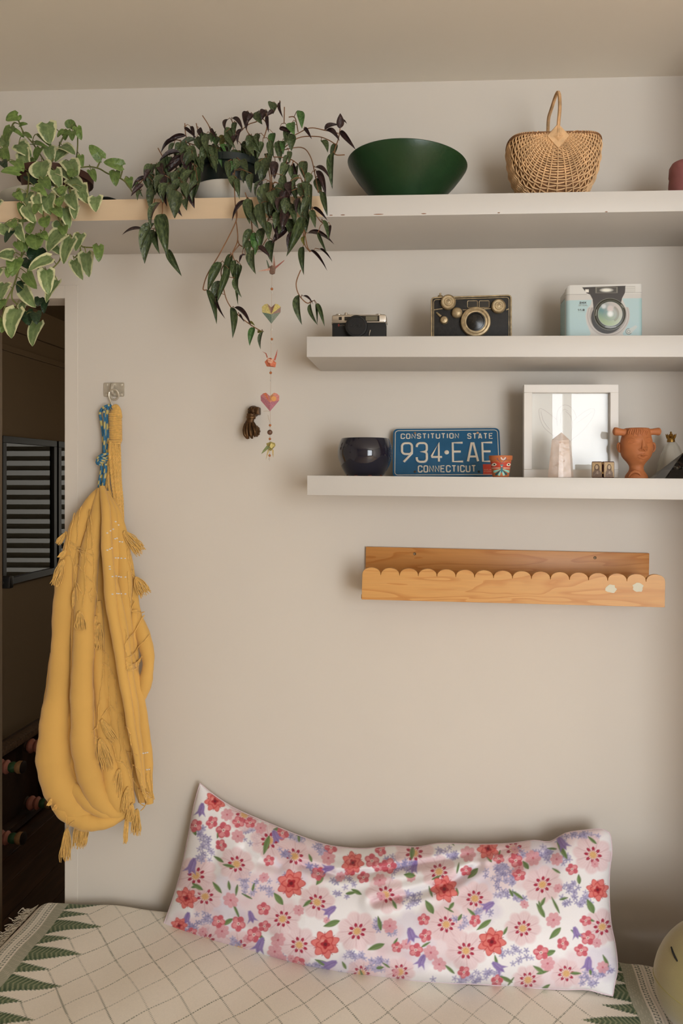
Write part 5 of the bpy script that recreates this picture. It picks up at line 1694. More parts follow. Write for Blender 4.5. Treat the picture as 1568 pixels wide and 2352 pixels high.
def ledge():
    PINE = pine_mat(k=(1, .975, .93)); PINED = pine_mat('darker_pine', (.95, .86, .76))
    yb, yf = -.012, -.150
    L0, R0 = P(840, 1256, yb), P(1491, 1271, yb)
    tilt = math.atan2(R0.z - L0.z, R0.x - L0.x)
    cb = (L0 + R0) / 2
    t = thing('picture_ledge', 'narrow pine ledge with a scalloped front hung askew on the wall', 'shelf', (cb.x, 0, cb.z))
    t.rotation_euler = (0, -tilt, 0)
    w = (R0 - L0).length
    # local frame: x along the board, z up, origin at the middle of the back board's top edge
    def loc(u, v, y):
        p = P(u, v, y) - Vector((cb.x, 0, cb.z))
        c, s = cos(tilt), sin(tilt)
        return Vector((p.x * c + p.z * s, y, -p.x * s + p.z * c))
    zb = loc(835, 1377, yf).z
    MB().bb(-w / 2, w / 2, -.012, 0, zb, 0).build('back_board', PINED, t, world=False, bevel=.0012)
    MB().bb(-w / 2, w / 2, -.138, -.012, zb, zb + .011).build('bottom_board', PINE, t, world=False, bevel=.001)
    xl, xr = loc(831, 1340, yf).x, loc(1527, 1360, yf).x
    n = 16
    wv = (xr - xl) / n
    ztop = loc(868, 1304, yf).z
    zval = ztop - 17 * MPP(860, yf)
    poly = [(xl, zb), (xr, zb)]
    for k in range(n - 1, -1, -1):
        cxk = xl + wv * (k + .5)
        for j in range(13):
            a = PI * j / 12
            r = wv / 2 * .985
            poly.append((cxk + r * cos(a), zval + (ztop - zval) * (sin(a) ** .85)))
    MB().prism(poly, -.150, -.138).build('scalloped_front', PINE, t, world=False, bevel=.001, bseg=1)
    for u, v in ((952, 1272), (1366, 1281)):
        q = loc(u, v, -.0125)
        b = MB(); b.lathe([(0, 0), (.0042, 0), (.0042, .0006), (.0032, .0012), (.0008, .0006), (0, .0006)], 18, c=(q.x, -.012, q.z), axis=(0, -1, 0)); b.build('screw_head', mat('old_screw', (120, 98, 72), .45, metal=.6), t, world=False)
    rng = random.Random(2)
    for u, v, c in ((1402.5, 1352.5, 0), (1464.5, 1349.5, 1)):
        q = loc(u, v, -.150)
        pts = [(q.x + .0135 * (1 + .18 * rng.uniform(-1, 1)) * cos(a), q.z + .0115 * (1 + .22 * rng.uniform(-1, 1)) * sin(a)) for a in [2 * PI * k / 14 for k in range(14)]]
        s = MB().prism(pts, -.1506, -.1499).build('sticker', mat('sticker_paper', (222, 214, 190), .6), t, world=False)
        b = MB()
        for (dx, dz, sx, sz) in (((-.003, .001, .006, .0055), (.004, -.001, .0045, .0075), (.000, -.004, .009, .0022)) if c == 0 else ((-.004, .003, .004, .003), (.003, .001, .0035, .004), (-.001, -.004, .003, .002), (.006, -.003, .003, .002))):
            b.box((q.x + dx, -.1507, q.z + dz), (sx, .0004, sz), (0, rng.uniform(-.5, .5), 0))
        b.build('sticker_print', mat('sticker_pink' if c == 0 else 'sticker_rose', (214, 120, 112) if c == 0 else (216, 142, 124), .6), s)
        b_ = bpy.context.scene.objects
ledge()

# ------------------------------------------------------------------ wall hook, rope, hammock
STEEL = mat('dull_steel', (206, 198, 182), .34, metal=.55, var=.08, vscale=60)
def c4(X, Y):      # crop 70..400 x 860..1420 at 4.2
    return 70 + X / 4.2, 860 + Y / 4.2
def c5(X, Y):      # crop 70..400 x 1400..1990 at 3.988
    return 70 + X / 3.988, 1400 + Y / 3.988

def wall_hook():
    c = P(262, 895.5, 0)
    t = thing('wall_hook', 'steel plate with a ring and hook screwed to the wall', 'hook', (c.x, 0, c.z))
    a, b_ = P(238, 879, 0), P(286, 911, 0)
    MB().prism(rrect(a.x, b_.x, b_.z, a.z, .004), -.0028, 0).build('plate', STEEL, t, bevel=.0006, bseg=1)
    for u, v in ((245.5, 884), (279.5, 884), (245, 907), (279, 906.5)):
        q = P(u, v, 0)
        MB().lathe([(0, 0), (.0050, 0), (.0046, .0016), (.002, .0026), (0, .0027)], 16, c=(q.x, -.0028, q.z), axis=(0, -1, 0)).build('screw', STEEL, t)
    p, q = P(259, 881, -.01), P(259, 906, -.01)
    MB().tube([(p.x, -.002, p.z), (p.x, -.014, p.z - .004), (p.x, -.018, (p.z + q.z) / 2), (p.x, -.014, q.z + .004), (p.x, -.002, q.z)], .0042, 10).build('staple', STEEL, t)
    cc = P(262, 906, -.016)
    ring = [(cc.x + .0125 * sin(a_), -.016 - .005 * cos(a_), cc.z + .0145 * cos(a_)) for a_ in [2 * PI * k / 28 for k in range(29)]]
    MB().tube(ring, .0027, 8).build('ring', STEEL, t)
    hk = [c4(760, 170), c4(757, 210), c4(770, 250), c4(785, 285), c4(788, 315), c4(778, 340), c4(760, 338), c4(752, 320)]
    MB().tube([P(float(q[0]), float(q[1]), -.022) for q in catmull(hk, 5)], .0026, 8).build('hook_wire', STEEL, t)
wall_hook()

def blue_rope():
    q = P(232, 1130, -.05)
    c = P(234, 1060, -.045)
    t = thing('cord', 'blue and yellow braided cord knotted below the hook', 'cord', c)
    RM = mat('braided_cord', attr='Col', rough=.75, bump=.5, bscale=500)
    BLU, DKB, YEL = rgb(58, 122, 158), rgb(40, 84, 116), rgb(206, 186, 112)
    def cols(i, k):
        s = (i // 3 + (k // 3)) % 3
        return YEL if s == 0 else (BLU if (i + k) % 4 else DKB)
    def strand(pts, r=3.3, name='strand', y=-.035):
        pa = catmull([(*c4(p[0], p[1]), (p[2] if len(p) > 2 else y)) for p in pts], 7)
        MB().tube([P(*map(float, p)) for p in pa], r * .00122, 12, cols=cols).build(name, RM, t, color=True)
    strand([(778, 335, -.026), (765, 300, -.030), (735, 305, -.034), (695, 328), (672, 375), (680, 440), (700, 560), (705, 680), (702, 790)])
    strand([(760, 318, -.024), (745, 330), (735, 420), (738, 540), (728, 680), (722, 790)])
    strand([(700, 345), (712, 360, -.042), (716, 450), (716, 600), (712, 700), (712, 790)], y=-.044)
    strand([(788, 312, -.026), (794, 340), (784, 420), (768, 520), (748, 640), (738, 720), (735, 790)])
    strand([(690, 850), (680, 950), (668, 1020), (662, 1095)], y=-.05); strand([(722, 860), (722, 930), (705, 1040), (692, 1160)], 3.8, y=-.055); strand([(705, 860), (698, 1000), (686, 1130)], y=-.046)
    # knot: slanted wraps
    k0 = P(*c4(697, 822), -.042)
    ax = Vector((.45, 0, .89)).normalized()
    e1 = Vector((.89, 0, -.45)); e2 = Vector((0, 1, 0))
    for j in range(4):
        o_ = ax * ((j - 1.5) * .0072)
        r = .0125 - .0022 * abs(j - 1.5)
        pts = [k0 + o_ + (e1 * cos(a) * 1.05 + e2 * sin(a)) * r + ax * .004 * sin(a + .4) for a in [2 * PI * i / 30 for i in range(31)]]
        MB().tube(pts, .0042, 12, cols=cols).build('knot_wrap', RM, t, color=True)
    strand([(640, 850, -.052), (655, 800, -.060), (700, 775, -.060), (750, 765, -.052)])
blue_rope()

YCL = mat('mustard_cloth', (226, 176, 92), .85, sheen=.25, var=.05, vscale=6, bump=.25, bscale=900, bdist=.0006)
YRO = mat('mustard_cotton', (228, 180, 98), .9, sheen=.2, var=.14, vscale=140, bump=.5, bscale=380, bdist=.0012)
def hammock():
    top = P(268, 930, -.03)
    t = thing('hammock', 'mustard yellow fringed cotton hammock hanging bunched from the wall hook', 'hammock', P(225, 1905, -.08))
    K = .00123
    b = MB()
    rng = random.Random(21)
    def fold(pts, flat=.75, n=22, name=None, seg=10, wav=1.0):
        pa = catmull(pts, seg)
        ph = rng.uniform(0, 6)
        path, rr = [], []
        for i, q in enumerate(pa):
            w = max(1.5, q[2]) * (1 + .035 * wav * sin(i * .55 + ph) + .02 * wav * sin(i * 1.3 + 2 * ph))
            path.append(P(float(q[0]) + .8 * wav * sin(i * .4 + ph), float(q[1]), float(q[3])))
            rr.append(w * K)
        b.tube(path, rr, n, flat=flat, up=(0, 1, 0))
    # (column, row, half width in px, depth); broad body first, then the folds lying on it
    fold([(234, 1128, 7, -.045), (226, 1200, 30, -.05), (222, 1300, 58, -.055), (224, 1450, 82, -.06), (222, 1600, 100, -.065), (216, 1720, 108, -.07), (212, 1800, 98, -.07), (216, 1862, 62, -.07), (222, 1885, 20, -.07)], .42, 32)
    fold([(228, 1124, 6, -.055), (207, 1158, 15, -.07), (180, 1220, 22, -.085), (160, 1310, 27, -.09), (148, 1400, 26, -.095), (141, 1500, 23, -.10), (133, 1600, 28, -.105), (124, 1690, 35, -.115), (127, 1765, 39, -.12), (150, 1830, 36, -.12), (192, 1873, 27, -.12), (240, 1888, 16, -.115), (290, 1872, 6, -.10)], .8, 26)
    fold([(124, 1500, 8, -.08), (117, 1560, 10, -.085), (112, 1640, 14, -.09), (106, 1720, 16, -.095), (112, 1780, 14, -.10)], .9)
    fold([(231, 1122, 7, -.065), (222, 1180, 14, -.085), (208, 1260, 20, -.105), (198, 1350, 23, -.115), (193, 1450, 23, -.125), (189, 1550, 24, -.13), (188, 1650, 25, -.135), (193, 1730, 26, -.135), (209, 1790, 27, -.135), (234, 1842, 22, -.13), (266, 1868, 13, -.12), (292, 1868, 5, -.11)], .8, 26)
    fold([(160, 1240, 5, -.09), (176, 1300, 11, -.105), (176, 1400, 10, -.11), (170, 1500, 8, -.115), (166, 1560, 4, -.115)], .8)
    fold([(226, 1380, 8, -.10), (226, 1470, 13, -.105), (230, 1580, 15, -.105), (238, 1680, 17, -.11), (252, 1760, 20, -.115), (262, 1820, 22, -.12), (276, 1860, 14, -.115)], .8)
    fold([(250, 1560, 6, -.10), (258, 1640, 14, -.10), (272, 1720, 17, -.105), (288, 1790, 17, -.11), (296, 1845, 13, -.11)], .8)
    # right hand panel with the white stitches
    fold([(238, 1126, 6, -.06), (255, 1180, 13, -.085), (262, 1260, 15, -.10), (258, 1350, 13, -.11), (262, 1420, 9, -.11)], .8)
    fold([(244, 1130, 6, -.055), (266, 1180, 12, -.075), (280, 1250, 17, -.09), (284, 1340, 18, -.10), (286, 1430, 16, -.105), (300, 1520, 13, -.10), (318, 1600, 13, -.095), (330, 1690, 15, -.09), (337, 1770, 14, -.085), (342, 1845, 9, -.08)], .75)
    fold([(262, 1150, 5, -.05), (290, 1260, 8, -.06), (303, 1350, 11, -.065), (312, 1420, 15, -.075), (332, 1470, 17, -.085), (340, 1525, 13, -.09), (333, 1570, 15, -.09), (318, 1612, 11, -.085), (310, 1640, 5, -.08)], .85)
    fold([(308, 1400, 8, -.085), (306, 1450, 10, -.09), (309, 1500, 9, -.085), (314, 1540, 5, -.08)], .85)
    fold([(300, 1640, 8, -.075), (312, 1720, 16, -.08), (322, 1790, 18, -.08), (330, 1840, 14, -.075)], .6)
    # long diagonal rolled edge in front of everything
    fold([(235, 1118, 6, -.075), (242, 1170, 10, -.105), (246, 1260, 12, -.125), (253, 1360, 13, -.14), (266, 1450, 12, -.15), (281, 1540, 11, -.155), (295, 1630, 10, -.155), (309, 1710, 8, -.15), (321, 1780, 6, -.14), (334, 1835, 3, -.12)], .85, 20)
    fold([(262, 1330, 5, -.125), (275, 1400, 10, -.135), (287, 1490, 11, -.14), (300, 1580, 11, -.14), (312, 1660, 9, -.135), (322, 1740, 7, -.125), (332, 1810, 4, -.115)], .85, 20)
    # sling at the bottom
    fold([(112, 1790, 10, -.11), (128, 1830, 18, -.125), (160, 1868, 22, -.13), (205, 1888, 20, -.13), (250, 1886, 14, -.125), (296, 1868, 5, -.11)], .8)
    fold([(140, 1782, 4, -.125), (165, 1806, 12, -.128), (196, 1835, 18, -.132), (232, 1864, 14, -.132), (262, 1876, 6, -.125)], .7)
    cloth = b.build('cloth', YCL, t, angle=75)
    from mathutils.bvhtree import BVHTree
    bm = bmesh.new(); bm.from_mesh(cloth.data); bvh = BVHTree.FromBMesh(bm); bm.free()
    off = wloc(cloth)
    def on_cloth(u, v, lift, default=-.07):
        far = P(u, v, 0.05); d = (far - CAM).normalized()
        h = bvh.ray_cast(CAM - off, d)
        if h[0] is None:
            return P(u, v, default)
        return h[0] + off - d * lift
    def cord(pts, cf, r=.0015, default=-.09):
        pa = [(q[0] + .9 * sin(i * .9 + q[1] * .05), q[1]) for i, q in enumerate(catmull([cf(*p) for p in pts], 6))]
        ps = [on_cloth(float(q[0]), float(q[1]), r * .9, default) for q in pa]
        # keep the cord from diving into creases
        ys = [p.y for p in ps]
        ys2 = [min(ys[max(0, i - 2):i + 3]) for i in range(len(ys))]
        ps = [P(float(q[0]), float(q[1]), (y + y2) / 2) for q, y, y2 in zip(pa, ys, ys2)]
        rr = [r * (1 + .22 * sin(i * 2.1)) for i in range(len(ps))]
        MB().tube(ps, rr, 6).build('fringe_cord', YRO, t)
    for pl in ([(424,1335),(400,1450),(370,1620),(400,1780),(430,1900),(440,2050),(460,2200)], [(486,1275),(460,1420),(450,1620),(440,1750),(430,1880)], [(552,1300),(555,1400),(550,1600),(535,1720),(520,1900),(530,2050),(500,2250)],
               [(570,1300),(590,1500),(600,1680),(615,1850),(610,2000),(640,2130),(650,2300)], [(375,1610),(430,1640),(470,1670),(545,1690),(600,1680)], [(380,1655),(440,1690),(540,1722),(610,1752)],
               [(385,1630),(450,1668),(520,1700)], [(330,1770),(380,1750),(420,1830)], [(450,1830),(475,1860),(500,1900)], [(460,1660),(480,1720),(500,1760)], [(540,1760),(570,1810),(600,1850)], [(520,1920),(560,1960),(595,2002)],
               [(560,2100),(585,2140),(610,2155)], [(350,1520),(345,1650),(300,1760)], [(930,1700),(960,1850),(1000,2000),(980,2150),(1000,2200),(970,2280),(1060,2300),(1095,2290)], [(940,1900),(950,2100),(970,2250)], [(430,1990),(470,2060),(500,2130)], [(600,2060),(570,2120),(590,2200)],
               [(905,1560),(930,1650),(935,1720)], [(960,1740),(975,1850),(1000,1950)]):
        cord(pl, c4)
    for pl in ([(660,400),(665,560),(650,700),(630,850),(610,1100)], [(710,410),(715,560),(720,800),(735,950),(745,1040)], [(665,490),(710,520),(770,630),(785,760),(790,900)], [(650,980),(700,920),(740,880),(770,930)],
               [(800,950),(810,1100),(830,1280),(820,1400)], [(850,930),(855,1100),(860,1250),(880,1380),(910,1520)], [(915,1150),(925,1350),(930,1530)], [(870,1060),(890,1090),(915,1140)], [(760,1250),(790,1380),(860,1410),(910,1520),(930,1640)],
               [(880,1300),(930,1320),(985,1340)], [(930,1420),(1000,1480),(1020,1640),(1080,1680)], [(930,1540),(980,1620),(1050,1700),(1110,1730)], [(1040,50),(940,220),(870,310),(880,430)], [(1095,230),(1000,330),(930,420),(875,440)],
               [(870,180),(880,240),(870,330)], [(665,380),(690,400),(715,420)], [(1095,1450),(1110,1600),(1130,1740)], [(1060,1500),(1080,1620),(1120,1720)], [(1000,1470),(1030,1640),(1090,1720)], [(930,1640),(940,1800),(960,1850)], [(980,1620),(1000,1760),(1040,1800)], [(640,1010),(600,1080),(560,1130),(590,1170),(640,1180)],
               [(860,1050),(850,1000),(820,950)], [(690,1180),(740,1210),(760,1280)], [(320,1880),(330,1960),(335,2030)], [(400,1930),(360,1970),(338,2020)], [(1040,1700),(1060,1780),(1010,1840)]):
        cord(pl, c5)
    # skein of yarn caught in the fold
    for k in range(6):
        cord([(872, 470 + 14 * k), (910, 500 + 12 * k), (960, 495 + 10 * k), (1020 - 6 * k, 430 + 16 * k)], c5, .0021)
    def tassel(a, c, w, cf, yy=None):
        (u0, v0), (u1, v1) = cf(*a), cf(*c)
        sc = 4.2 if cf is c4 else 3.988
        p0 = on_cloth(u0, v0, .004, -.085) if yy is None else P(u0, v0, yy)
        p1 = P(u1, v1, p0.y - .006)
        bb = MB()
        n = 30
        d = p1 - p0; nx = Vector((d.z, 0, -d.x)).normalized(); wpx = w / sc * K / 2
        bb.ell(p0 + d * .04, (.0042, .0042, .0050), 10, 7)
        for k in range(n):
            s = -1 + 2 * (k + .5) / n
            jl = rng.uniform(.82, 1.05)
            zig = rng.uniform(-.15, .15)
            dy = .0055 * sin(k * 2.4)
            pts = [p0 + nx * s * wpx * .18, p0 + d * .12 + nx * s * wpx * .45 + Vector((0, dy * .6, 0)), p0 + d * .45 * jl + nx * wpx * (s * .85 + zig) + Vector((0, dy, 0)), p0 + d * .78 * jl + nx * wpx * (s - zig) + Vector((0, dy, 0)), p0 + d * jl + nx * wpx * (s * 1.02 + zig) + Vector((0, dy, 0))]
            bb.tube([Vector(q) for q in catmull(pts, 3)], [.00125] * 10 + [.0011, .0010, .0008], 4)
        bb.build('tassel', YRO, t)
    for a, c, w in (((345,1525),(262,1632),46), ((320,1790),(240,2035),88), ((430,2060),(430,2255),46), ((900,1515),(1075,1725),110), ((1015,1960),(1110,2130),120), ((335,1700),(285,1770),40)):
        tassel(a, c, w, c4)
    for a, c, w in (((450,20),(465,190),92), ((600,60),(558,335),66), ((630,130),(620,385),88), ((650,1010),(775,1205),66), ((590,1160),(570,1500),110), ((635,1185),(720,1470),110), ((815,1465),(765,1720),106), ((890,1630),(860,1865),66),
                    ((930,1780),(905,1950),60), ((975,1830),(962,2060),82), ((885,1850),(868,2135),30), ((450,1920),(440,2185),110), ((520,1960),(470,2165),66), ((335,2010),(315,2305),96), ((185,1745),(172,1792),30), ((225,1800),(222,1832),30)):
        tassel(a, c, w, c5, yy=(-.06 if a[1] > 1900 else None))
    # white stitches
    ST = mat('white_stitch', (236, 226, 214), .8)
    for X, Y in ((820,1420),(848,1453),(770,1508),(797,1493),(740,1530),(833,1580),(815,1586),(860,1613),(885,1616),(783,1675),(740,1695),(765,1684),(875,1773),(845,1770),(910,1775),(820,1770),(763,1853),(765,1878),(825,1945),(873,1955),(915,1955),(790,1950),(850,1950),(830,2113),(872,2115),(790,2120),(915,2118),(850,2114)):
        u, v = c4(X, Y); p = on_cloth(u, v, .0008)
        MB().ell(p, (.0030, .0018, .0020), 8, 6).build('stitch', ST, t)
    for X, Y in ((1030,1317),(1070,1310),(1050,1314),(1065,1467),(1085,1464)):
        u, v = c5(X, Y); p = on_cloth(u, v, .0008)
        MB().ell(p, (.0030, .0018, .0020), 8, 6).build('stitch', ST, t)
    # ropes at the top: a wound loop, then the strands that run down into the cloth
    b2 = MB()
    turns = 19
    path = []
    for i in range(turns * 14 + 1):
        a = 2 * PI * i / 14
        f = i / (turns * 14)
        u = 264 + 1.5 * f + (1.5 if f < .15 else 0); v = 936 + 77 * f
        c = P(u, v, -.030)
        r = (6.5 + 7.0 * min(1, f * 5)) * K
        path.append(c + Vector((r * cos(a), r * .8 * sin(a), 0)))
    b2.tube(path, .0027, 7); b2.build('wound_rope', YRO, t)
    MB().tube([P(float(q[0]), float(q[1]), -.03) for q in catmull([(260, 938), (266, 934), (272, 942), (275, 960)], 6)], .0075, 12).build('rope_loop', YRO, t)
    for pl, y0 in (([(800,640),(850,760),(862,900),(866,1050),(880,1250),(892,1400),(885,1500)], -.03), ([(830,650),(840,800),(850,1000),(862,1200),(876,1400),(880,1480)], -.038), ([(815,660),(822,800),(835,960),(852,1150),(866,1350),(872,1450)], -.045),
                   ([(790,660),(800,800),(812,960),(830,1140),(850,1320),(862,1420)], -.050), ([(780,670),(785,820),(795,980),(815,1150),(835,1300),(850,1400)], -.048), ([(770,650),(765,760),(775,900),(790,1050),(815,1220),(840,1340)], -.052),
                   ([(765,660),(752,780),(750,900),(742,1000),(735,1090)], -.042), ([(775,640),(770,780),(758,900),(752,1000),(760,1100),(790,1200)], -.045), ([(855,650),(862,800),(866,1000),(884,1200),(890,1350)], -.025), ([(745,800),(735,920),(728,1040),(720,1120)], -.038)):
        pa = catmull([(*c4(*p), y0) for p in pl], 14)
        ps = [P(*map(float, p)) for p in pa]
        bb = MB()
        for h in range(3):
            hp = []
            for i, p in enumerate(ps):
                d = (ps[min(i + 1, len(ps) - 1)] - ps[max(i - 1, 0)]).normalized()
                e1 = d.cross(Vector((0, 1, 0))).normalized(); e2 = d.cross(e1)
                an = i * .95 + h * 2 * PI / 3
                hp.append(p + (e1 * cos(an) + e2 * sin(an)) * .0019)
            bb.tube(hp, .0022, 6)
        bb.build('rope', YRO, t)
    for k in range(2):
        v0 = 1012 + 5 * k
        ring = [P(262 + 14.5 * sin(a), v0 + 3 * cos(a) * .4, -.034 - .013 * cos(a)) for a in [2 * PI * i / 24 for i in range(25)]]
        MB().tube(ring, .0031, 8).build('rope_whipping', YRO, t)
hammock()

# ------------------------------------------------------------------ hanging origami string
def garland():
    yy = -.325
    def G(X, Y):                    # crop 530..720 x 580..1070 at 4.8
        return 530 + X / 4.8, 580 + Y / 4.8
    def pw(X, Y, dy=0): u, v = G(X, Y); return P(u, v, yy + dy)
    k = MPP(622, yy) / 4.8
    tip = pw(425, 2300)
    t = thing('origami_garland', 'string of folded paper cranes, paper hearts and beads hanging below the dark plant', 'garland', tip)
    top = P(628, shelf_top(1, 628) - 2, yy)
    pts = [P(628, 447, yy + .01), P(628, 470, yy), pw(455, 60), pw(452, 300), pw(448, 600), pw(444, 950), pw(440, 1300), pw(436, 1600), pw(432, 1950), pw(425, 2300)]
    MB().tube(pts, .0005, 5).build('string', mat('thread', (196, 172, 150), .8), t)
    PP = mat('patterned_paper', attr='Col', rough=.75, var=.25, vscale=420)
    def sheet(name, tris, parent=None, th=.0006):
        b = MB()
        for poly, c in tris:
            b.cc = rgb(c)
            vs = [pw(p[0], p[1], p[2] if len(p) > 2 else 0) for p in poly]
            b.add(vs, [tuple(range(len(vs)))])
        o = b.build(name, PP, parent or t, smooth=False, color=True, solidify=th)
        return o
    # cranes: body (two diamonds), wings, neck with beak, tail
    tea, rose, gold_, cream = (112, 118, 96), (178, 116, 100), (176, 158, 92), (206, 170, 150)
    sheet('paper_crane', [([(415,160,-.004),(455,140,-.01),(495,165,-.004),(485,235,-.002),(455,245,-.01),(430,235,-.002)], (120,92,76)), ([(455,140,.004),(495,165,.008),(485,235,.006),(430,235,.006),(415,160,.008)], (90,98,80)),
                          ([(290,208,-.02),(420,172,-.006),(470,182,-.004),(430,198,-.004)], (186,140,120)), ([(490,155,-.004),(592,80,-.02),(585,95,-.018),(492,182,-.002)], (176,110,96)),
                          ([(390,80,0),(402,90,0),(430,160,-.004),(412,185,-.004)], (104,112,90)), ([(472,15,.002),(480,70,.002),(492,160,-.002),(465,165,-.002)], (166,120,100))])
    sheet('paper_crane', [([(372,1205,-.004),(410,1165,-.01),(440,1160,-.012),(500,1215,-.004),(490,1265,0),(440,1250,-.008),(395,1255,0)], (206,116,84)), ([(372,1205,.006),(440,1160,.010),(500,1215,.006),(490,1265,.004),(395,1255,.004)], (196,104,80)),
                          ([(345,1090,0),(390,1110,-.004),(405,1150,-.006),(398,1165,-.006),(382,1115,-.002)], (188,104,84)), ([(515,1062,0),(505,1140,-.004),(490,1190,-.006),(470,1185,-.006),(492,1130,-.004)], (184,96,80)), ([(400,1160,-.014),(440,1180,-.016),(480,1170,-.014),(450,1225,-.012),(410,1210,-.012)], (224,168,140))])
    sheet('paper_crane', [([(390,2105,-.004),(440,2085,-.012),(485,2100,-.006),(492,2130,0),(440,2190,-.008),(410,2170,-.002)], (172,156,92)), ([(390,2105,.006),(485,2100,.008),(492,2130,.006),(410,2170,.006)], (140,140,96)),
                          ([(395,2130,-.008),(440,2140,-.01),(380,2190,-.012),(335,2222,-.014),(355,2180,-.012)], (128,136,88)), ([(405,2170,-.004),(425,2180,-.004),(385,2285,-.002)], (196,172,120)), ([(455,2165,-.004),(470,2180,-.004),(467,2260,-.002),(460,2230,-.002)], (198,168,92)), ([(440,2100,-.016),(480,2120,-.014),(450,2160,-.012),(425,2140,-.014)], (206,190,120))])
    sheet('paper_crane', [([(470,-370,-.01),(520,-400,-.02),(575,-360,-.01),(560,-300,-.006),(490,-300,-.006)], (192,110,104)), ([(470,-370,.004),(575,-360,.004),(560,-300,.004),(490,-300,.004)], (160,84,80)), ([(420,-420,-.01),(470,-380,-.012),(480,-350,-.012)], (204,130,120)), ([(620,-440,-.01),(575,-380,-.012),(565,-350,-.012)], (176,90,88))])
    # hearts: faceted, with front and back
    H1 = [((450,612,-.010), (215,170,150)), ]
    def heart(cx, cy, w, h, cols):
        X = lambda a: cx + a * w / 2
        Y = lambda a: cy + a * h / 2
        f, e = -.008, 0
        o = [(X(0), Y(-.62)), (X(-.42), Y(-1)), (X(-.72), Y(-.93)), (X(-1), Y(-.68)), (X(-.97), Y(-.15)), (X(0), Y(1)), (X(.97), Y(-.15)), (X(1), Y(-.68)), (X(.72), Y(-.93)), (X(.42), Y(-1))]
        c = (X(0), Y(.05), f)
        tr = []
        for i in range(10):
            a, b_ = o[i], o[(i + 1) % 10]
            tr.append(([c, (*a, e - .001), (*b_, e - .001)], cols[i]))
            tr.append(([(c[0], c[1], .008), (*b_, e + .001), (*a, e + .001)], cols[i]))
        return tr
    sheet('paper_heart', heart(446, 675, 208, 220, [(146,112,96),(196,176,112),(204,186,116),(208,192,126),(110,128,112),(128,136,118),(150,120,108),(206,188,112),(204,184,110),(140,104,92)]))
    sheet('paper_heart', heart(431, 1648, 206, 204, [(186,116,112),(206,116,76),(186,120,118),(176,112,120),(182,116,124),(176,112,124),(196,124,116),(206,134,124),(212,140,116),(216,158,112)]))
    b = MB(); b.lathe([(0, 0), (30 * k, 0), (28 * k, .0006), (0, .0008)], 10, c=pw(472, 1612, -.007), axis=(0, -1, 0)); b.build('paper_star', mat('orange_paper', (222, 160, 96), .7), t)
    WB = mat('wood_bead', (176, 106, 58), .45); DB = mat('dark_bead', (106, 74, 56), .3); GBd = mat('glass_bead', (226, 218, 206), .15, trans=.3)
    for (X, Y, r) in ((452,402,15),(452,955,14),(439,1326,15),(432,1905,14),(430,2055,14),(427,2238,14)):
        b = MB(); b.ell(pw(X, Y), (r * k, r * k, r * k), 14, 10); b.build('wooden_bead', WB, t)
    b = MB(); b.ell(pw(430, 1982), (29 * k, 29 * k, 29 * k), 22, 14); b.build('large_bead', DB, t)
    for (X, Y, r) in ((453,374,12),(451,437,13),(448,851,14),(446,992,12),(441,1298,14),(440,1410,13),(433,1880,10),(433,1933,13),(432,2026,12),(432,2085,11),(428,2210,11),(423,2275,12)):
        b = MB(); b.ell(pw(X, Y), (r * k * .55, r * k * .55, r * k), 10, 8); b.build('glass_bead', GBd, t)
    MB().tube([pw(360, 1752), pw(395, 1745), pw(428, 1752)], .0005, 4).build('loose_thread', MATS['thread'], t)
    MB().tube([pw(408, 1790), pw(415, 1830), pw(430, 1870)], .0005, 4).build('loose_thread', MATS['thread'], t)
garland()

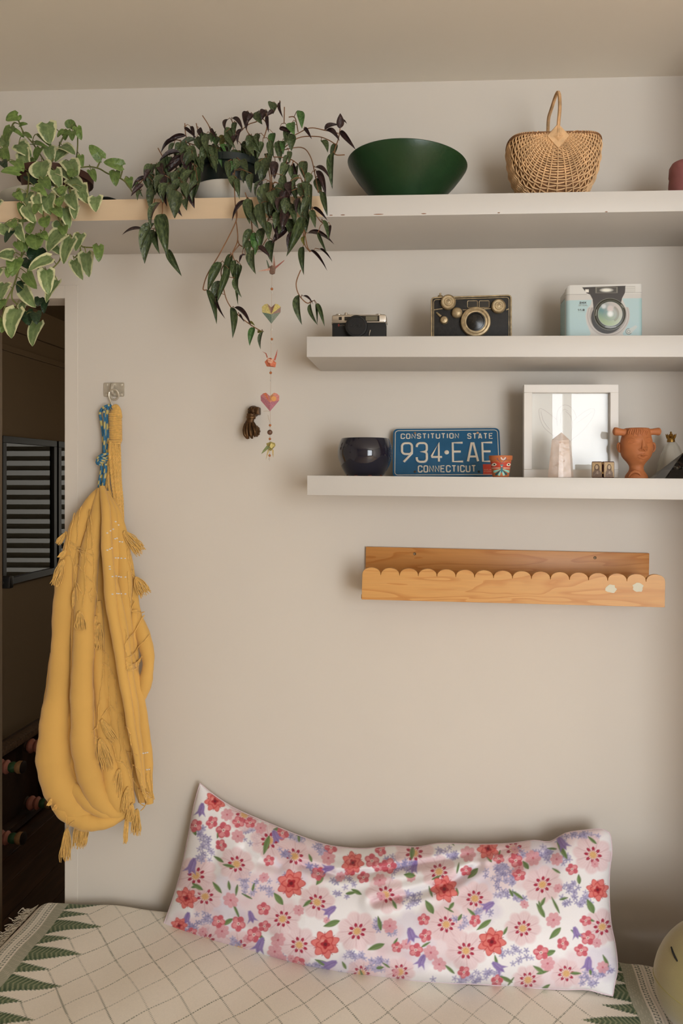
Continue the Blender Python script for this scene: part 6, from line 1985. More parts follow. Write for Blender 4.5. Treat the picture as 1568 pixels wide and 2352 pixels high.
# ------------------------------------------------------------------ bronze hand door knocker
def knocker():
    yy = -.03
    def G(X, Y): return 530 + X / 4.8, 580 + Y / 4.8
    def pw(X, Y, y=yy): u, v = G(X, Y); return P(u, v, y)
    k = MPP(577, yy) / 4.8
    t = thing('door_knocker', 'bronze door knocker in the form of a hand mounted on the wall', 'door knocker', P(577, 1008, 0))
    BR = mat('aged_bronze', (92, 66, 40), .42, metal=.7, var=.45, vscale=70, bump=.4, bscale=160, bdist=.0015)
    # flower boss and hinge block on the wall
    b = MB(); b.lathe([(0, 0), (60 * k, 0), (64 * k, .010), (56 * k, .022), (40 * k, .030), (24 * k, .034), (0, .036)], 28, c=(pw(232, 1745).x, 0, pw(232, 1745).z), axis=(0, -1, 0)); b.build('flower_boss', BR, t)
    for i in range(7):
        a = 2 * PI * i / 7
        b = MB(); b.ell(pw(232 + 34 * cos(a), 1745 + 34 * sin(a), -.030), (16 * k, .004, 13 * k), 12, 8, rot=(0, a, 0)); b.build('petal', BR, t)
    b = MB(); b.ell(pw(232, 1745, -.034), (11 * k, .004, 11 * k), 12, 8); b.build('petal_centre', BR, t)
    a, c = pw(258, 1700), pw(308, 1785)
    MB().bb(a.x, c.x, -.030, 0, c.z, a.z).build('hinge_block', BR, t, bevel=.003)
    # cuff
    b = MB(); cc = pw(222, 1812)
    b.M = Matrix.Translation(cc) @ Matrix.Rotation(math.radians(4), 4, 'Y')
    b.lathe([(0, -.006), (46 * k, -.006), (52 * k, -.003), (52 * k, .001), (46 * k, .003), (50 * k, .006), (46 * k, .009), (0, .009)], 28, sy=.8); b.build('cuff', BR, t)
    # hand: wrist and back of the hand as one body, fingers closing round a ball
    pa = catmull([(222, 1815, 38), (214, 1850, 42), (206, 1890, 54), (204, 1930, 64), (210, 1970, 62), (220, 2005, 48), (224, 2025, 26)], 5)
    b = MB(); b.tube([pw(float(q[0]), float(q[1])) for q in pa], [float(q[2]) * k for q in pa], 24, flat=.62, up=(0, 1, 0)); hand = b.build('hand', BR, t, angle=70)
    for pts, r in (([(160, 1890), (146, 1945), (150, 2000), (168, 2030), (186, 2052)], 15), ([(182, 1880), (176, 1950), (180, 2010), (196, 2050)], 16), ([(210, 1875), (212, 1950), (222, 2015), (236, 2048)], 16), ([(240, 1880), (254, 1940), (266, 1990), (262, 2030)], 15)):
        pb = catmull([(*p, -.040 - .008 * sin(PI * i / (len(pts) - 1))) for i, p in enumerate(pts)], 5)
        n = len(pb)
        b = MB(); b.tube([pw(float(q[0]), float(q[1]), float(q[2])) for q in pb], [r * k * (.75 + .35 * sin(PI * (.2 + .7 * i / n))) * (1 if i < n - 2 else .7) for i in range(n)], 12); b.build('finger', BR, t, angle=70)
    pb = catmull([(250, 1880, -.034), (274, 1925, -.042), (276, 1975, -.046), (262, 2010, -.044)], 5)
    b = MB(); b.tube([pw(float(q[0]), float(q[1]), float(q[2])) for q in pb], [15 * k * (1 - .3 * i / len(pb)) for i in range(len(pb))], 12); b.build('thumb', BR, t, angle=70)
    for i in range(10):
        a = 2 * PI * i / 10
        b = MB()
        b.ell(pw(276 + 34 * cos(a), 1970 + 46 * sin(a), -.020), (15 * k, .010, 20 * k), 10, 8); b.build('scalloped_edge', BR, t)
    b = MB(); b.ell(pw(272, 1970, -.022), (40 * k, .012, 56 * k), 18, 12); b.build('ball', BR, t)
knocker()

# ------------------------------------------------------------------ bed, blanket, pillow, plush
def PN(u, v, y):
    rx, uz = (u - PX) / F, (HY - v) / F
    c, s = cos(PSI), sin(PSI)
    dx, dy = rx * c - s, rx * s + c
    t = (y - CAM.y) / dy
    return np.stack([CAM.x + dx * t, y + 0 * t, CAM.z + uz * t], -1)

BX = [-1.25, -.95, -.73, 0, .5, .95]
def bed_z(x): return np.interp(x, BX, [.408, .402, .388, .362, .344, .335])
def bed_back(x): return np.interp(x, BX, [-.004, -.012, -.03, -.08, -.12, -.14])

def bed():
    t = thing('bed', 'low daybed with a pale mattress pushed against the wall under the shelves', 'bed', (-.15, -.55, 0))
    SH = mat('pale_sheet', (214, 188, 170), .85, var=.03, vscale=4, bump=.2, bscale=300)
    x0, x1, y1 = -1.105, .80, -1.08
    nx = 40
    vs, fs = [], []
    b = MB()
    def top(i, j):
        x = x0 + (x1 - x0) * i; yb = float(bed_back(x)) - .02
        y = yb + (y1 - yb) * j
        e = min(i * 30, (1 - i) * 30, j * 16, (1 - j) * 16, 1)
        return Vector((x, y, float(bed_z(x)) - .012 - .03 * (1 - e) ** 2))
    b.grid(top, nx, 24, flip=True)
    # skirt
    ring = [(i / (nx - 1), 0) for i in range(nx)] + [(1, j / 23) for j in range(1, 24)] + [(1 - i / (nx - 1), 1) for i in range(1, nx)] + [(0, 1 - j / 23) for j in range(1, 24)]
    up = [top(i, j) for i, j in ring]; n = len(ring)
    lo = [Vector((p.x, p.y, .17)) for p in up]
    b.add(up + lo, [(k, k + 1, n + k + 1, n + k) for k in range(n - 1)])
    b.add([(x0, -.05, .17), (x1, -.16, .17), (x1, y1, .17), (x0, y1, .17)], [(3, 2, 1, 0)])
    b.build('mattress', SH, t, weld=True)
    WD = mat('bed_wood', (120, 84, 56), .5, var=.1, vscale=10)
    MB().bb(x0, x1, y1, -.02, .08, .172).build('bed_base', WD, t, bevel=.004)
    for x in (x0 + .08, x1 - .08):
        for y in (y1 + .08, -.12):
            MB().lathe([(.022, 0), (.03, .085)], 16, c=(x, y, 0)).build('leg', WD, t)
bed()

def blanket():
    XL, XR = -1.12, .60
    Lb = XR - XL
    nx, ny = 1000, 340
    s = np.linspace(0, Lb, nx); tt = np.concatenate([np.linspace(0, .64, ny - 30), np.linspace(.66, .98, 30)])
    S, T = np.meshgrid(s, tt)
    x = XL + S
    yb = bed_back(x)
    y = yb - .004 - T * .985
    tcl = T
    z = bed_z(x) + .004
    # soft undulation, the roll down at the wall, the sag at both ends
    z = z + .004 * np.sin(7 * x + 3 * y) + .003 * np.sin(15 * x - 11 * y + 1) + .0015 * np.sin(40 * x + 23 * y)
    z = z - .030 * np.clip((.035 - T) / .035, 0, 1) ** 2
    z = z - .035 * np.clip((.05 - S) / .05, 0, 1) ** 2 - .012 * np.clip((.06 - (Lb - S)) / .06, 0, 1) ** 2
    # print, in metres on the cloth
    wob = .0035 * np.sin(9 * T + 2) + .002 * np.sin(31 * T)
    sp = np.minimum(S + wob, Lb - S + wob)
    td = -y                                           # distance from the wall plane
    C = np.zeros(S.shape + (3,)); C[...] = nlin((246, 236, 220))
    rs = np.random.RandomState(1)
    DK, MD, LT = (60, 82, 54), (112, 126, 90), (150, 156, 124)
    w = .0022
    def chain(c0):
        for off, ph in ((-.0042, 0), (.0042, .5)):
            d = np.abs(sp - c0 - off) - .0016
            dash = (np.mod(td / .0105 + ph, 1) < .68)
            over(C, aa(d, w) * dash * .9, DK)
        over(C, aa(np.abs(sp - c0) - .0020, w) * (np.mod(td / .0105 + .25, 1) < .4) * .6, MD)
    chain(.043); chain(.069)
    over(C, aa(np.abs(sp - .0565) - .0008, w) * .5, MD)
    # hatched band
    hb = aa(np.abs(sp - .0965) - .0165, w)
    over(C, hb * .55, (150, 150, 118)); over(C, hb * (np.mod((td + sp * .4) / .0042, 1) < .45) * .6, (96, 108, 74))
    # fern points
    f = sp - .112
    for per0, Ln, bw in ((.16, .135, .034), (.219, .078, .021)):
        k = np.round((td - per0 + f * .08) / .118)
        d = np.abs(td - (per0 + k * .118) + f * .08)
        fr = np.clip(f / Ln, 0, 1)
        jag = .0050 * (np.mod(f / .0092 - d * 55, 1.0))
        hw = bw * (1 - fr) ** .85 - .0035 + jag
        inside = aa(d - hw, w) * (f > 0) * (f < Ln)
        over(C, inside, MD)
        chev = np.mod(f / .0118 - d / .022, 1.0)
        over(C, inside * np.clip((chev < .45) * (.35 + d / (np.maximum(hw, .004)) * .8), 0, 1), DK)
        over(C, inside * ((chev > .62) & (chev < .85)) * (d < hw * .75) * .55, (176, 170, 138))
        over(C, aa(np.hypot(f - .004, np.abs(td - (per0 + .03 + k * .118))) - .004, w) * .8, DK)
    # stitched lattice
    sl = S + wob
    pp = (sl - .188) / .098 + (td - .10) / .118; qq = (sl - .188) / .098 - (td - .10) / .118
    for g, h in ((pp, qq), (qq, pp)):
        d = np.abs(g - np.round(g)) * .0755
        al = np.mod(h / .075, 1.0) < .62
        tone = .55 + .30 * np.sin(np.round(g) * 2.7 + 1.3) * np.sin(h * .9 + np.round(g))
        over(C, aa(d - .0017, .0016) * al * (sp > .186) * (T < .645) * np.clip(tone + .12, .4, .95), (100, 104, 76))
    n1 = rs.rand(*S.shape)[..., None]
    C *= .97 + .06 * n1
    pos = np.stack([x, y, z], -1).reshape(-1, 3)
    org = (-.3, -.5, float(bed_z(-.3)))
    o = paint_object('blanket', pos, C.reshape(-1, 3), grid_faces(nx, ny, flip=True), mat('blanket_cotton', attr='Col', rough=.9, bump=.35, bscale=420, bdist=.0008, sheen=.1), off=org)
    tag(o, 'cream blanket with a green fern border and stitched diamonds spread over the bed', 'blanket')
    # the knotted fringe along its end
    rng = random.Random(9)
    b = MB()
    for k in range(260):
        tk = .003 + k * .0026
        y_ = float(bed_back(XL)) - .004 - tk * .985 + rng.uniform(-.002, .002)
        z_ = float(bed_z(XL)) - .029
        pts = [(XL + .004, y_, z_ + .004)]
        px_, py_, pz_ = XL, y_, z_
        a = rng.uniform(-.6, .6)
        for q in range(4):
            px_ -= rng.uniform(.007, .013); py_ += rng.uniform(-.007, .007) + .003 * a; pz_ += rng.uniform(-.010, .006) - .002
            pts.append((px_, py_, pz_))
        b.tube([Vector(p) for p in catmull(pts, 3)], .0011, 4)
    fr = b.build('fringe', mat('fringe_cotton', (222, 212, 194), .95, var=.08, vscale=90), o)
    fr['kind'] = 'stuff'
blanket()

def pillow():
    nu, nv = 760, 320
    A, B = np.meshgrid(np.linspace(0, 1, nu), np.linspace(0, 1, nv))
    def curve(pts, s):
        p = np.array(catmull(pts, 12)); d = np.r_[0, np.cumsum(np.hypot(*np.diff(p, axis=0).T))]; d /= d[-1]
        return np.interp(s, d, p[:, 0]), np.interp(s, d, p[:, 1])
    top = [(459, 1800), (490, 1826), (540, 1858), (620, 1893), (700, 1925), (760, 1943), (830, 1950), (900, 1944), (960, 1946), (1010, 1938), (1100, 1940), (1170, 1938), (1225, 1931), (1262, 1934), (1300, 1914), (1350, 1907), (1380, 1905), (1398, 1913)]
    bot = [(376, 2123), (420, 2140), (500, 2166), (600, 2192), (700, 2218), (800, 2236), (900, 2247), (1000, 2256), (1100, 2260), (1200, 2267), (1290, 2272), (1345, 2272), (1380, 2281), (1406, 2287)]
    lef = [(376, 2123), (385, 2100), (404, 2045), (420, 1985), (434, 1915), (446, 1850), (459, 1800)]
    rig = [(1406, 2287), (1410, 2262), (1417, 2222), (1412, 2170), (1402, 2120), (1398, 2060), (1399, 2000), (1404, 1960), (1402, 1925), (1398, 1913)]
    tu, tv = curve(top, A); bu, bv = curve(bot, A); lu, lv = curve(lef, B); ru, rv = curve(rig, B)
    c00, c10, c01, c11 = bot[0], bot[-1], top[0], top[-1]
    U = (1 - B) * bu + B * tu + (1 - A) * lu + A * ru - ((1 - A) * (1 - B) * c00[0] + A * (1 - B) * c10[0] + (1 - A) * B * c01[0] + A * B * c11[0])
    V = (1 - B) * bv + B * tv + (1 - A) * lv + A * rv - ((1 - A) * (1 - B) * c00[1] + A * (1 - B) * c10[1] + (1 - A) * B * c01[1] + A * B * c11[1])
    yb = np.interp(A, [0, .12, .3, .5, .8, 1], [-.11, -.17, -.235, -.27, -.29, -.30])
    yt = np.interp(A, [0, .2, .6, 1], [-.035, -.05, -.075, -.085])
    ym = yb + (yt - yb) * B
    prof = (np.clip(4 * A * (1 - A), 0, 1) ** .42) * (np.clip(4 * B * (1 - B), 0, 1) ** .52)
    bul = .115 * prof
    wr = np.zeros_like(U)
    def crease(pts, amp, wd):
        d = sd_line(U, V, pts)
        fade = np.clip(prof * 1.5, 0, 1)
        wr[...] += fade * (amp * np.exp(-(d / wd) ** 2) - .55 * amp * np.exp(-((d - wd * 2.0) / (wd * 1.3)) ** 2))
    crease([(690, 1985), (770, 2010), (850, 2005), (960, 1985), (1075, 1965), (1120, 1950)], .014, 9)
    crease([(860, 2070), (950, 2052), (1040, 2025), (1100, 1985)], .012, 10)
    crease([(1095, 1972), (1120, 1962), (1180, 1945)], .010, 7)
    crease([(640, 1992), (590, 1980), (560, 1950)], .006, 10)
    crease([(1290, 1930), (1250, 1965), (1180, 1985)], .006, 12)
    crease([(450, 2100), (520, 2110), (620, 2150)], .006, 14)
    crease([(1340, 2262), (1380, 2240), (1412, 2222)], .012, 6)
    crease([(840, 2180), (930, 2200), (1040, 2225)], .005, 16)
    crease([(480, 1870), (500, 1930), (490, 2000)], .005, 14)
    wr += .0030 * prof * (np.sin(U * .021 + V * .031) + .7 * np.sin(U * .047 - V * .027 + 1)) + .006 * np.exp(-((B - 1) / .05) ** 2) * np.sin(U * .09) * (A > .03) * (A < .97) * 0
    yf = ym - bul + wr
    pf = PN(U, V, yf)
    pbk = PN(U, V, np.minimum(ym + .30 * bul, -.014))
    # print drawn in the flat cloth's own units (1 unit = 1 px at the pillow)
    rng = random.Random(14); rs = np.random.RandomState(5)
    Uw = U + 2.0 * np.sin(V * .05) ; Vw = V + 2.0 * np.sin(U * .04)
    C = np.zeros(U.shape + (3,)); C[...] = nlin((250, 246, 248))
    def local(cu, cv, R):
        m = (np.abs(Uw - cu) < R) & (np.abs(Vw - cv) < R)
        return np.nonzero(m)
    def put(idx, mask, c):
        if len(idx[0]):
            cl = nlin(c); m = mask[:, None]
            C[idx] = C[idx] * (1 - m) + cl * m
    def polar(idx, cu, cv, sq=1.0, rot=0.0):
        dx, dy = Uw[idx] - cu, (Vw[idx] - cv) * sq
        return np.hypot(dx, dy), np.arctan2(dy, dx) + rot
    w = 2.8
    def pale(cu, cv, R=46, c=(240, 212, 216)):
        i = local(cu, cv, R * 1.2); ro = rng.uniform(0, 1)
        r, a = polar(i, cu, cv, 1.05, ro)
        lobes = R * (.84 + .16 * np.abs(np.cos(4 * a)))
        put(i, aa(r - lobes, 7) * .85, c)
        put(i, aa(r - lobes * .9, 10) * .28 * (np.abs(np.cos(4 * a + .4)) < .3), (206, 160, 168))
        put(i, aa(np.abs(np.cos(16 * a)) - .35, .4) * aa(r - R * .8, 10) * .18, (214, 166, 174))
        k8 = np.abs(((a * 8 / (2 * PI)) + .5) % 1 - .5)
        rr = 10 + 6 * (np.cos(4 * a) ** 2)
        put(i, aa(np.abs(r - rr) - 4.4 * (R / 46), w) * aa(k8 - .30, .12), (176, 48, 76))
        put(i, aa(r - 8.5, 5) * .95, (230, 186, 120)); put(i, aa(np.abs(np.cos(5 * a)) - .4, .3) * aa(r - 9, 3) * .5, (206, 140, 84))
        put(i, aa(np.abs(np.cos(4 * a + .2)) - .14, .1) * aa(r - 22, 6) * .35, (196, 84, 104))
    def peony(cu, cv, R=32):
        i = local(cu, cv, R * 1.25); ro = rng.uniform(0, 6)
        r, a = polar(i, cu, cv, 1.0, ro)
        put(i, aa(r - R * (.86 + .14 * np.cos(7 * a)), w), (206, 82, 84))
        put(i, aa(r - R * (.80 + .13 * np.cos(7 * a)), 4), (232, 130, 124))
        put(i, aa(np.abs(np.cos(3.5 * a)) - .16, .12) * aa(r - R * .85, 3) * .6, (184, 50, 58))
        put(i, aa(r - R * (.56 + .10 * np.cos(5 * a + 1)), w), (204, 66, 68)); put(i, aa(r - R * (.48 + .10 * np.cos(5 * a + 1)), 4) * .9, (230, 124, 116))
        put(i, aa(np.hypot(Uw[i] - cu + R * .2, Vw[i] - cv + R * .2) - R * .16, 5) * .6, (240, 176, 168))
        put(i, aa(r - R * (.28 + .06 * np.cos(4 * a)), w), (182, 44, 54)); put(i, aa(r - R * .13, w), (120, 26, 40))
    def five(cu, cv, R=16, dk=True):
        i = local(cu, cv, R * 1.3); ro = rng.uniform(0, 6)
        r, a = polar(i, cu, cv, rng.uniform(.9, 1.15), ro)
        lob = R * (.74 + .26 * np.abs(np.cos(2.5 * a)))
        put(i, aa(r - lob, w), (212, 100, 114)); put(i, aa(r - lob * .82, 4) * (np.cos(2.5 * a + .5) > 0), (232, 154, 160))
        put(i, aa(np.abs(np.cos(2.5 * a)) - .12, .1) * aa(r - lob * .9, 2) * .5, (170, 50, 76))
        put(i, aa(r - R * .20, w), (240, 220, 216)); put(i, aa(r - R * .08, 1.6), (150, 50, 66))
    def lpink(cu, cv, R=17):
        i = local(cu, cv, R * 1.3); ro = rng.uniform(0, 6)
        r, a = polar(i, cu, cv, 1.0, ro)
        lob = R * (.78 + .22 * np.abs(np.cos(3.5 * a)))
        put(i, aa(r - lob, 3) * .9, (228, 164, 174)); put(i, aa(np.abs(np.cos(3.5 * a)) - .14, .12) * aa(r - lob * .85, 2) * .5, (206, 126, 144)); put(i, aa(r - R * .15, 2), (206, 110, 124))
    def lilac(cu, cv, ru=30, rv=28, n=15):
        for _ in range(n):
            aa_, q = rng.uniform(0, 2 * PI), math.sqrt(rng.random())
            fu, fv = cu + ru * q * cos(aa_), cv + rv * q * sin(aa_)
            R = rng.uniform(6.5, 9); i = local(fu, fv, R * 1.3)
            r, a = polar(i, fu, fv, 1.0, rng.uniform(0, 6))
            lob = R * (.25 + .75 * np.abs(np.cos(2.5 * a)) ** 1.2)
            cc = rng.choice(((176, 170, 206), (190, 182, 214), (158, 152, 194)))
            put(i, aa(r - lob, w) * .8, cc); put(i, aa(r - R * .2, w) * .7, (116, 108, 150))
    def bell(cu, cv, R=16, ang=0.2):
        i = local(cu, cv, R * 1.7)
        dx, dy = Uw[i] - cu, Vw[i] - cv
        x_, y_ = dx * cos(ang) + dy * sin(ang), -dx * sin(ang) + dy * cos(ang)
        sh = sd_poly(x_, y_, [(-3, -R), (3, -R), (R * .42, -R * .5), (R * .5, R * .25), (R * .9, R * .95), (R * .3, R * .6), (0, R * 1.1), (-R * .3, R * .6), (-R * .9, R * .95), (-R * .5, R * .25), (-R * .42, -R * .5)])
        put(i, aa(sh, w), (150, 128, 186)); put(i, aa(np.abs(x_) - 1.2, w) * aa(sh + 2, w) * .6, (116, 92, 156)); put(i, aa(sh + 5, 4) * .35 * (x_ > 0), (186, 168, 212))
    def gleaf(cu, cv, L=20, ang=0.0, wd=7):
        i = local(cu, cv, L * 1.2)
        dx, dy = Uw[i] - cu, Vw[i] - cv
        x_, y_ = dx * cos(ang) + dy * sin(ang), -dx * sin(ang) + dy * cos(ang)
        hw = wd * np.clip(1 - (x_ / L) ** 2, 0, 1) * (.8 + .2 * x_ / L)
        put(i, aa(np.abs(y_) - hw, w) * (np.abs(x_) < L), (112, 138, 84)); put(i, aa(np.abs(y_) - .9, 1.6) * (np.abs(x_) < L * .9) * .6, (74, 100, 58)); put(i, aa(np.abs(y_ - 2) - hw * .4, 2) * (np.abs(x_) < L * .8) * .3, (150, 170, 116))
    for k in range(42):
        fu, fv = 400 + 1000 * ((k * .618) % 1), 1880 + 390 * ((k * .7549) % 1)
        i = local(fu, fv, 60); r, a = polar(i, fu, fv, 1.0, k)
        put(i, aa(r - 44 * (.8 + .2 * np.abs(np.cos(3 * a))), 16) * .55, (238, 208, 216) if k % 3 else (226, 216, 234))
    for q in ((474,1942,18,36),(587,1914,28,24),(594,2042,34,34),(787,2035,30,30),(463,2121,26,26),(690,1925,22,14),(642,2207,30,12),(721,2221,34,12),(808,2204,34,18),(905,1987,24,30),(1025,1958,28,14),(1142,2005,30,20),(1156,2042,26,22),(945,2064,34,26),(1316,2053,30,34),(1247,1955,22,16),(1185,2194,36,22),(1043,2252,60,10),(1342,1918,36,8),(430,2130,24,14),(660,2030,24,24),(560,2020,16,20),(1110,2240,40,12),(1350,2245,24,20),(870,2215,26,14),(740,1950,20,14)):
        lilac(*q)
    for u, v in ((541,1985),(472,2059),(675,1969),(728,2071),(647,2112),(820,2141),(689,2172),(549,2176),(475,2162),(887,2053),(828,2238),(1007,2003),(1360,1962),(1247,2031),(1091,2063),(1200,2131),(1023,2123),(1071,2182),(1382,2127),(916,2231),(1211,2249),(1298,2238),(620,1930),(560,1870),(950,1960),(1180,1950),(450,2010)):
        pale(u, v, rng.uniform(40, 50) if v < 2200 else 36)
    for k in range(30):
        lilac(rng.uniform(440, 1400), rng.uniform(1900, 2260), rng.uniform(12, 22), rng.uniform(10, 18), 7)
    for k in range(34):
        lpink(rng.uniform(430, 1400), rng.uniform(1880, 2265), rng.uniform(8, 13))
    for k in range(46):
        gleaf(rng.uniform(430, 1400), rng.uniform(1900, 2260), rng.uniform(9, 15), rng.uniform(0, 3.1), rng.uniform(3, 5))
    for u, v, L, a, wd in ((500,2040,18,.9,6),(505,1915,14,-1.2,6),(612,1940,24,-1.2,8),(500,1975,14,.6,5),(640,2065,18,1.0,9),(735,2020,14,-1.0,8),(545,2045,14,-1.4,4),(520,2120,16,-.6,7),(540,2090,22,1.2,4),(600,2150,14,.8,5),(705,2075,14,-.7,5),(760,2120,20,-.3,9),(740,2210,20,.4,7),(820,2050,14,.5,6),(870,2120,18,1.3,6),(865,2175,22,-.4,8),(905,2075,12,1.2,5),(945,1960,16,-1.4,7),(940,2010,14,.2,8),(985,2085,18,1.1,10),(1035,2080,12,-.9,5),(1085,2005,16,-.8,9),(1110,2125,20,-.6,8),(1240,2090,20,1.1,7),(1275,2080,22,1.2,4),(1290,1955,24,1.1,7),(1190,2055,16,.6,5),(1355,2080,18,1.2,10),(1275,2145,18,-.8,9),(1260,2190,18,-.3,8),(1330,2020,12,1.4,6),(1235,2225,16,.6,6),(1160,2250,18,.4,6),(1030,2225,16,.7,5),(1390,2205,16,1.2,5),(447,1905,14,1.2,6),(455,2035,16,.6,6),(640,1905,12,0,6),(1205,1985,12,.9,7),(1250,2270,16,-.6,6)):
        gleaf(u, v, L, a, wd)
    for u, v in ((520,1873),(548,1921),(752,1969),(530,2069),(632,2186),(510,2141),(873,2021),(1073,1960),(1222,1969),(894,2125),(1007,2216),(1269,2114),(1256,2213),(1382,2220),(1276,1975),(640,2160),(990,2190),(600,1900)):
        lpink(u, v, rng.uniform(14, 19))
    for u, v in ((487,1890),(515,1909),(548,1888),(575,1888),(508,1943),(616,1976),(604,2086),(606,2126),(546,2122),(584,2145),(730,2005),(804,2000),(835,2017),(852,1978),(866,1990),(873,1952),(891,1987),(1143,1974),(1182,1976),(1312,1998),(1069,1998),(1192,2009),(971,2114),(1089,2114),(978,2151),(913,2174),(956,2183),(1294,2169),(1336,2183),(1343,2114),(1351,2153),(1063,2231),(1243,2187),(685,2212),(760,1945),(650,1915),(1140,2256),(440,2140),(500,2118),(450,1895)):
        five(u, v, rng.uniform(13, 19))
    for u, v, a in ((460,1859,.2),(439,1987,.3),(575,2104,-.3),(598,2169,.4),(756,2090,1.0),(752,1993,1.4),(427,2107,.3),(756,2214,1.2),(635,1921,-.4),(949,1991,.3),(1291,1938,-.5),(1120,2082,1.1),(945,2147,-.4),(1323,2143,-.4),(967,2209,.5),(1142,2223,-.9),(1349,2213,.2)):
        bell(u, v, rng.uniform(14, 19), a)
    for u, v, R in ((492,1842,25),(670,2031,34),(749,2167,34),(429,2061,26),(808,1983,27),(1120,1951,26),(1022,2042,32),(1131,2165,34),(1374,2042,27),(410,2125,20)):
        peony(u, v, R)
    C = C * (.985 + .03 * rs.rand(*U.shape)[..., None])
    n = nu * nv
    # back: coarser share of the same grid is enough, but keep the seam closed
    pos = np.concatenate([pf.reshape(-1, 3), pbk[::8, ::8].reshape(-1, 3)])
    nu2, nv2 = pbk[::8, ::8].shape[1], pbk[::8, ::8].shape[0]
    Cb = C[::8, ::8].reshape(-1, 3)
    org = P(900, 2240, -.25)
    PM = mat('printed_cotton', attr='Col', rough=.8, sheen=.1, bump=.12, bscale=700, bdist=.0005)
    t = thing('long_pillow', 'long floral pillow in pink, red and lilac propped against the wall on the bed', 'pillow', org)
    paint_object('pillow_front', pf.reshape(-1, 3), C.reshape(-1, 3), grid_faces(nu, nv), PM, t, off=org)
    # index the last row and column of the back too
    jj = np.unique(np.r_[np.arange(0, nv, 8), nv - 1]); ii = np.unique(np.r_[np.arange(0, nu, 8), nu - 1])
    pb2 = pbk[np.ix_(jj, ii)]; cb2 = C[np.ix_(jj, ii)]
    edge = np.zeros(pb2.shape[:2], bool); edge[0] = edge[-1] = True; edge[:, 0] = edge[:, -1] = True
    pb2[edge] = pf[np.ix_(jj, ii)][edge] + np.array([0, .0005, 0])
    paint_object('pillow_back', pb2.reshape(-1, 3), cb2.reshape(-1, 3), grid_faces(len(ii), len(jj), flip=True), PM, t, off=org)
    seam = [tuple(p) for p in np.concatenate([pf[0, ::10], pf[::10, -1], pf[-1, ::-10], pf[::-10, 0]])]
    b = MB(); b.tube(seam + [seam[0]], .0022, 6); b.build('seam_piping', mat('pillow_piping', (226, 204, 210), .8), t)
pillow()

def plush():
    c = P(1655, 2315, -.40)
    zb = float(bed_z(c.x))
    t = thing('plush_toy', 'pale green plush toy with a black stitched eye at the corner of the bed', 'plush toy', (c.x, c.y, zb))
    PL = mat('green_plush', (152, 138, 90), .95, sheen=.6, var=.05, vscale=8, bump=.5, bscale=500, bdist=.001)
    m = MPP(1600, -.4)
    R = 152 * m
    h = P(1600, 2128, -.42).z - zb
    b = MB()
    def f(i, j):
        a = 2 * PI * i; ph = -PI / 2 + PI * j
        r = cos(ph) ** .75 if cos(ph) > 0 else 0
        zz = h * (.5 + .5 * sin(ph) * (abs(sin(ph)) ** -.15 if abs(sin(ph)) > 1e-3 else 1))
        wide = 1.0 - .18 * max(0, sin(ph))
        return Vector((R * r * wide * cos(a), R * .8 * r * wide * sin(a), zz))
    b.grid(f, 64, 40, wrapu=True)
    b.build('body', PL, t, world=False)
    # stitched eye: lies on the front of the body
    from mathutils.bvhtree import BVHTree
    o = t.children[0]
    bm = bmesh.new(); bm.from_mesh(o.data); bv = BVHTree.FromBMesh(bm); bm.free()
    for pl in ([(1541, 2175), (1545, 2188), (1550, 2199), (1555, 2208)], [(1640, 2172), (1646, 2186), (1653, 2200)]):
        pts = []
        for u, v in pl:
            d = (P(u, v, 0) - CAM).normalized()
            hit = bv.ray_cast(CAM - Vector(t.location), d)
            if hit[0]:
                pts.append(hit[0] - d * .0006)
        if len(pts) > 2:
            MB().tube(pts, [.0016] + [.0024] * (len(pts) - 2) + [.0014], 7).build('stitched_eye', mat('black_thread', (20, 20, 20), .7), t, world=False)
    b = MB(); b.tube([(R * 1.0 * cos(a), R * .8 * sin(a), h * .45 + .01 * cos(2 * a)) for a in [2 * PI * k / 48 for k in range(49)]], .0012, 5); b.build('side_seam', mat('plush_seam', (160, 148, 92), .9), t, world=False)
plush()

# ------------------------------------------------------------------ hall behind the doorway
def depth_at(u, x):
    """depth y at which the column u meets the plane at world x"""
    rx = (u - PX) / F
    dx, dy = rx * cos(PSI) - sin(PSI), rx * sin(PSI) + cos(PSI)
    return CAM.y + (x - CAM.x) * dy / dx

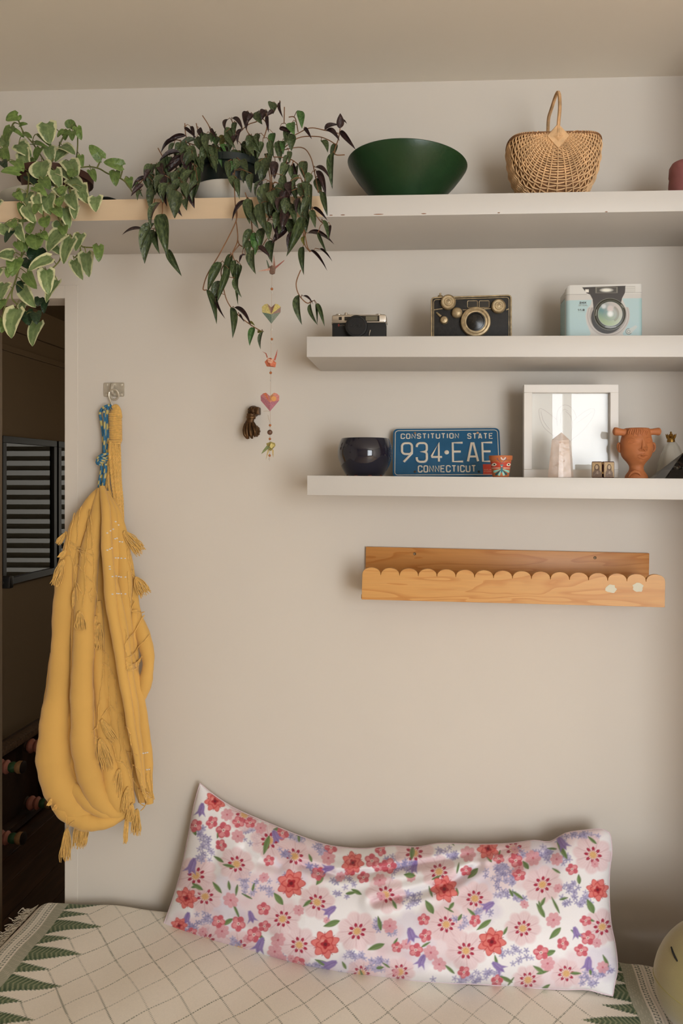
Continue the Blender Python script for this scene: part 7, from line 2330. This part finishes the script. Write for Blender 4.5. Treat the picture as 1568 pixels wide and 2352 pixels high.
BLK = mat('black_frame', (22, 20, 18), .4)
def hall_picture(ua, ub, label, art):
    xf = HX + .032
    ya, yb = depth_at(ua, xf), depth_at(ub, xf)
    zt, zb_ = P(6, 1000, depth_at(6, xf)).z, P(6, 1348, depth_at(6, xf)).z
    t = thing('framed_print', label, 'picture', (HX, (ya + yb) / 2, zb_))
    fw = .032
    for (y0, y1, z0, z1) in ((ya, yb, zt - fw, zt), (ya, yb, zb_, zb_ + fw), (ya, ya + fw, zb_ + fw, zt - fw), (yb - fw, yb, zb_ + fw, zt - fw)):
        MB().bb(HX, xf, y0, y1, z0, z1).build('frame_bar', BLK, t, bevel=.001, bseg=1)
    MB().bb(HX + .004, HX + .008, ya + fw * .8, yb - fw * .8, zb_ + fw * .8, zt - fw * .8).build('paper', mat('print_paper', (172, 154, 124), .8), t)
    w, h = yb - ya, zt - zb_
    if art:
        # a plain potted plant in red and green inside a thin dark border
        x = HX + .0085
        def q(a, c): return (x, ya + w * a, zb_ + h * c)
        D = mat('print_dark', (44, 42, 36), .8); Rd = mat('print_red', (150, 70, 64), .8); Gn = mat('print_green', (78, 92, 70), .8)
        def flat(pts, m, name):
            b = MB(); n = len(pts); b.add([q(*p) for p in pts] + [(x - .001, q(*p)[1], q(*p)[2]) for p in pts], [tuple(range(n)), tuple(range(2 * n - 1, n - 1, -1))] + [(i, n + i, n + (i + 1) % n, (i + 1) % n) for i in range(n)])
            b.build(name, m, t, smooth=False)
        for a0, a1, c0, c1 in ((.16, .84, .88, .90), (.16, .84, .13, .15), (.16, .185, .13, .90), (.815, .84, .13, .90)):
            flat([(a0, c0), (a1, c0), (a1, c1), (a0, c1)], D, 'printed_border')
        flat([(.36, .17), (.64, .17), (.74, .34), (.26, .34)], D, 'printed_pot')
        flat([(.5, .34), (.66, .46), (.70, .58), (.6, .66), (.5, .70), (.38, .66), (.30, .58), (.36, .44)], Rd, 'printed_bloom')
        for k, (a, c) in enumerate(((.30, .72), (.44, .80), (.58, .78), (.70, .70), (.62, .86), (.36, .86))):
            flat([(a, c - .06), (a + .05, c), (a, c + .06), (a - .05, c)], Gn if k % 2 else Rd, 'printed_leaf')
    MB().bb(HX + .018, HX + .020, ya + fw * .9, yb - fw * .9, zb_ + fw * .9, zt - fw * .9).build('glass', glass_mat('print_glass', ior=1.42), t, smooth=False)
hall_picture(7, 131, 'black framed print of a red potted plant in the dark hall', True)
hall_picture(135, 200, 'black framed picture in the hall half hidden by the door edge', False)

def hall_blind():
    t = thing('window_blind', 'slatted venetian blind over the hall window, seen mirrored in the black framed prints', 'blind', ((HWX0 + HWX1) / 2, HY1 - .03, HWZ0))
    SL = mat('blind_slat', (170, 160, 140), .5)
    first = None
    n = 17
    for k in range(n):
        z = HWZ0 + .04 + k * .068
        if first is None:
            b = MB(); b.box((0, 0, 0), (HWX1 - HWX0 + .02, .052, .0022), (math.radians(38), 0, 0)); first = b.build('slat', SL, t, world=False, smooth=False)
            o = first
        else:
            o = clone(first, t)
        o.location = (0, 0, z - HWZ0)
    MB().bb(HWX0 - .01, HWX1 + .01, HY1 - .055, HY1 - .005, HWZ1 - .03, HWZ1 + .02).build('head_rail', SL, t, smooth=False)
    for x in (HWX0 + .2, HWX1 - .2):
        MB().tube([(x, HY1 - .03, HWZ0 + .03), (x, HY1 - .03, HWZ1)], .0012, 5).build('ladder_cord', SL, t)
hall_blind()

def tipped_table():
    xt = -1.895
    t = thing('low_table', 'low carved wooden table tipped on its side in the hall with striped turned legs', 'table', (xt, depth_at(40, -1.87), 0))
    DW = mat('dark_carved_wood', (58, 40, 28), .5, var=.25, vscale=30)
    y0, y1 = depth_at(0, -1.87) - .30, depth_at(96, -1.87) + .05
    z0, z1 = .02, .425
    MB().bb(xt - .022, xt - .004, y0, y1, z0, z1).build('table_top', DW, t, bevel=.003)
    CV = mat('carved_apron', (92, 70, 50), .55, var=.5, vscale=90, bump=.8, bscale=70, bdist=.004)
    th = .032
    for (a, c, e, f) in ((y0, y1, z1 - th, z1), (y0, y1, z0, z0 + th), (y0, y0 + th, z0 + th, z1 - th), (y1 - th, y1, z0 + th, z1 - th)):
        MB().bb(xt - .004, xt + .048, a, c, e, f).build('apron', CV if f == z1 else DW, t, bevel=.002)
    PK, GN, TN, DR = mat('lacquer_pink', (170, 104, 84), .5, var=.1, vscale=40), mat('lacquer_green', (54, 86, 50), .5), mat('lacquer_tan', (168, 126, 84), .5), mat('lacquer_dark', (40, 30, 24), .5)
    def leg(y, z):
        lg = bpy.data.objects
        x0 = xt + .03
        b = MB(); b.lathe([(0, 0), (.030, 0), (.030, .004), (.022, .010), (0, .010)], 20, c=(x0, y, z), axis=(1, 0, 0)); root = b.build('leg', DW, t)
        for (s0, s1, r0, r1, r2, m_) in ((.010, .040, .024, .033, .024, PK), (.040, .066, .022, .030, .020, PK), (.066, .094, .019, .023, .019, GN), (.094, .122, .020, .027, .026, TN), (.122, .132, .026, .026, .020, DR)):
            L = s1 - s0
            b = MB(); b.lathe([(0, s0), (r0, s0), (r1, s0 + L * .4), (r1, s0 + L * .6), (r2, s1), (0, s1)], 20, c=(x0, y, z), axis=(1, 0, 0)); b.build('lacquer_band', m_, root)
    yn, yf = depth_at(22, -1.80), depth_at(92, -1.80)
    zl = P(20, 1925, yn).z; zu = P(30, 1762, yn).z
    for y, z in ((yn, max(zl, .045)), (yn, zu), (yf, max(P(95, 1845, yf).z, .045)), (yf, zu)):
        leg(y, z)
tipped_table()

def latch():
    y = WT + .10
    p, q = P(-8, 1323, y), P(27, 1351, y)
    t = thing('door_latch', 'small black latch box at the far edge of the doorway', 'latch', ((p.x + q.x) / 2, y, q.z))
    MB().bb(p.x, q.x, y - .012, y + .012, q.z, p.z).build('latch_case', BLK, t, bevel=.003)
    MB().bb(p.x - .10, p.x + .005, y - .003, y + .003, q.z + .004, p.z - .004).build('strike_arm', BLK, t, bevel=.001)
    MB().lathe([(0, 0), (.007, 0), (.008, .006), (.005, .010), (0, .011)], 16, c=((p.x + q.x) / 2, y - .012, (p.z + q.z) / 2), axis=(0, -1, 0)).build('knob', BLK, t)
latch()

_hl = bpy.data.lights.new('hall_fill', 'POINT')  # unseen fill light added to lift the dark hall
_hl.energy = 13
_hl.color = (1, .86, .64)
_hl.shadow_soft_size = .085
_hlo = bpy.data.objects.new('hall_fill', _hl)
_hlo.location = (-.15, 1.55, 2.02)
COL.objects.link(_hlo)
